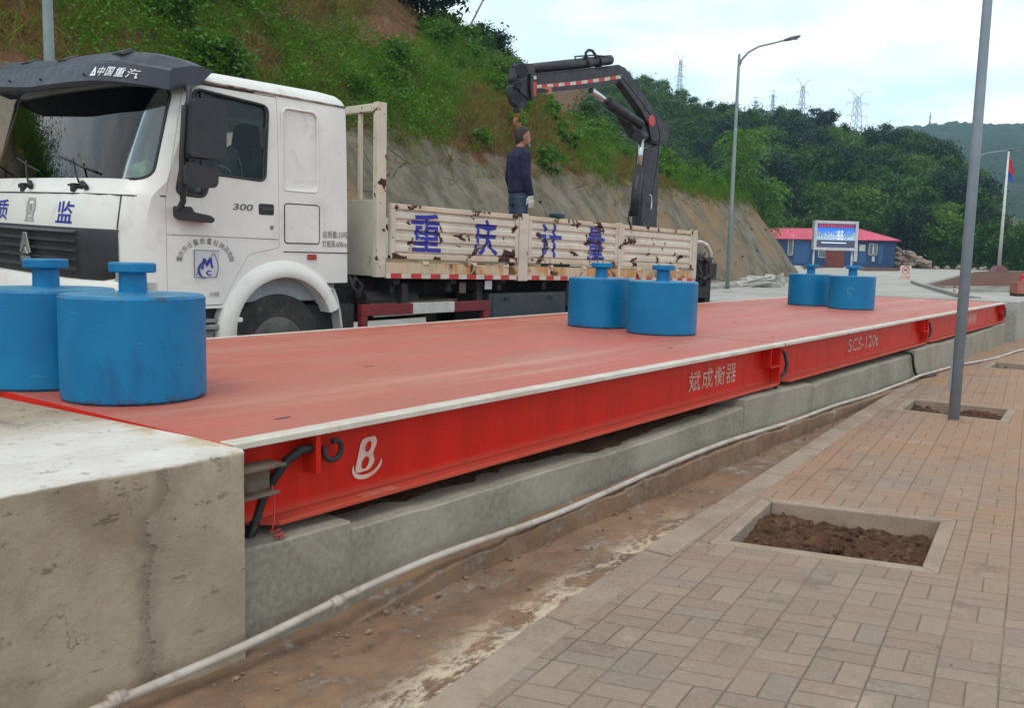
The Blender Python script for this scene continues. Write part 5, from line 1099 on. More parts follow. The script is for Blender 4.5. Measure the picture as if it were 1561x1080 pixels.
def head(mb, c, tilt=0.):
    x, y, z = c                                            # face looks along +x
    oval(mb, [((x + .012, y, z - .115), .050, .045), ((x + .018, y, z - .10), .072, .058), ((x + .012, y, z - .06), .088, .068), ((x, y, z - .01), .098, .075), ((x - .008, y, z + .04), .101, .078), ((x - .010, y, z + .08), .088, .070), ((x - .010, y, z + .11), .055, .045), ((x - .01, y, z + .12), .02, .02)])
    mb.hexa([(x + .09, y - .014, z - .040), (x + .125, y - .012, z - .036), (x + .125, y + .012, z - .036), (x + .09, y + .014, z - .040)], [(x + .088, y - .006, z + .012), (x + .098, y - .004, z + .012), (x + .098, y + .004, z + .012), (x + .088, y + .006, z + .012)])
    for s_ in (-1, 1): ball(mb, (x - .005, y + s_ * .078, z - .015), (.020, .010, .034), 2); ball(mb, (x + .086, y + s_ * .032, z + .018), (.012, .018, .008), 1)
    oval(mb, [((x + .094, y, z - .072), .006, .024), ((x + .096, y, z - .066), .010, .026), ((x + .094, y, z - .058), .006, .022)])
def hair(mb, c):
    x, y, z = c; n = 20; rows = []
    for k, (zz, a, b, f) in enumerate([(-.060, .080, .066, .22), (-.02, .095, .077, .25), (.02, .101, .079, .30), (.06, .104, .080, .62), (.095, .095, .074, 1.0), (.122, .062, .050, 1.0), (.134, .02, .02, 1.0)]):
        l = []
        for j in range(n):
            t_ = 2 * math.pi * j / n; cx = math.cos(t_); r = 1.0 if cx < .25 else 1 - (1 - f) * .45 * (cx - .25) / .75
            l.append((x - .012 + a * cx * r, y + b * math.sin(t_) * r, z + zz + (.050 * cx + .010) * max(0, 1 - k / 4) + .005 * math.sin(j * 2.7 + k)))
        rows.append(l)
    mb.loops(rows, True, True, True)
def hand(mb, wrist, d, side, curl=.5, back=Vector((0, 1, 0))):
    """palm, four unequal bent fingers and a thumb; d = direction the hand points, back = normal of the palm's back"""
    d = Vector(d).normalized(); b = (Vector(back) - d * Vector(back).dot(d)).normalized(); w = d.cross(b).normalized() * side; W = Vector(wrist)
    mb.hexa([W + w * .026 + b * .014, W - w * .026 + b * .014, W - w * .026 - b * .014, W + w * .026 - b * .014], [W + d * .095 + w * .042 + b * .013, W + d * .095 - w * .040 + b * .013, W + d * .095 - w * .040 - b * .013, W + d * .095 + w * .042 - b * .013])
    for k, (o_, L) in enumerate(((.031, .070), (.011, .080), (-.010, .074), (-.030, .058))):
        p = W + d * .09 + w * o_; q = p + d * L * .42 - b * .008; r = q + (d * math.cos(curl) - b * math.sin(curl)) * L * .33; s_ = r + (d * math.cos(curl * 2) - b * math.sin(curl * 2)) * L * .28
        mb.tube([p, q, r, s_], [.0105, .010, .009, .0075], 8)
    p = W + d * .025 + w * .030; mb.tube([p, p + (d * .6 + w * .7) * .035, p + (d * .95 + w * .35) * .07 - b * .012, p + d * .085 + w * .035 - b * .02], [.013, .012, .0105, .008], 8)

# --- the man standing on the truck bed
ps, ph = tside(790, 325, .52)
zf = 1.325 - .015 * (ps - 6.25) + .001
wl_ = TV * ps + TN * (TD + .52)
man = empty('person', (wl_.x, wl_.y, zf), R_(-28), 'man in navy sweater, jeans and white gloves standing on the truck bed under the hook', 'person')
HC = (.035, 0, 1.655)
mb = MB(); head(mb, HC); limb(mb, [(-.01, 0, 1.40), (.005, 0, 1.50), (.015, 0, 1.58)], [.075, .058, .055])
oval(mb, [((0, 0, .90), .11, .15), ((0, 0, 1.1), .10, .14), ((0, 0, 1.3), .11, .16), ((0, 0, 1.44), .07, .12)])
sh = {s_: [(-.01, s_ * .185, 1.425), (-.03 if s_ > 0 else -.015, s_ * .235, 1.14), (.04 if s_ > 0 else .055, s_ * .235, .905)] for s_ in (-1, 1)}
lg = {s_: [(0, s_ * .09, .92), (.015 * s_, s_ * .105, .50), (-.02 + .02 * s_, s_ * .115, .09)] for s_ in (-1, 1)}
for s_ in (-1, 1): limb(mb, sh[s_], [.05, .038, .028]); limb(mb, lg[s_], [.075, .052, .036])
remeshed(mb, 'body', M_SKIN, man, .009, 1)
mb = MB(); hair(mb, HC); remeshed(mb, 'hair', M_HAIR, man, .008, 1)
mb = MB(); oval(mb, [((-.005, 0, .945), .128, .172), ((-.005, 0, 1.0), .132, .176), ((-.005, 0, 1.10), .126, .166), ((-.005, 0, 1.22), .130, .172), ((-.01, 0, 1.33), .136, .188), ((-.012, 0, 1.41), .118, .180), ((-.01, 0, 1.465), .085, .125), ((0, 0, 1.505), .066, .072), ((.005, 0, 1.525), .062, .064)])
for s_ in (-1, 1): limb(mb, [sh[s_][0], sh[s_][1], (sh[s_][2][0], sh[s_][2][1], sh[s_][2][2] + .012)], [.076, .060, .044])
remeshed(mb, 'sweater', M_NAVY, man, .011, 2)
mb = MB(); oval(mb, [((0, 0, .80), .10, .15), ((0, 0, .90), .120, .166), ((0, 0, .985), .116, .162)])
for s_ in (-1, 1): limb(mb, [(lg[s_][0][0], lg[s_][0][1], .88), lg[s_][1], (lg[s_][2][0], lg[s_][2][1], .06)], [.100, .075, .062])
remeshed(mb, 'trousers', M_JEAN, man, .012, 2)
for s_ in (-1, 1):
    mb = MB(); hand(mb, sh[s_][2], (.12, 0, -1), s_ * -1, .45, (0, s_, 0)); mb.tube([sh[s_][2], (sh[s_][2][0] + .004, sh[s_][2][1], sh[s_][2][2] - .03)], [.036, .032], 10); remeshed(mb, 'glove', M_GLOVE, man, .006, 1)
    mb = MB(); fx, fy = lg[s_][2][:2]; mb.hexa([(fx - .08, fy - .045, 0), (fx + .19, fy - .045, 0), (fx + .19, fy + .045, 0), (fx - .08, fy + .045, 0)], [(fx - .07, fy - .04, .10), (fx + .10, fy - .035, .065), (fx + .10, fy + .035, .065), (fx - .07, fy + .04, .10)]); remeshed(mb, 'shoe', M_SHOE, man, .012, 2)
mb = MB(); x, y, z = HC; Ls = []
for k in range(9):
    t_ = R_(-60 + k * 120 / 8); Ls.append([(x + .004 + .104 * math.cos(t_), y + .070 * math.sin(t_), z + q) for q in (-.125, -.105, -.085)])
mb.loops(Ls, False, False)
for s_ in (-1, 1): mb.tube([(x + .04, y + s_ * .080, z - .025), (x - .005, y + s_ * .088, z + .015), (x - .015, y + s_ * .088, z - .02)], .0025, 5); mb.tube([(x + .04, y + s_ * .078, z - .085), (x + .0, y + s_ * .085, z - .06), (x - .015, y + s_ * .088, z - .02)], .0025, 5)
mb.build('face_mask', M_MASK, man)
mb = MB(); mb.tube([(.085, -.135, .93), (.09, -.15, .90), (.085, -.155, .86), (.07, -.16, .83), (.075, -.15, .81)], .006, 6); ball(mb, (.05, -.160, .935), (.014, .008, .014), 1); mb.build('keys', paint('key_metal', (.55, .58, .62), None, .3, metal=.6), man)
mb = MB(); oval(mb, [((0, 0, .955), .124, .170), ((0, 0, .985), .124, .170)]); mb.build('belt', M_SHOE, man)

# --- the driver behind the wheel (local frame: face along +x, turned to face the truck's front)
dv = TV * 4.72 + TN * (TD + .60)
drv = empty('person', (dv.x, dv.y, 1.77), math.atan2(TV.y, TV.x) + math.pi, 'driver in a grey polo shirt seated in the cab behind the door window', 'person')
HD = (.13, 0, .98 - .17)
mb = MB(); head(mb, HD); limb(mb, [(.02, 0, .55), (.06, 0, .64), (.10, 0, .74)], [.07, .056, .054]); oval(mb, [((-.05, 0, .04), .12, .16), ((-.04, 0, .3), .10, .15), ((-.01, 0, .50), .10, .16), ((.02, 0, .60), .06, .10)])
da = {s_: [(.01, s_ * .19, .565), (.16, s_ * .25, .34), (.36, s_ * .20, .40)] for s_ in (-1, 1)}; dl = {s_: [(0, s_ * .10, .07), (.42, s_ * .14, .12), (.46, s_ * .13, -.30)] for s_ in (-1, 1)}
for s_ in (-1, 1): limb(mb, da[s_], [.05, .040, .028]); limb(mb, dl[s_], [.08, .055, .04]); hand(mb, da[s_][2], (.8, -s_ * .2, .3), s_, .9, (0, 0, 1))
remeshed(mb, 'body', M_SKIN, drv, .010, 1)
mb = MB(); hair(mb, HD); remeshed(mb, 'hair', M_HAIR, drv, .009, 1)
mb = MB(); oval(mb, [((-.05, 0, .0), .15, .185), ((-.05, 0, .1), .15, .185), ((-.04, 0, .26), .135, .178), ((-.01, 0, .44), .135, .188), ((.01, 0, .54), .115, .178), ((.025, 0, .605), .08, .115), ((.045, 0, .645), .064, .068)])
for s_ in (-1, 1): limb(mb, [da[s_][0], Vector(da[s_][0]).lerp(Vector(da[s_][1]), .85)], [.078, .070])
remeshed(mb, 'polo_shirt', M_POLO, drv, .011, 2)
mb = MB()
for s_ in (-1, 1):
    mb.tube([(.07, s_ * .07, .645), (.05, s_ * .14, .61), (-.03, s_ * .205, .575), (-.085, s_ * .20, .45), (-.10, s_ * .18, .35)], .006, 5)
    p = Vector(da[s_][0]).lerp(Vector(da[s_][1]), .80); q = (Vector(da[s_][1]) - Vector(da[s_][0])).normalized(); a = q.orthogonal().normalized(); b = q.cross(a); mb.tube([p + (a * math.cos(R_(30 * k)) + b * math.sin(R_(30 * k))) * .074 for k in range(13)], .006, 5)
mb.build('piping', M_PIPE, drv)
mb = MB()
for s_ in (-1, 1): limb(mb, dl[s_], [.105, .08, .065])
oval(mb, [((-.03, 0, -.01), .14, .18), ((-.03, 0, .12), .13, .17)]); remeshed(mb, 'trousers', M_CHAS, drv, .013, 2)

# ================================================================== STREET FURNITURE
M_GALV = paint('galvanised_steel', (.23, .285, .33), (.19, .24, .28), .5, 2.5, (.14, .12, .10), .35)
M_POLEG = paint('pole_grey_green', (.24, .29, .285), (.19, .235, .23), .55, 2., (.2, .2, .17), .3)
M_HEAD = paint('lamp_head', (.13, .14, .16), None, .5); M_LENS = paint('lamp_lens', (.6, .62, .6), None, .3)
def street_lamp(loc, H, r, arm, rise_, ang, label, mat, base=True):
    e = empty('street_lamp', loc, ang, label, 'street lamp', 'street lamps')
    mb = MB(); mb.lathe([(r, 0), (r * .92, H * .45), (r * .62, H - .02), (r * .55, H)], n=20); mb.build('pole', mat, e)
    mb = MB(); z0 = H - .5; pts = [(0, 0, z0), (arm * .05, 0, z0 + rise_ * .30), (arm * .16, 0, z0 + rise_ * .58), (arm * .34, 0, z0 + rise_ * .80), (arm * .6, 0, z0 + rise_ * .91), (arm * .78, 0, z0 + rise_)]; mb.tube(pts, [r * .55, r * .55, r * .5, r * .45, r * .42, r * .4], 10); mb.build('arm', mat, e)
    mb = MB(); a = Vector(pts[-1]); d = (a - Vector(pts[-2])).normalized(); Ls = []
    for k, (w, h) in ((0, (.04, .03)), (.1, (.07, .04)), (.4, (.13, .05)), (.8, (.12, .04)), (1, (.05, .025))):
        c = a + d * (arm * .30) * k; Ls.append([(c.x, c.y - w, c.z - h), (c.x, c.y + w, c.z - h), (c.x, c.y + w * .8, c.z + h), (c.x, c.y - w * .8, c.z + h)])
    mb.loops(Ls, True, True, True); mb.build('lamp_head', M_HEAD, e)
    mb = MB(); c = a + d * arm * .16; mb.box((c.x - arm * .09, -.09, c.z - .062), (c.x + arm * .09, .09, c.z - .048)); mb.build('lens', M_LENS, e)
    if base: mb = MB(); mb.box((-.16, -.16, .0), (.16, .16, .014)); mb.build('base_plate', mat, e, bevel=.003); mb = MB(); mb.box((-r - .008, -.04, .35), (-r + .012, .04, .62)); mb.build('access_door', mat, e, bevel=.003)
    return e
street_lamp((9.03, 1.665, -.03), 6.2, .048, 1.5, .75, R_(-90), 'tall grey steel lamp post standing in the second tree pit, its head above the photo', M_GALV)
pb = on_ground(1464.6, 449.5); street_lamp(pb, 6.3, .062, 1.9, .62, R_(-62), 'thin grey street lamp far away, almost hidden behind the near lamp post', M_GALV)
pb = on_ground(1108.5, 441, .13); hL = (441 - 93) * (RM[:, 2] @ np.array([pb.x, pb.y, pb.z - EYE])) / FPX
street_lamp(pb, hL, .085, 2.15, .95, R_(-72), 'pale street lamp with a curved arm standing on the footway by the bank', M_POLEG)
street_lamp((7.25, foot_y(7.25) - .9, .13), hL, .085, 2.15, .95, R_(-72), 'street lamp pole rising behind the truck cab at the left photo edge', M_POLEG)

# flagpole with two flags
fb = on_ground(1522, 417); dF = RM[:, 2] @ np.array([fb.x, fb.y, fb.z - EYE]); k_ = dF / FPX
FP = empty('flagpole', fb, R_(-50), 'white flagpole on a dark red plinth at the right, red and blue flags hanging', 'flagpole')
mb = MB(); w = 12 * k_; mb.hexa([(-w, -w, 0), (w, -w, 0), (w, w, 0), (-w, w, 0)], [(-w * .45, -w * .45, 11.5 * k_), (w * .45, -w * .45, 11.5 * k_), (w * .45, w * .45, 11.5 * k_), (-w * .45, w * .45, 11.5 * k_)]); mb.build('plinth', paint('red_marble', (.14, .035, .03), (.10, .03, .028), .4, 3), FP)
hp_ = 180 * k_; mb = MB(); mb.lathe([(2.6 * k_, 11 * k_), (1.9 * k_, hp_ * .6), (1.2 * k_, hp_)], n=14); ball(mb, (0, 0, hp_ + k_), (2 * k_,) * 3, 1); mb.build('pole', paint('pole_white', (.66, .68, .60), None, .45), FP)
def flag(name, z1, z0, w, mat, ph_):
    mb = MB(); V = []; n1, n2 = 14, 9
    for i in range(n1):
        for j in range(n2):
            k = i / (n1 - 1); q = j / (n2 - 1); V.append((q * w * (.45 + .55 * k) + .04 * k, .10 * w * math.sin(q * 9 + ph_ + k * 2), z1 + (z0 - z1) * k - q * .45 * (z1 - z0) * .5))
    mb.add(V, [(i * n2 + j, (i + 1) * n2 + j, (i + 1) * n2 + j + 1, i * n2 + j + 1) for i in range(n1 - 1) for j in range(n2 - 1)], True); mb.build(name, mat, FP)
flag('red_flag', hp_ - 3 * k_, hp_ - 27 * k_, 11 * k_, paint('flag_red', (.50, .015, .03), (.35, .012, .025), .7, 3), 0.); flag('blue_flag', hp_ - 24 * k_, hp_ - 40 * k_, 11 * k_, paint('flag_blue', (.02, .08, .36), None, .7), 1.4)

# ---------------------------------------------------------------- site hut
A_ = at(1362, 404.5, 95); B_ = at(1150, 402, 101); u_ = (B_ - A_); u_.z = 0; Lh = u_.length; u_.normalize(); nin = Vector((u_.y, -u_.x, 0))
if nin.dot(Vector((A_.x, A_.y, 0))) < 0: nin = -nin
zb = rise(A_.x, A_.y) + .02
HUT = empty('site_hut', (A_.x, A_.y, zb), 0, 'blue walled site hut with a pink tin roof at the foot of the wooded hill', 'hut')
def hp(px, py):
    d = ray(px, py); n3 = nin; t = (A_.x * n3.x + A_.y * n3.y) / (d[0] * n3.x + d[1] * n3.y); P = Vector((d[0] * t, d[1] * t, d[2] * t + EYE)); return ((P - A_).dot(u_), P.z - zb)
def H3(u, n, z): v = u_ * u + nin * n; return (v.x, v.y, z)
M_HUTW = paint('hut_blue', (.012, .055, .155), (.010, .043, .12), .6, .6, (.05, .06, .08), .4); M_ROOF = paint('roof_pink', (.62, .075, .14), (.52, .06, .11), .5, .6, (.30, .06, .07), .5)
he = hp(1330, 366)[1]; hr = hp(1300, 350.5)[1]
def hbox(mb, u0, n0, z0, u1, n1, z1): mb.hexa([H3(u0, n0, z0), H3(u1, n0, z0), H3(u1, n1, z0), H3(u0, n1, z0)], [H3(u0, n0, z1), H3(u1, n0, z1), H3(u1, n1, z1), H3(u0, n1, z1)])
mb = MB(); hbox(mb, 0, 0, -.2, Lh, 5.4, he); mb.build('wall', M_HUTW, HUT)
mb = MB(); o_ = .45
low = [H3(-o_, -o_, he - .06), H3(Lh + o_, -o_, he - .06), H3(Lh + o_, 5.4 + o_, he - .06), H3(-o_, 5.4 + o_, he - .06)]
rid = [H3(3.6, 2.2, hr + .1), H3(Lh - .5, 2.2, hr + .1), H3(Lh - .5, 3.2, hr + .1), H3(3.6, 3.2, hr + .1)]
mb.hexa(low, [Vector(p) + Vector((0, 0, .05)) for p in low]); mb.hexa([Vector(p) + Vector((0, 0, .052)) for p in low], rid); roof = mb.build('roof', M_ROOF, HUT)
mb = MB()
for k in range(51):
    u = 3.6 + (Lh - 4.5) * k / 33; mb.tube([H3(u, -o_, he + .02), H3(u, 2.2, hr + .12)], .025, 4)
mb.tube([H3(3.6, 2.7, hr + .12), H3(Lh - .5, 2.7, hr + .12)], .07, 6); mb.tube([H3(3.6, 2.7, hr + .12), H3(-o_, -o_, he)], .06, 6); mb.build('ridge', M_ROOF, roof)
M_HW = paint('hut_window', (.16, .19, .19), (.10, .12, .13), .2, 1.); M_HF = paint('hut_white', (.52, .54, .55), None, .5); M_HD = paint('hut_door', (.025, .10, .25), None, .5)
def facade(name, a, b, c, d, mat, pr=.05):
    (u0, z1), (u1, z0) = hp(a, b), hp(c, d); mb = MB(); hbox(mb, min(u0, u1), -pr, max(0, min(z0, z1)), max(u0, u1), -.003, max(z0, z1)); return mb.build(name, mat, HUT)
for a, b, c, d in ((1203, 365, 1208, 388), (1249, 376, 1262, 392), (1326, 372, 1330, 388), (1333, 373, 1336.5, 388)):
    w_ = facade('window', a, b, c, d, M_HW, .03); (u0, z1), (u1, z0) = hp(a, b), hp(c, d); mb = MB(); 
    for q in (min(u0, u1) - .05, max(u0, u1)): hbox(mb, q, -.06, min(z0, z1), q + .07, -.003, max(z0, z1))
    hbox(mb, min(u0, u1), -.06, max(z0, z1) + .002, max(u0, u1), -.003, max(z0, z1) + .08); hbox(mb, min(u0, u1), -.06, min(z0, z1) - .08, max(u0, u1), -.003, min(z0, z1) - .002); mb.build('frame', M_HF, w_)
for a, b, c, d in ((1212, 364, 1233, 402), (1310, 384, 1319, 402), (1340, 372, 1345, 402)): facade('door', a, b, c, d, M_HD, .04)
facade('notice', 1310.5, 373, 1319, 383, M_HF, .06); facade('notice', 1329.5, 391, 1333, 399, M_HF, .06); facade('door_frame', 1303, 371, 1306.5, 399, M_HF, .05); facade('door_frame', 1208.5, 358, 1210, 376, M_HF, .06)
rbp = on_ground(1272, 402); kk = (RM[:, 2] @ np.array([rbp.x, rbp.y, rbp.z - EYE])) / FPX
rbp = at(1272, 402, 90); rbp.z = rise(rbp.x, rbp.y); e = empty('notice_board', rbp, math.atan2(u_.y, u_.x), 'dark red board standing in front of the blue hut, below the screen', 'board'); mb = MB(); mb.box((-8 * kk, -.10, 0), (8 * kk, .10, 24 * kk)); mb.build('panel', paint('board_red', (.16, .035, .025), None, .6), e, bevel=.03); mb = MB(); mb.box((-3 * kk, -.13, 3 * kk), (4 * kk, -.101, 5 * kk)); mb.build('label', M_HF, e)
# ---------------------------------------------------------------- LED screen
DS = 60.; c_ = at(1271.5, 400, DS); gz = rise(c_.x, c_.y); ks = DS / FPX
LED = empty('display_screen', (c_.x, c_.y, gz), math.atan2(RM[1, 0], RM[0, 0]) + R_(8), 'outdoor display screen in a pale frame on two legs in front of the hut', 'screen')
zc = at(1271.5, 359.5, DS).z - gz; w, h = 31.5 * ks, 18.5 * ks
mb = MB(); mb.box((-w - .14, 0, zc - h - .14), (w + .14, .34, zc + h + .14)); led = mb.build('cabinet', paint('cabinet_grey', (.46, .47, .48), (.40, .41, .42), .45, 3), LED, bevel=.02)
mb = MB()
for a, b, c, d in ((-w - .16, zc - h - .16, -w + .02, zc + h + .16), (w - .02, zc - h - .16, w + .16, zc + h + .16)): mb.box((a, -.07, b), (c, -.003, d))
mb.box((-w + .0205, -.07, zc + h - .02), (w - .0205, -.003, zc + h + .16)); mb.box((-w + .0205, -.07, zc - h - .16), (w - .0205, -.003, zc - h + .02)); mb.build('frame', paint('frame_pale', (.58, .58, .60), None, .4), led)
t = NT('screen_picture'); x, y, z = t.sep(); zz = t.math('DIVIDE', t.math('SUBTRACT', z, zc), h); xx = t.math('DIVIDE', x, w)
a = t.mix(t.step(zz, -.1, .45), (.05, .12, .22), (.02, .16, .75)); city = t.step(t.math('SUBTRACT', t.noise(2.2, 5, .8, 0, t.map((5, 1, .4))), t.math('MULTIPLY', zz, .35)), .46, .52); a = t.mix(t.math('MULTIPLY', city, t.step(zz, .62, .5)), a, (.30, .42, .55))
a = t.mix(t.math('MULTIPLY', t.step(t.noise(4, 3, .7, 0, t.map((3, 1, 3))), .56, .62), t.step(zz, .5, .3)), a, (.65, .75, .85)); a = t.mix(t.step(zz, -.30, -.42), a, (.045, .055, .10)); a = t.mix(t.step(zz, .60, .66), a, (.05, .03, .10)); M_SCR = t.finish(a, .3, 0, None, .5, a, .3)
mb = MB(); mb.add([(-w + .02, -.012, zc - h + .02), (w - .02, -.012, zc - h + .02), (w - .02, -.012, zc + h - .02), (-w + .02, -.012, zc + h - .02)], [(0, 1, 2, 3)]); mb.build('screen', M_SCR, led, fix=False)
def emat(n, c, s_): t = NT(n); return t.finish(c, .5, 0, None, .5, c, s_)
mb = MB(); rr = random.Random(5); q = -w * .86
while q < w * .85:
    g = rr.uniform(.05, .10)
    for k in range(4): zz_ = zc + h * (.68 + .07 * k); mb.box((q, -.018, zz_), (q + g * rr.uniform(.5, 1.), -.016, zz_ + .025))
    mb.box((q + g * .4, -.018, zc + h * .66), (q + g * .55, -.0161, zc + h * .92)); q += g + .05
mb.build('red_title', emat('title_red', (.6, .05, .06), .6), led)
mb = MB()
for r_ in range(3):
    for k in range(2): zz_ = zc + h * (.25 - .28 * r_); mb.box((w * (.08 + .17 * k), -.018, zz_), (w * (.21 + .17 * k), -.016, zz_ + h * .05)); mb.box((w * (.08 + .17 * k), -.018, zz_ + h * .10), (w * (.20 + .17 * k), -.016, zz_ + h * .14)); mb.box((w * (.13 + .17 * k), -.018, zz_ - h * .03), (w * (.15 + .17 * k), -.0161, zz_ + h * .19))
mb.box((-w * .72, -.018, zc - h * .62), (w * .55, -.016, zc - h * .55)); mb.build('white_line', emat('line_white', (.6, .66, .72), .5), led)
mb = MB()
for q in (-w - .02, w - .06): mb.lathe([(.07, 0), (.06, zc - h - .13)], (q, .17, 0), 12)
mb.build('leg', M_HF, LED)
# ---------------------------------------------------------------- no-smoking board
sb = on_ground(1380, 425.8); dS = RM[:, 2] @ np.array([sb.x, sb.y, sb.z - EYE]); ks = dS / FPX
SG = empty('warning_sign', sb, math.atan2(RM[1, 0], RM[0, 0]) + R_(6), 'small white warning sign with a red barred circle standing on the pale concrete', 'sign')
mb = MB(); w, h = 8.8 * ks, 20.5 * ks; mb.prism(rrect(-w, .02, w, h, .04), [], lambda a, b: (a, 0, b), lambda a, b: (a, .05, b)); mb.box((-w * .9, .05, 0), (-w * .7, .5, .04)); mb.box((w * .7, .05, 0), (w * .9, .5, .04)); sg = mb.build('panel', paint('sign_pink_white', (.70, .56, .50), None, .5), SG)
mb = MB(); cz = h * .66; R0 = w * .72; mb.prism(ell(0, cz, R0, R0, 28), [ell(0, cz, R0 * .8, R0 * .8, 28)], lambda a, b: (a, -.004, b), None); mb.prism([(-R0 * .62, cz + R0 * .5), (-R0 * .5, cz + R0 * .62), (R0 * .62, cz - R0 * .5), (R0 * .5, cz - R0 * .62)], [], lambda a, b: (a, -.006, b), None); mb.build('barred_circle', paint('sign_red', (.55, .08, .06), None, .5), sg, fix=False)
mb = MB(); mb.box((-R0 * .5, -.008, cz - .04), (R0 * .3, -.003, cz + .04)); mb.tube([(R0 * .33, -.005, cz + .05), (R0 * .45, -.005, cz + .16), (R0 * .36, -.005, cz + .25)], .02, 5); mb.build('pictogram', M_BLK, sg)
mb = MB(); fit_text(mb, '禁止吸烟', -w * .8, w * .8, h * .08, h * .25, lambda a, b: (a, -.004, b), .01); mb.build('lettering', paint('sign_letter_red', (.55, .10, .08), None, .5), sg, fix=False)

# ---------------------------------------------------------------- soil beds and kerbs on the plaza
def ground_poly(name, pix, mat, dz, kind='structure'):
    pts = [on_ground(*p) for p in pix]; mb = MB(); dense = []
    for i, p in enumerate(pts):
        q = pts[(i + 1) % len(pts)]; n = max(1, int((q - p).length / 3))
        for k in range(n): dense.append(p.lerp(q, k / n))
    mb.prism([(p.x, p.y) for p in dense], [], lambda x, y: (x, y, rise(x, y) + dz), None); bm_o = mb.build(name, mat, fix=False)
    for pl in bm_o.data.polygons:
        pass
    bm = bmesh.new(); bm.from_mesh(bm_o.data); bmesh.ops.subdivide_edges(bm, edges=bm.edges[:], cuts=2, use_grid_fill=True)
    for v in bm.verts: v.co.z = rise(v.co.x, v.co.y) + dz
    for f in bm.faces:
        if f.normal.z < 0: f.normal_flip()
    bm.to_mesh(bm_o.data); bm.free(); return tag(bm_o, kind=kind)
def kerb_line(pix, w=.16, h=.14):
    mb = MB(); P = [on_ground(*p) for p in pix]; Ls = []
    dense = []
    for a, b in zip(P, P[1:]):
        n = max(1, int((b - a).length / 3)); dense += [a.lerp(b, k / n) for k in range(n)]
    dense.append(P[-1])
    for i, p in enumerate(dense):
        d = (dense[min(i + 1, len(dense) - 1)] - dense[max(i - 1, 0)]); d.z = 0; d.normalize(); s_ = Vector((-d.y, d.x, 0)) * w; z = rise(p.x, p.y); Ls.append([p - s_ + Vector((0, 0, z - p.z)), p - s_ + Vector((0, 0, z - p.z + h)), p + s_ + Vector((0, 0, z - p.z + h)), p + s_ + Vector((0, 0, z - p.z))])
    mb.loops(Ls, True, True); return tag(mb.build('kerb', M_KERB), kind='structure')
bedA = [(1408, 437), (1440, 428), (1466, 421), (1484, 416.5), (1530, 415), (1590, 416), (1600, 441), (1500, 440.5), (1440, 440)]
ground_poly('soil_bed', bedA, M_EARTH, .05); kerb_line(bedA + [bedA[0]])
bedB = [(1298, 410), (1340, 408), (1372, 409), (1384, 411), (1370, 413.5), (1318, 413.5)]; ground_poly('soil_bed', bedB, M_EARTH, .05)
bedC = [(1384, 406.5), (1415, 405.3), (1444, 406.5), (1436, 409), (1400, 410)]; ground_poly('soil_bed', bedC, M_EARTH, .05)
ground_poly('soil_bed', [(1225, 411), (1290, 406.8), (1300, 405.8), (1360, 405.2), (1410, 404.6), (1360, 403.6), (1220, 404)], M_EARTH, .045)
kerb_line([(1391, 432), (1403, 436.5), (1425, 443), (1466, 455), (1490, 459)], .12, .16)
kerb_line([(1476, 445.5), (1545, 446.5), (1600, 447)], .2, .16)
# bollards
for px, lab in ((1454.5, 'little beige bollard with a dark top, left of the two beside the far post'), (1463.0, 'little beige bollard with a dark top, right of the two, half behind the posts')):
    p = on_ground(px, 447); k_ = (RM[:, 2] @ np.array([p.x, p.y, p.z - EYE])) / FPX
    e = empty('bollard', p, 0, lab, 'bollard', 'small bollards'); mb = MB(); mb.lathe([(2.6 * k_, 0), (2.6 * k_, 1.4 * k_), (1.9 * k_, 1.6 * k_)], n=14); mb.build('base', M_BLK, e); mb = MB(); mb.lathe([(1.9 * k_, 1.5 * k_), (1.6 * k_, 8.5 * k_)], n=14); mb.build('post', paint('bollard_beige', (.50, .36, .24), None, .6), e); mb = MB(); mb.lathe([(1.7 * k_, 8.5 * k_), (1.8 * k_, 9.4 * k_), (1.2 * k_, 11 * k_)], n=14); mb.build('top', M_BLK, e)
# red block with a valve at the right edge
p = on_ground(1556, 452); k_ = (RM[:, 2] @ np.array([p.x, p.y, p.z - EYE])) / FPX
e = empty('hydrant_block', p, R_(-55), 'reddish block with a bright red hydrant on top, cut by the right photo edge', 'hydrant'); mb = MB(); w = 12 * k_; mb.box((-w, -w, .12), (w, w, 19 * k_)); mb.box((-w * 1.04, -w * 1.04, 19 * k_ + .002), (w * 1.04, w * 1.04, 21 * k_)); mb.build('block', paint('block_red', (.36, .12, .085), (.29, .10, .07), .7, 2), e, bevel=.02)
mb = MB(); mb.box((-w * .92, -w * .92, 0), (w * .92, w * .92, .118)); mb.build('base', M_CHAS, e); mb = MB(); mb.lathe([(4 * k_, 21 * k_), (4 * k_, 22 * k_), (2.8 * k_, 22.5 * k_), (2.8 * k_, 30 * k_), (3.4 * k_, 31 * k_), (2 * k_, 34 * k_)], n=18); mb.tube([(-5 * k_, 0, 27 * k_), (5 * k_, 0, 27 * k_)], 1.6 * k_, 10); mb.build('hydrant', paint('hydrant_red', (.55, .02, .02), None, .4), e)

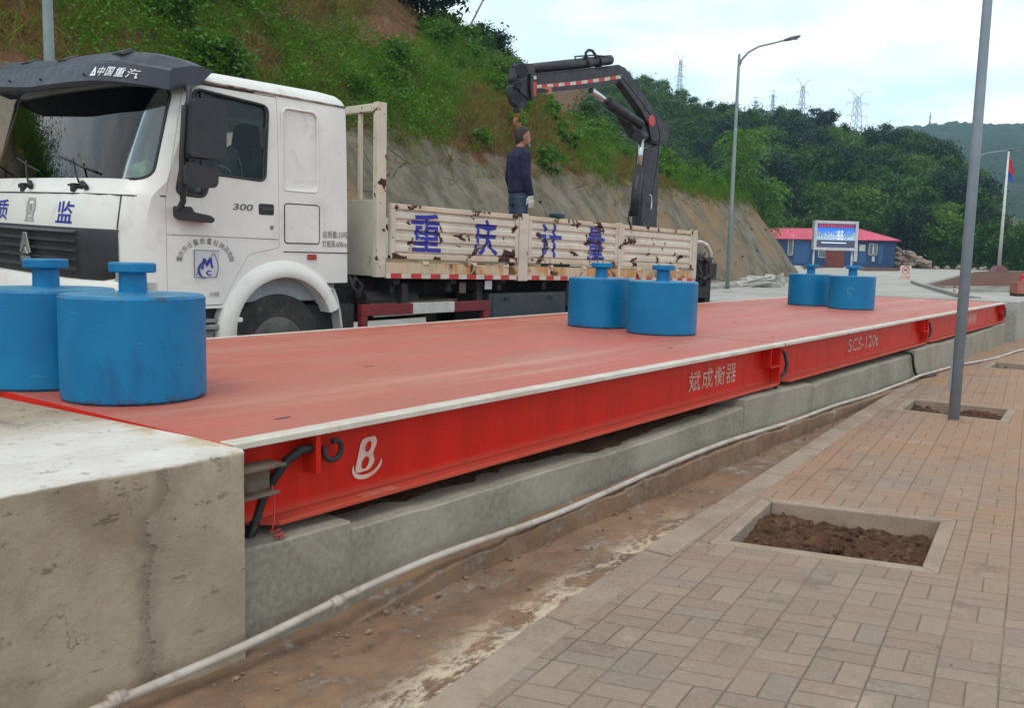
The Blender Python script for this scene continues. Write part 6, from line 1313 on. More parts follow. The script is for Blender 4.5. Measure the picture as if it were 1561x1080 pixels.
# ---------------------------------------------------------------- rocks and rubble
def rock_mesh(name, seed, mat, blocky=False):
    bm = bmesh.new(); bmesh.ops.create_icosphere(bm, subdivisions=2, radius=1) if not blocky else bmesh.ops.create_cube(bm, size=1.6)
    if blocky: bmesh.ops.subdivide_edges(bm, edges=bm.edges[:], cuts=3, use_grid_fill=True)
    for v in bm.verts:
        d = v.co.normalized(); k = 1 + .55 * mnoise.noise(d * 1.4 + Vector((seed, 0, 0))) + .22 * mnoise.noise(d * 3.5 + Vector((0, seed, 3))); c = mnoise.cell(d * 1.1 + Vector((seed, 1, 2))); v.co = v.co * (k + (.12 * c if not blocky else 0))
    me = bpy.data.meshes.new(name); bm.to_mesh(me); bm.free(); me.materials.append(mat); return me
M_ROCK = concrete('rock_stone', (.33, .26, .21), (.17, .12, .10), (.28, .15, .10), .5, 2.2, .7, 41.); M_SLAB = concrete('rubble_slab', (.47, .45, .41), (.30, .28, .25), (.36, .30, .24), .3, 1.6, .5, 51.)
rm = [rock_mesh('rock', s_, M_ROCK) for s_ in (1.3, 4.7, 9.1, 15.5)]; rr = random.Random(11)
def rock(px, py, s_px, seed, label, group, me, name='rock', flat=.75):
    p = at(px, 400, 97.); p.z = rise(p.x, p.y); d = RM[:, 2] @ np.array([p.x, p.y, p.z - EYE]); k = d / FPX; s_ = s_px * k / 2
    q = at(px, py, d); o = bpy.data.objects.new(name, me); link(o); z = max(q.z, p.z + s_ * .3) if group.startswith('rocks heaped') else p.z + s_ * .35
    o.location = (q.x + rr.uniform(-.3, .3), q.y + rr.uniform(-.5, .5), z); o.scale = (s_ * rr.uniform(.85, 1.25), s_ * rr.uniform(.85, 1.2), s_ * flat * rr.uniform(.85, 1.1)); o.rotation_euler = (rr.uniform(-.4, .4), rr.uniform(-.4, .4), rr.uniform(0, 6)); return tag(o, label, 'rock', group)
heap = 'brown grey rock in the heap against the right end of the blue hut'
for k in range(80):
    q = (k % 20) / 19; lv = k // 20; px = 1355 + q * 56 + rr.uniform(-2, 2); top = 372 + 28 * q ** 1.1; py = 402 - (401 - top) * (lv / 3.6 + rr.uniform(-.06, .12)); rock(px, py, rr.choice((6, 7, 8, 9, 10, 13)), k, heap, 'rocks heaped beside the hut', rm[k % 4])
for px, py, s_, lab in ((1407, 400, 17, 'large pale rock at the right foot of the rock heap'), (1424, 402, 9, 'small brown stone right of the heap below the trees'), (1440, 402, 9, 'grey brown stone between the heap and the lamp posts'), (1457, 401, 12, 'flat pale stone just left of the lamp posts'), (1487, 403, 8, 'small grey stone just right of the lamp posts'), (1498, 401, 12, 'round light boulder between the lamp posts and the flagpole'), (1508, 399, 9, 'grey stone beside the round boulder near the flagpole')):
    rock(px, py, s_, 0, lab, 'loose rocks below the trees', rm[int(px) % 4])
sm_ = [rock_mesh('rubble_slab', s_, M_SLAB, True) for s_ in (2., 6., 11.)]
for k, (px, py, w, h, tilt, lab) in enumerate(((1147, 431, 3.2, .55, -14, 'long tilted pale slab at the left end of the rubble by the bank'), (1163, 430, 1.6, .8, 3, 'square white block in the middle of the rubble by the bank'), (1172, 431, .8, 1.1, 10, 'narrow upright piece in the rubble by the bank'), (1181, 430, 1.5, 1.2, -6, 'greyish rounded lump in the rubble by the bank'), (1189, 432, .8, .9, 14, 'small piece at the right end of the rubble by the bank'), (1160, 427, 2.4, .4, 6, 'thin slab lying on top of the rubble by the bank'))):
    p = on_ground(px, 434, .13); d = RM[:, 2] @ np.array([p.x, p.y, p.z - EYE]); kx = d / FPX; o = bpy.data.objects.new('rubble_slab', sm_[k % 3]); link(o); q = at(px, py, d); o.location = (q.x, q.y, max(q.z, p.z + .1)); o.scale = (w * .32, .38, h * .36); o.rotation_euler = (.1, R_(tilt), math.atan2(RM[1, 0], RM[0, 0])); tag(o, lab, 'rubble', 'concrete rubble at the foot of the bank')
# ================================================================== HILLS AND PLANTS
rng = np.random.default_rng(7)
def project(P):
    P = np.asarray(P, float).reshape(-1, 3) - np.array([0, 0, EYE]); C = P @ RM; return np.stack([CX + FPX * C[:, 0] / C[:, 2], CY + FPX * C[:, 1] / C[:, 2], C[:, 2]], 1)
FL = np.array(FOOT + [(60.5, 22.0), (62.2, 26), (62.8, 34), (62.8, 70)], float)
def foot_dist(x, y):
    """signed distance from the foot line, positive on the hill side"""
    best = 1e9; sg = 1
    for (x0, y0), (x1, y1) in zip(FL[:-1], FL[1:]):
        dx, dy = x1 - x0, y1 - y0; L2 = dx * dx + dy * dy; t = max(0., min(1., ((x - x0) * dx + (y - y0) * dy) / L2)); ex, ey = x - x0 - t * dx, y - y0 - t * dy; d = ex * ex + ey * ey
        if d < best: best = d; sg = 1 if dx * (y - y0) - dy * (x - x0) > 0 else -1
    return sg * math.sqrt(best)
HCX = [-40, -2, 2.5, 8, 20, 30, 36, 40, 44, 48, 53, 58, 63]; HCZ = [4, 5, 8.5, 19, 19, 17.5, 15.5, 14.2, 12.6, 10.8, 8.2, 5.5, 4.2]  # out-of-view left end lowered so the windscreen reflects pale sky
def hill_h(x, y, v=None):
    v = foot_dist(x, y) if v is None else v
    if v <= 0: return rise(x, y) - .4 + v * .4
    hc = float(np.interp(x, HCX, HCZ)); sh = min(4.9, hc)
    n = fbm(x * .32, y * .32, 3.) ; n2 = fbm(x * 1.3, y * 1.3, 9.)
    if v < 3.4:
        k = v / 3.4; return rise(x, y) + sh * k ** .92 + (.22 * n + .07 * n2) * min(1, v * 2)
    q = (v - 3.4) / 14.0
    z = sh + (hc - sh) * (q if q < .8 else .8 + .2 * math.sin(min((q - .8) / .4, 1) * math.pi / 2) if q < 1.2 else 1.0)
    if q > 1.2: z -= (q - 1.2) * 3
    return rise(x, y) + z + (.22 + .35 * min(1, q * 3)) * n + .12 * n2
t = NT('shotcrete'); v = t.map((1, 1, .35)); st = t.noise(1.1, 8, .68, .5, v); a = t.mix(t.step(st, .33, .67), (.105, .090, .066), (.225, .195, .148))
a = t.mix(t.step(t.noise(.28, 5, .6, .6, t.map((1, 1, .5), loc=(3, 0, 0))), .46, .66, 0, .75), a, (.27, .168, .085)); a = t.mix(t.step(t.noise(5, 7, .7, .4, t.map((1, 1, .5))), .58, .70, 0, .5), a, (.095, .08, .062))
x, y, z = t.sep(); a = t.mix(t.math('MULTIPLY', t.step(z, 3.6, 5.4), t.step(t.noise(1.4, 6), .38, .6)), a, (.14, .095, .045))
a = t.mix(t.step(t.noise(14, 6, .7), .60, .70, 0, .4), a, (.34, .30, .24)); cr = t.voro(.55, 'DISTANCE_TO_EDGE', t.map((1, 1, .5))); a = t.mix(t.math('MULTIPLY', t.step(cr, .004, .014, 1, 0), t.step(t.noise(.8, 3), .48, .56)), a, (.06, .05, .045))
M_SHOT = t.finish(a, .92, 0, t.bump(t.math('ADD', t.noise(3, 8, .7), t.math('MULTIPLY', t.noise(18, 6, .7), .4)), .8, .08), .15)
t = NT('hill_soil'); a = t.mix(t.step(t.noise(.6, 7, .65), .35, .65), (.155, .068, .038), (.085, .058, .026)); a = t.mix(t.step(t.noise(3, 6), .5, .7), a, (.19, .095, .052)); M_HSOIL = t.finish(a, .95, 0, t.bump(t.noise(4, 7, .7), .8, .08), .1)
gx = np.concatenate([np.arange(-30, 0, .8), np.arange(0, 64, .42)]); gy = np.concatenate([np.arange(14.2, 27, .34), np.arange(27, 62, 1.0)])
VD = np.array([[foot_dist(x, y) for y in gy] for x in gx]); HZ = np.array([[hill_h(x, y, VD[i, j]) for j, y in enumerate(gy)] for i, x in enumerate(gx)])
V = np.stack([np.repeat(gx, len(gy)), np.tile(gy, len(gx)), HZ.ravel()], 1); F1, F2 = [], []; ny = len(gy)
for i in range(len(gx) - 1):
    for j in range(ny - 1):
        vm = (VD[i, j] + VD[i + 1, j + 1]) / 2
        if vm < -.6: continue
        f = (i * ny + j, (i + 1) * ny + j, (i + 1) * ny + j + 1, i * ny + j + 1)
        (F1 if vm < 3.5 + .6 * nz(gx[i] * .5, gy[j] * .5, 4.) else F2).append(f)
o = np_mesh('bank', V, np.array(F1), M_SHOT, smooth=True); tag(o, kind='structure')
o = np_mesh('hillside', V, np.array(F2), M_HSOIL, smooth=True); tag(o, kind='structure')
def hz(x, y):
    return hill_h(float(x), float(y))
# drain pipes set in the bank
M_DRAIN = paint('drain_dark', (.05, .05, .045), None, .8)
mb = MB()
for k in range(22):
    x = 6 + k * 2.4 + rng.uniform(-.8, .8); vv = rng.uniform(.9, 2.2); y = foot_y(min(x, 57)) + vv; z = hz(x, y); mb.tube([(x, y + .2, z), (x, y - .13, z + .02)], .045, 7)
tag(mb.build('drain_pipe', M_DRAIN), 'short dark drain pipes sticking out of the grey sprayed bank', 'drain pipe', kind='stuff')

def leaf_quads(P, size, up=.4, asp=.5, jit=.35):
    n = len(P); nrm = rng.normal(size=(n, 3)); nrm[:, 2] = np.abs(nrm[:, 2]) + up; nrm /= np.linalg.norm(nrm, axis=1)[:, None]
    a = np.cross(nrm, rng.normal(size=(n, 3))); a /= np.linalg.norm(a, axis=1)[:, None] + 1e-9; b = np.cross(nrm, a)
    s = (np.asarray(size) * (1 + jit * rng.normal(size=n)).clip(.4, 1.9))[:, None]
    V = np.stack([P + a * s, P + b * s * asp, P - a * s, P - b * s * asp], 1).reshape(-1, 3); return V, np.arange(4 * n).reshape(-1, 4)
def blades(P, L, w, spread=.5, lean=None):
    n = len(P); d = rng.normal(size=(n, 3)) * spread; d[:, 2] = 1; d /= np.linalg.norm(d, axis=1)[:, None]; s = np.cross(d, rng.normal(size=(n, 3))); s /= np.linalg.norm(s, axis=1)[:, None]
    L = np.asarray(L)[:, None]; tip = P + d * L; tip[:, 2] -= (L[:, 0] * .15); w = np.asarray(w)[:, None] if not np.isscalar(w) else w
    V = np.stack([P - s * w, P + s * w, tip + s * w * .25, tip - s * w * .25], 1).reshape(-1, 3); return V, np.arange(4 * n).reshape(-1, 4)
M_GRASS = leafmat('grass_green', (.065, .170, .010), (.150, .26, .014), .3, .6, .5); M_DRY = leafmat('grass_dry', (.27, .155, .045), (.17, .12, .03), .25, .7, .5)
M_CREEP = leafmat('creeper_leaf', (.045, .165, .006), (.110, .26, .010), .3, .45, .7)
M_SHRUB = leafmat('shrub_leaf', (.050, .150, .012), (.105, .22, .018), .28, .5, .9); M_SHRUBD = leafmat('shrub_leaf_dark', (.020, .060, .018), (.040, .088, .026), .2, .5, .9)
M_LEAFD = leafmat('leaf_dark', (.007, .027, .009), (.018, .052, .013), .2, .5, .35); M_LEAFM = leafmat('leaf_mid', (.026, .088, .009), (.066, .155, .014), .22, .5, .35); M_LEAFB = leafmat('leaf_bright', (.07, .19, .02), (.13, .28, .03), .3, .45, .5)
M_LEAFY = leafmat('leaf_yellow_green', (.060, .155, .009), (.115, .22, .013), .25, .5, .35)
M_BARK = paint('bark', (.08, .065, .05), (.05, .04, .032), .9, 4, bump=.5)
def interp_h(P):                          # fast bilinear height lookup on the hill grid
    ix = np.clip(np.searchsorted(gx, P[:, 0]) - 1, 0, len(gx) - 2); iy = np.clip(np.searchsorted(gy, P[:, 1]) - 1, 0, len(gy) - 2)
    fx = (P[:, 0] - gx[ix]) / (gx[ix + 1] - gx[ix]); fy = (P[:, 1] - gy[iy]) / (gy[iy + 1] - gy[iy])
    f = lambda A: (A[ix, iy] * (1 - fx) + A[ix + 1, iy] * fx) * (1 - fy) + (A[ix, iy + 1] * (1 - fx) + A[ix + 1, iy + 1] * fx) * fy
    return f(HZ), f(VD)
def scatter(n, vmin=3.6, vmax=31):
    P = np.stack([rng.uniform(-14, 63, n), rng.uniform(15, 53, n)], 1); z, v = interp_h(P); k = (v > vmin + .4 * rng.normal(size=n)) & (v < vmax); P = P[k]; z = z[k]; return np.column_stack([P, z])
def patch(P, cells, seed):                # soft world-space patches
    return np.array([mnoise.noise(Vector((p[0] * cells, p[1] * cells, seed))) for p in P])
def zone(P):
    """0 bare earth, 1 dry grass, 2 creeper, 3 mixed green — patches as they lie on the slope"""
    q = project(P); x, y = q[:, 0], q[:, 1]; n1 = patch(P, .22, 2.) * 45; n2 = patch(P, .5, 7.) * 26; X = x + n1 + n2; Y = y + n2 - n1 * .3
    Z = np.full(len(P), 3)
    cre = ((X < -90)) | ((X > 70) & (X < 430) & (Y < 125)) | ((X > 520) & (X < 685) & (Y > 75 + .25 * (X - 520) * 0) & (Y < 260) & (Y > (X - 560) * 1.0)) | ((X > 430) & (X < 560) & (Y > 60))
    dry = ((X < 75) & (X > -60)) | ((X > 690) & (X < 880) & (Y > 140)) | ((X > 430) & (X < 590) & (Y < 62)) | ((X > 945) & (X < 1010) & (Y > 215)) | ((X > 300) & (X < 420) & (Y > 70) & (Y < 130) & (n2 > 4))
    bare = (((x + n2 * .5 - 598) / 62) ** 2 + ((y + n2 * .4 - 42) / 42) ** 2 < 1)
    Z[dry] = 1; Z[cre & ~dry] = 2; Z[bare] = 0; return Z
# grass, dry grass, creeper: ground cover nobody could count
P = scatter(125000); Z = zone(P)
def tufts(P, nb, L, w, spread, name, mat):
    Q = np.repeat(P, nb, 0) + rng.normal(size=(len(P) * nb, 3)) * np.array([.10, .10, .01]); Lr = L * rng.uniform(.5, 1.35, len(Q)); V, F = blades(Q, Lr, w, spread); return tag(np_mesh(name, V, F, mat), kind='stuff')
g = P[(Z == 3) | ((Z == 2) & (rng.random(len(P)) < .8)) | ((Z == 1) & (rng.random(len(P)) < .28))]; tufts(g, 6, .55, .014, .6, 'grass', M_GRASS)
d = P[((Z == 1) & (rng.random(len(P)) < .9)) | ((Z == 3) & (rng.random(len(P)) < .16)) | ((Z == 2) & (rng.random(len(P)) < .12)) | ((Z == 0) & (rng.random(len(P)) < .10))]; tufts(d, 7, .50, .012, .7, 'dry_grass', M_DRY)
P = scatter(420000, 3.2); Z = zone(P); c = P[(Z == 2) | ((Z == 3) & (patch(P, .35, 12.) > .0))]
lum = np.array([abs(mnoise.noise(Vector((p[0] * 1.1, p[1] * 1.1, 5.)))) + .5 * abs(mnoise.noise(Vector((p[0] * 2.7, p[1] * 2.7, 8.)))) for p in c])
c = np.repeat(c, 3, 0); lum = np.repeat(lum, 3); c = c + rng.normal(size=c.shape) * np.array([.18, .18, .10]); c[:, 2] += .1 + lum * 1.9 * rng.uniform(.4, 1., len(c)); V, F = leaf_quads(c, .042, .5, .55); tag(np_mesh('creeper', V, F, M_CREEP), kind='stuff')
# weeds hanging over the bank's lip
P = np.stack([rng.uniform(3, 60, 9000), rng.uniform(15, 26, 9000)], 1); z, v = interp_h(P); k = (np.abs(v - 3.5 - .5 * rng.normal(size=len(v))) < .35); P = np.column_stack([P, z])[k]
tufts(P[rng.random(len(P)) < .6], 7, .45, .013, .9, 'dry_grass', M_DRY); tufts(P[rng.random(len(P)) < .35], 7, .45, .013, .9, 'grass', M_GRASS)

# ---------------------------------------------------------------- shrubs and trees as things
def crown_cloud(shape, n_cl, n_lf, rad, clump, size, up=.3, hollow=.55):
    """clumped leaves filling a crown; shape(dir)->radii scale"""
    d = rng.normal(size=(n_cl, 3)); d /= np.linalg.norm(d, axis=1)[:, None]; r = (hollow + (1 - hollow) * rng.random(n_cl)) ** .8; C = d * r[:, None] * np.array(rad); C = shape(C)
    cs = clump * rng.uniform(.6, 1.3, n_cl); k = rng.integers(0, n_cl, n_lf); P = C[k] + rng.normal(size=(n_lf, 3)) * cs[k][:, None] * np.array([1, 1, .7]) * .55; return leaf_quads(P, size, up)
def plant(name, crown, mat, trunk_pts=None, trunk_r=.1, limbs=0, H=1., base=0.):
    e = bpy.data.objects.new(name, None); e.empty_display_size = .2; COL.objects.link(e)
    o = np_mesh('crown', crown[0], crown[1], mat, e)
    mb = MB(); r = trunk_r
    if trunk_pts is None: trunk_pts = [(0, 0, -.4), (.03 * H, .02 * H, H * .3), (-.02 * H, .03 * H, H * .6), (.02 * H, 0, H * .9)]
    mb.tube(trunk_pts, [r, r * .8, r * .55, r * .2][:len(trunk_pts)], 8)
    for k in range(limbs):
        a = k * 2.4; z0 = H * (.3 + .4 * k / max(1, limbs)); mb.tube([(0, 0, z0), (math.cos(a) * H * .14, math.sin(a) * H * .14, z0 + H * .12), (math.cos(a) * H * .25, math.sin(a) * H * .25, z0 + H * .22)], [r * .45, r * .3, r * .1], 6)
    mb.build('trunk', M_BARK, e); return e
ident = lambda C: C
def lift(z, f=None):
    def g(C):
        C = C.copy(); C[:, 2] += z
        return f(C) if f else C
    return g
def conic(H):
    def g(C):
        C = C.copy(); k = np.clip(1.08 - C[:, 2] / H, .05, 1); C[:, 0] *= k; C[:, 1] *= k; return C
    return g
protos = {}
for i in range(3):
    protos['shrub', i] = plant('shrub', crown_cloud(lift(.55), 26, 1900, (.75, .75, .55), .30, .075), (M_SHRUB, M_SHRUBD, M_SHRUB)[i], None, .03, 3, 1.)
    protos['weed', i] = plant('weed', crown_cloud(lift(.5), 14, 420, (.35, .35, .6), .2, .085, .1), M_CREEP if i == 0 else M_SHRUB, None, .015, 2, 1.)
    protos['dark', i] = plant('tree', crown_cloud(lift(4.6), 30, 5200, (2.3, 2.3, 2.7), 1.15, .19, .5, .78), (M_LEAFD, M_LEAFD, M_LEAFM)[i], None, .16, 5, 7.)
    protos['mid', i] = plant('tree', crown_cloud(lift(4.0), 26, 4600, (2.1, 2.1, 2.4), 1.05, .18, .5, .78), (M_LEAFM, M_LEAFY, M_LEAFM)[i], None, .14, 5, 6.)
protos['conifer', 0] = plant('conifer', crown_cloud(lift(3.4, conic(7.2)), 70, 4200, (1.9, 1.9, 3.3), .42, .17, .0, .3), M_LEAFD, None, .12, 0, 6.4)
protos['pine', 0] = plant('pine', crown_cloud(lift(5.6, lambda C: C * np.array([1, 1, .55]) + np.array([0, 0, 2.5])), 46, 3800, (2.5, 2.5, 3.0), .55, .16, .5, .4), M_LEAFD, None, .15, 7, 6.6)
def feather(n, H):
    """loose tree with long arching compound leaves"""
    Pq = []
    for k in range(n):
        a = rng.uniform(0, 6.28); z0 = H * rng.uniform(.15, .95); L = rng.uniform(.7, 1.25) * H * .28; r0 = H * .12 * rng.random()
        for j in range(34):
            q = j / 33; r = r0 + L * q; z = z0 + L * (.75 * q - 1.0 * q * q) ; side = rng.choice((-1, 1)) * .12 * (1 - abs(q - .5)); Pq.append((math.cos(a) * r - math.sin(a) * side, math.sin(a) * r + math.cos(a) * side, z))
    return leaf_quads(np.array(Pq), .085, .6, .38)
protos['feather', 0] = plant('tree', feather(150, 4.4), M_LEAFB, None, .06, 6, 3.8)
used = set()
def put(kind, i, loc, s, label, cat, group, name=None, sz=None, rz=None):
    p = protos[kind, i]; e = p if (kind, i) not in used else copy_tree(p); used.add((kind, i)); e.location = loc; e.scale = (s, s, s * (sz or 1)); e.rotation_euler = (0, 0, rng.uniform(0, 6.28) if rz is None else rz); tag(e, label, cat, group); return e
# shrubs over the slope
P = scatter(1500, 4.2); Z = zone(P); q = project(P); k = (Z >= 2) & (q[:, 0] > -30) & (q[:, 0] < 1240) & (q[:, 1] > -60); P = P[k][:170]
for p in P:
    nv = mnoise.noise(Vector((p[0] * .25, p[1] * .25, 21.))); i = 1 if nv > .26 else int(rng.choice((0, 2))); far = p[0] > 40
    put('shrub', i, tuple(p - np.array([0, 0, .12])), rng.uniform(.55, 1.15) * (1.25 if far else 1), 'leafy green shrub among the grass on the steep slope above the bank', 'shrub', 'shrubs on the slope above the bank')
P = scatter(900, 3.6); q = project(P); P = P[(q[:, 0] > 680) & (q[:, 0] < 1100)][:70]
for p in P: put('weed', int(rng.integers(0, 3)), tuple(p), rng.uniform(.6, 1.4), 'thin upright leafy weed on the slope above the bank', 'weed', 'weeds on the slope above the bank')
def on_hill(px, depth): d = at(px, 300, depth); return np.array([d.x, d.y, hz(d.x, d.y)])
for px, dep, kind, i, s, lab in ((655, 43, 'dark', 0, .62, 'dark leafed tree at the top of the slope, beside the bare dead stem'), (742, 56, 'dark', 1, .42, 'round dark tree on the crest, right of the dead stem'), (768, 57, 'dark', 2, .36, 'small dark tree on the crest, nearest the crane'), (722, 53, 'mid', 0, .40, 'loose green tree on the crest between two darker ones'),
                                 (905, 60, 'dark', 1, .42, 'dark bushy tree on the slope under the crane boom'), (880, 56, 'mid', 2, .42, 'green bushy tree on the slope left of the crane ram'), (1020, 68, 'mid', 1, .55, 'green tree on the slope right behind the crane column'), (1060, 64, 'dark', 2, .5, 'dark tree on the slope left of the street lamp'), (640, 44, 'mid', 0, .55, 'green tree high on the slope left of the dead stem')):
    p = on_hill(px, dep); put(kind, i, tuple(p - np.array([0, 0, .3])), s, lab, 'tree', None)
p = on_hill(1125, 60); put('feather', 0, tuple(p - np.array([0, 0, .2])), 1.15, 'bright green feathery tree at the end of the bank, behind the street lamp', 'tree', None)
p = on_hill(1165, 61); put('feather', 0, (p[0], p[1], p[2] - .3), 1.05, 'bright green feathery tree, right one of two at the end of the bank', 'tree', None)
p0 = on_hill(704, 47); mb = MB(); mb.tube([(0, 0, -.5), (.15, 0, 1.0), (.8, -.3, 2.4), (1.1, -.4, 3.2), (1.25, -.45, 4.4)], [.07, .06, .045, .03, .015], 7); mb.tube([(.8, -.3, 2.4), (1.4, -.7, 3.0), (1.7, -.9, 3.9)], [.03, .02, .008], 6)
e = empty('dead_tree', tuple(p0), R_(-35), 'bare pale dead stem forking against the sky at the top of the slope', 'dead tree'); mb.build('trunk', paint('dead_wood', (.34, .31, .28), None, .9), e)

# ---------------------------------------------------------------- wooded hill behind the hut
RPX = [700, 860, 940, 1000, 1040, 1085, 1110, 1150, 1200, 1240, 1300, 1350, 1400, 1440, 1480, 1510, 1561, 1640, 1760]
RPY = [118, 112, 110, 121, 132, 152, 164, 170, 180, 184, 200, 207, 214, 232, 262, 300, 345, 372, 385]
def wood_ground(px, k):
    """k 0..1 from the foot to the ridge; returns the ground point"""
    hx = 382 + .025 * (px - 780.5); yr = float(np.interp(px, RPX, RPY)) + np.interp(px, [1000, 1110, 1480, 1561], [26, 46, 46, 30]); df = np.interp(px, [700, 1080, 1250, 1561, 1760], [118, 112, 106, 98, 90]); dr = df + np.interp(px, [1000, 1400, 1561], [55, 46, 24])
    dep = df + (dr - df) * k; zr = (hx - yr) * dr / FPX + EYE; p = at(px, 300, dep); z0 = rise(p.x, p.y); zz = z0 + max(0, zr - z0) * (k ** .85 if k < 1 else 1 - (k - 1) * .6)
    return Vector((p.x, p.y, zz + .5 * fbm(p.x * .1, p.y * .1, 2.)))
pxs = np.arange(640, 1800, 14.); ks = list(np.linspace(-.12, 1, 16)) + [1.3, 1.8]
V = np.array([tuple(wood_ground(px, max(k, 0)) + (Vector((0, 0, -.3)) if k <= 0 else Vector())) for px in pxs for k in ks]); n = len(ks)
tag(np_mesh('wooded_hill', V, np.array([(i * n + j, (i + 1) * n + j, (i + 1) * n + j + 1, i * n + j + 1) for i in range(len(pxs) - 1) for j in range(n - 1)]), M_HSOIL, smooth=True), kind='structure')
treegroup = 'trees of the wood behind the hut'
TL = {'dark': 'dark leafy tree in the dense wood on the hill behind the hut', 'mid': 'green leafy tree in the dense wood on the hill behind the hut'}
def wood_tree(px, k, kind, i, s, label=None, group=treegroup, sz=1.):
    p = wood_ground(px, k); put(kind, i, (p.x, p.y, p.z - .35), s, label or TL[kind], 'tree', group, None, sz)
for row, k in enumerate(np.linspace(.0, 1.0, 9)):
    px = 1075 + (row % 2) * 12 if k < .6 else 905 + (row % 2) * 13
    while px < 1545 - k * 60 + 60 * (k < .2):
        fr_ = float(np.interp(px, [900, 1060, 1120, 1480, 1561], [.55, .60, .98, .92, .75])); nv = mnoise.noise(Vector((px * .012, k * 3, 4.)))
        kind = 'mid' if nv > -.02 or px < 1075 or (px > 1430 and k < .5 and nv > -.15) else 'dark'
        wood_tree(px + rng.uniform(-7, 7), max(0, k + rng.uniform(-.03, .03)), kind, int(rng.integers(0, 3)) , fr_ * rng.uniform(.82, 1.12) * (.9 if k > .85 else 1)); px += (33 if px > 1100 else 22) * rng.uniform(.85, 1.15)
for px, k, kind, s, lab in ((1246, 1.0, 'pine', 1.02, 'tall dark pine with a rounded crown standing above the ridge'), (1179, .98, 'conifer', .95, 'small dark pointed conifer on the ridge, left of the pine'), (1281, .98, 'conifer', .92, 'small dark pointed conifer on the ridge, right of the pine'), (1106, 1.0, 'pine', .8, 'open dark tree on the ridge just right of the street lamp arm'), (1266, .98, 'conifer', .62, 'narrow little conifer on the ridge between the pine and the right conifer')):
    wood_tree(px, k, kind, 0, s, lab, None)
for px, k, i, s, lab in ((1478, .45, 1, .85, 'dark crown standing out against the blue hill, right of the lamp posts'),): wood_tree(px, k, 'dark', i, s, lab, None)
# low growth along the wood's edge
V0 = []
for k in range(5200):
    px = rng.uniform(1225, 1640); p = wood_ground(px, 0); q = p + Vector((rng.normal() * 1.2, rng.normal() * 1.5, abs(rng.normal()) * .7)); V0.append(tuple(q))
V_, F_ = leaf_quads(np.array(V0), .17, .4); tag(np_mesh('undergrowth', V_, F_, M_LEAFM), kind='stuff')
V0 = []
for k in range(70000):
    px = rng.uniform(880, 1600) if k % 2 else rng.uniform(900, 1110); kk = rng.uniform(0, 1.02); p = wood_ground(px, kk); V0.append((p.x + rng.normal() * .6, p.y + rng.normal() * .6, p.z + abs(rng.normal()) * 1.1))
V_, F_ = leaf_quads(np.array(V0), .22, .4); tag(np_mesh('undergrowth', V_, F_, M_LEAFM), kind='stuff')
# bamboo stake leaning at the wood's edge
p = on_ground(1467, 402); q = at(1455, 334, p.length * .9); mb = MB(); dpt = RM[:, 2] @ np.array([p.x, p.y, p.z - EYE]); q = at(1455, 335, dpt); mb.tube([(0, 0, 0), tuple(q - p)], [.05, .03], 6); o = mb.build('bamboo_pole', paint('bamboo', (.36, .38, .16), None, .6)); o.location = p; tag(o, 'thin pale leaning bamboo pole against the trees left of the lamp posts', 'pole')

# ---------------------------------------------------------------- far hills and pylons
DPX = [-200, 900, 1000, 1110, 1160, 1200, 1222, 1250, 1290, 1330, 1362, 1400, 1440, 1500, 1561, 1650, 1800, 2100]; DPY = [215, 180, 170, 172, 170, 166, 173, 192, 206, 204, 194, 189, 186, 189, 186, 190, 200, 215]
t = NT('far_wood'); a = t.mix(t.step(t.noise(.06, 8, .7), .35, .65), (.020, .050, .022), (.045, .085, .035)); a = t.mix(t.step(t.noise(.25, 6, .7), .45, .65, 0, .7), a, (.016, .038, .018))
x, y, z = t.sep(); clr = t.math('MULTIPLY', t.step(t.noise(.035, 5, .6), .50, .56), t.step(z, 40, 26)); a = t.mix(clr, a, (.24, .17, .13)); M_FARW = t.finish(a, .95, 0, t.bump(t.noise(.35, 7, .75), 1., 2.5), .1)
pxs = np.concatenate([np.arange(-200, 900, 12.), np.arange(900, 1700, 3.), np.arange(1700, 2100, 12.)]); ks = np.concatenate([np.linspace(0, 1, 60), [1.2, 1.6]]); V = []
for px in pxs:
    hx = 382 + .025 * (px - 780.5); yr = float(np.interp(px, DPX, DPY)); d0, d1 = 330., 720.; zr = (hx - yr) * d1 / FPX + EYE
    for k in ks:
        dep = d0 + (d1 - d0) * k; p = at(px, 300, dep); z = zr * (k ** .75 if k <= 1 else 1 - (k - 1) * .8) - 2 + (2.6 * fbm(p.x * .05, p.y * .05, 1.) + 2.6 * fbm(p.x * .19, p.y * .19, 5.)) * min(1, k * 3); V.append((p.x, p.y, z))
n = len(ks); tag(np_mesh('far_hill', np.array(V), np.array([(i * n + j, (i + 1) * n + j, (i + 1) * n + j + 1, i * n + j + 1) for i in range(len(pxs) - 1) for j in range(n - 1)]), M_FARW, smooth=True), kind='structure')
M_PYL = paint('pylon_steel', (.10, .115, .13), None, .6)
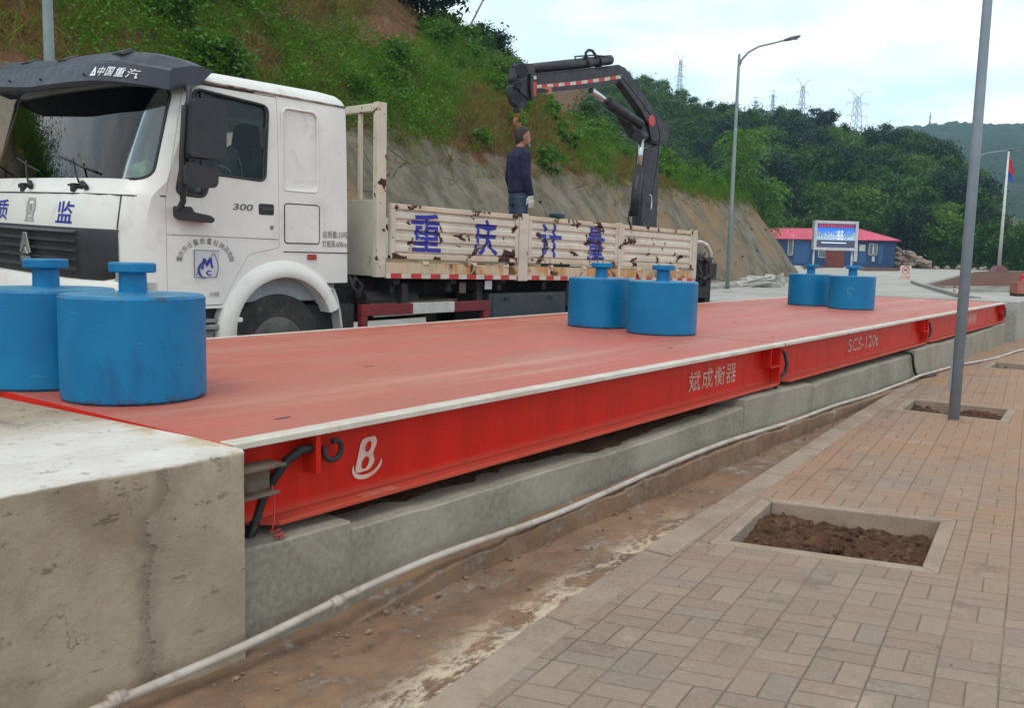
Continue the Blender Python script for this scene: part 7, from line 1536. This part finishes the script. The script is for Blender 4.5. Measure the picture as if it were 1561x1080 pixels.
def pylon(px, ytop, ybase, w_px, dep, label, flat=False):
    b = at(px, ybase, dep); k = dep / FPX; H = (ybase - ytop) * k + 12; z0 = b.z - 12; W = w_px * k / 2
    e = empty('pylon', (b.x, b.y, z0), math.atan2(RM[1, 0], RM[0, 0]) + R_(15), label, 'pylon', None); r = .30 * k
    mb = MB(); bw = W * .52; tw = W * .17; zt = H * .90
    def c(i, k_): s_ = bw + (tw - bw) * min(1, k_ * 1.0); return (s_ * (1 if i in (0, 3) else -1), s_ * (1 if i < 2 else -1), zt * k_)
    for i in range(4): mb.tube([c(i, 0), c(i, .5), c(i, 1)], r, 4)
    N = 9
    for j in range(N):
        a, d = j / N, (j + 1) / N
        for i in range(4): mb.tube([c(i, a), c((i + 1) % 4, d)], r * .6, 3); mb.tube([c((i + 1) % 4, a), c(i, d)], r * .6, 3)
    mb.build('mast', M_PYL, e); mb = MB()
    for zz, ww in ((.80, 1.0), (.62, 1.0), (.46, .92)) if not flat else ((.86, 1.), (.66, 1.)):
        z = H * zz
        for s_ in (-1, 1): mb.tube([(0, 0, z), (s_ * W * ww, 0, z)], r * .8, 4); mb.tube([(0, 0, z + H * .035), (s_ * W * ww, 0, z)], r * .6, 4); mb.tube([(s_ * W * ww, 0, z), (s_ * W * ww, 0, z - H * .05)], r * .7, 4)
    for s_ in (-1, 1):
        if not flat: mb.tube([(0, 0, zt), (s_ * W * .5, 0, H * .95), (s_ * W * .95, 0, H)], r * .9, 4); mb.tube([(s_ * tw, 0, zt * .95), (s_ * W * .5, 0, H * .95)], r * .7, 4); mb.tube([(s_ * W * .95, 0, H), (s_ * W, 0, H * .96)], r * .7, 4)
        else: mb.tube([(s_ * tw, 0, zt), (s_ * tw, 0, H)], r * .8, 4); mb.tube([(s_ * W, 0, H * .98), (0, 0, H * .98)], r * .8, 4)
    mb.build('cross_arm', M_PYL, e)
pylon(1036, 84, 132, 17, 430, 'lattice pylon with raised horns farthest left, above the green ridge'); pylon(1151, 148, 178, 16, 560, 'small square topped pylon just right of the street lamp', True); pylon(1177, 138, 176, 13, 560, 'small pale pylon above the pointed conifer', True); pylon(1221, 122, 184, 22, 430, 'lattice pylon with two horns left of the tall pine'); pylon(1304, 138, 202, 36, 420, 'largest lattice pylon with wide arms, right of the pine')
pylon(1417, 172, 192, 4, 700, 'tiny mast on the top of the blue distant hill', True)

# ---------------------------------------------------------------- the air
hzm = bpy.data.materials.new('haze'); hzm.use_nodes = True; ht = hzm.node_tree; ht.nodes.clear(); ho = ht.nodes.new('ShaderNodeOutputMaterial'); hv = ht.nodes.new('ShaderNodeVolumePrincipled')
hv.inputs['Color'].default_value = (.52, .80, 1.0, 1); hv.inputs['Density'].default_value = .00048; hv.inputs['Anisotropy'].default_value = .2; ht.links.new(hv.outputs[0], ho.inputs['Volume'])
mb = MB(); mb.box((-400, -820, -4), (900, 900, 150)); hazeo = mb.build('haze', hzm); tag(hazeo, kind='stuff')
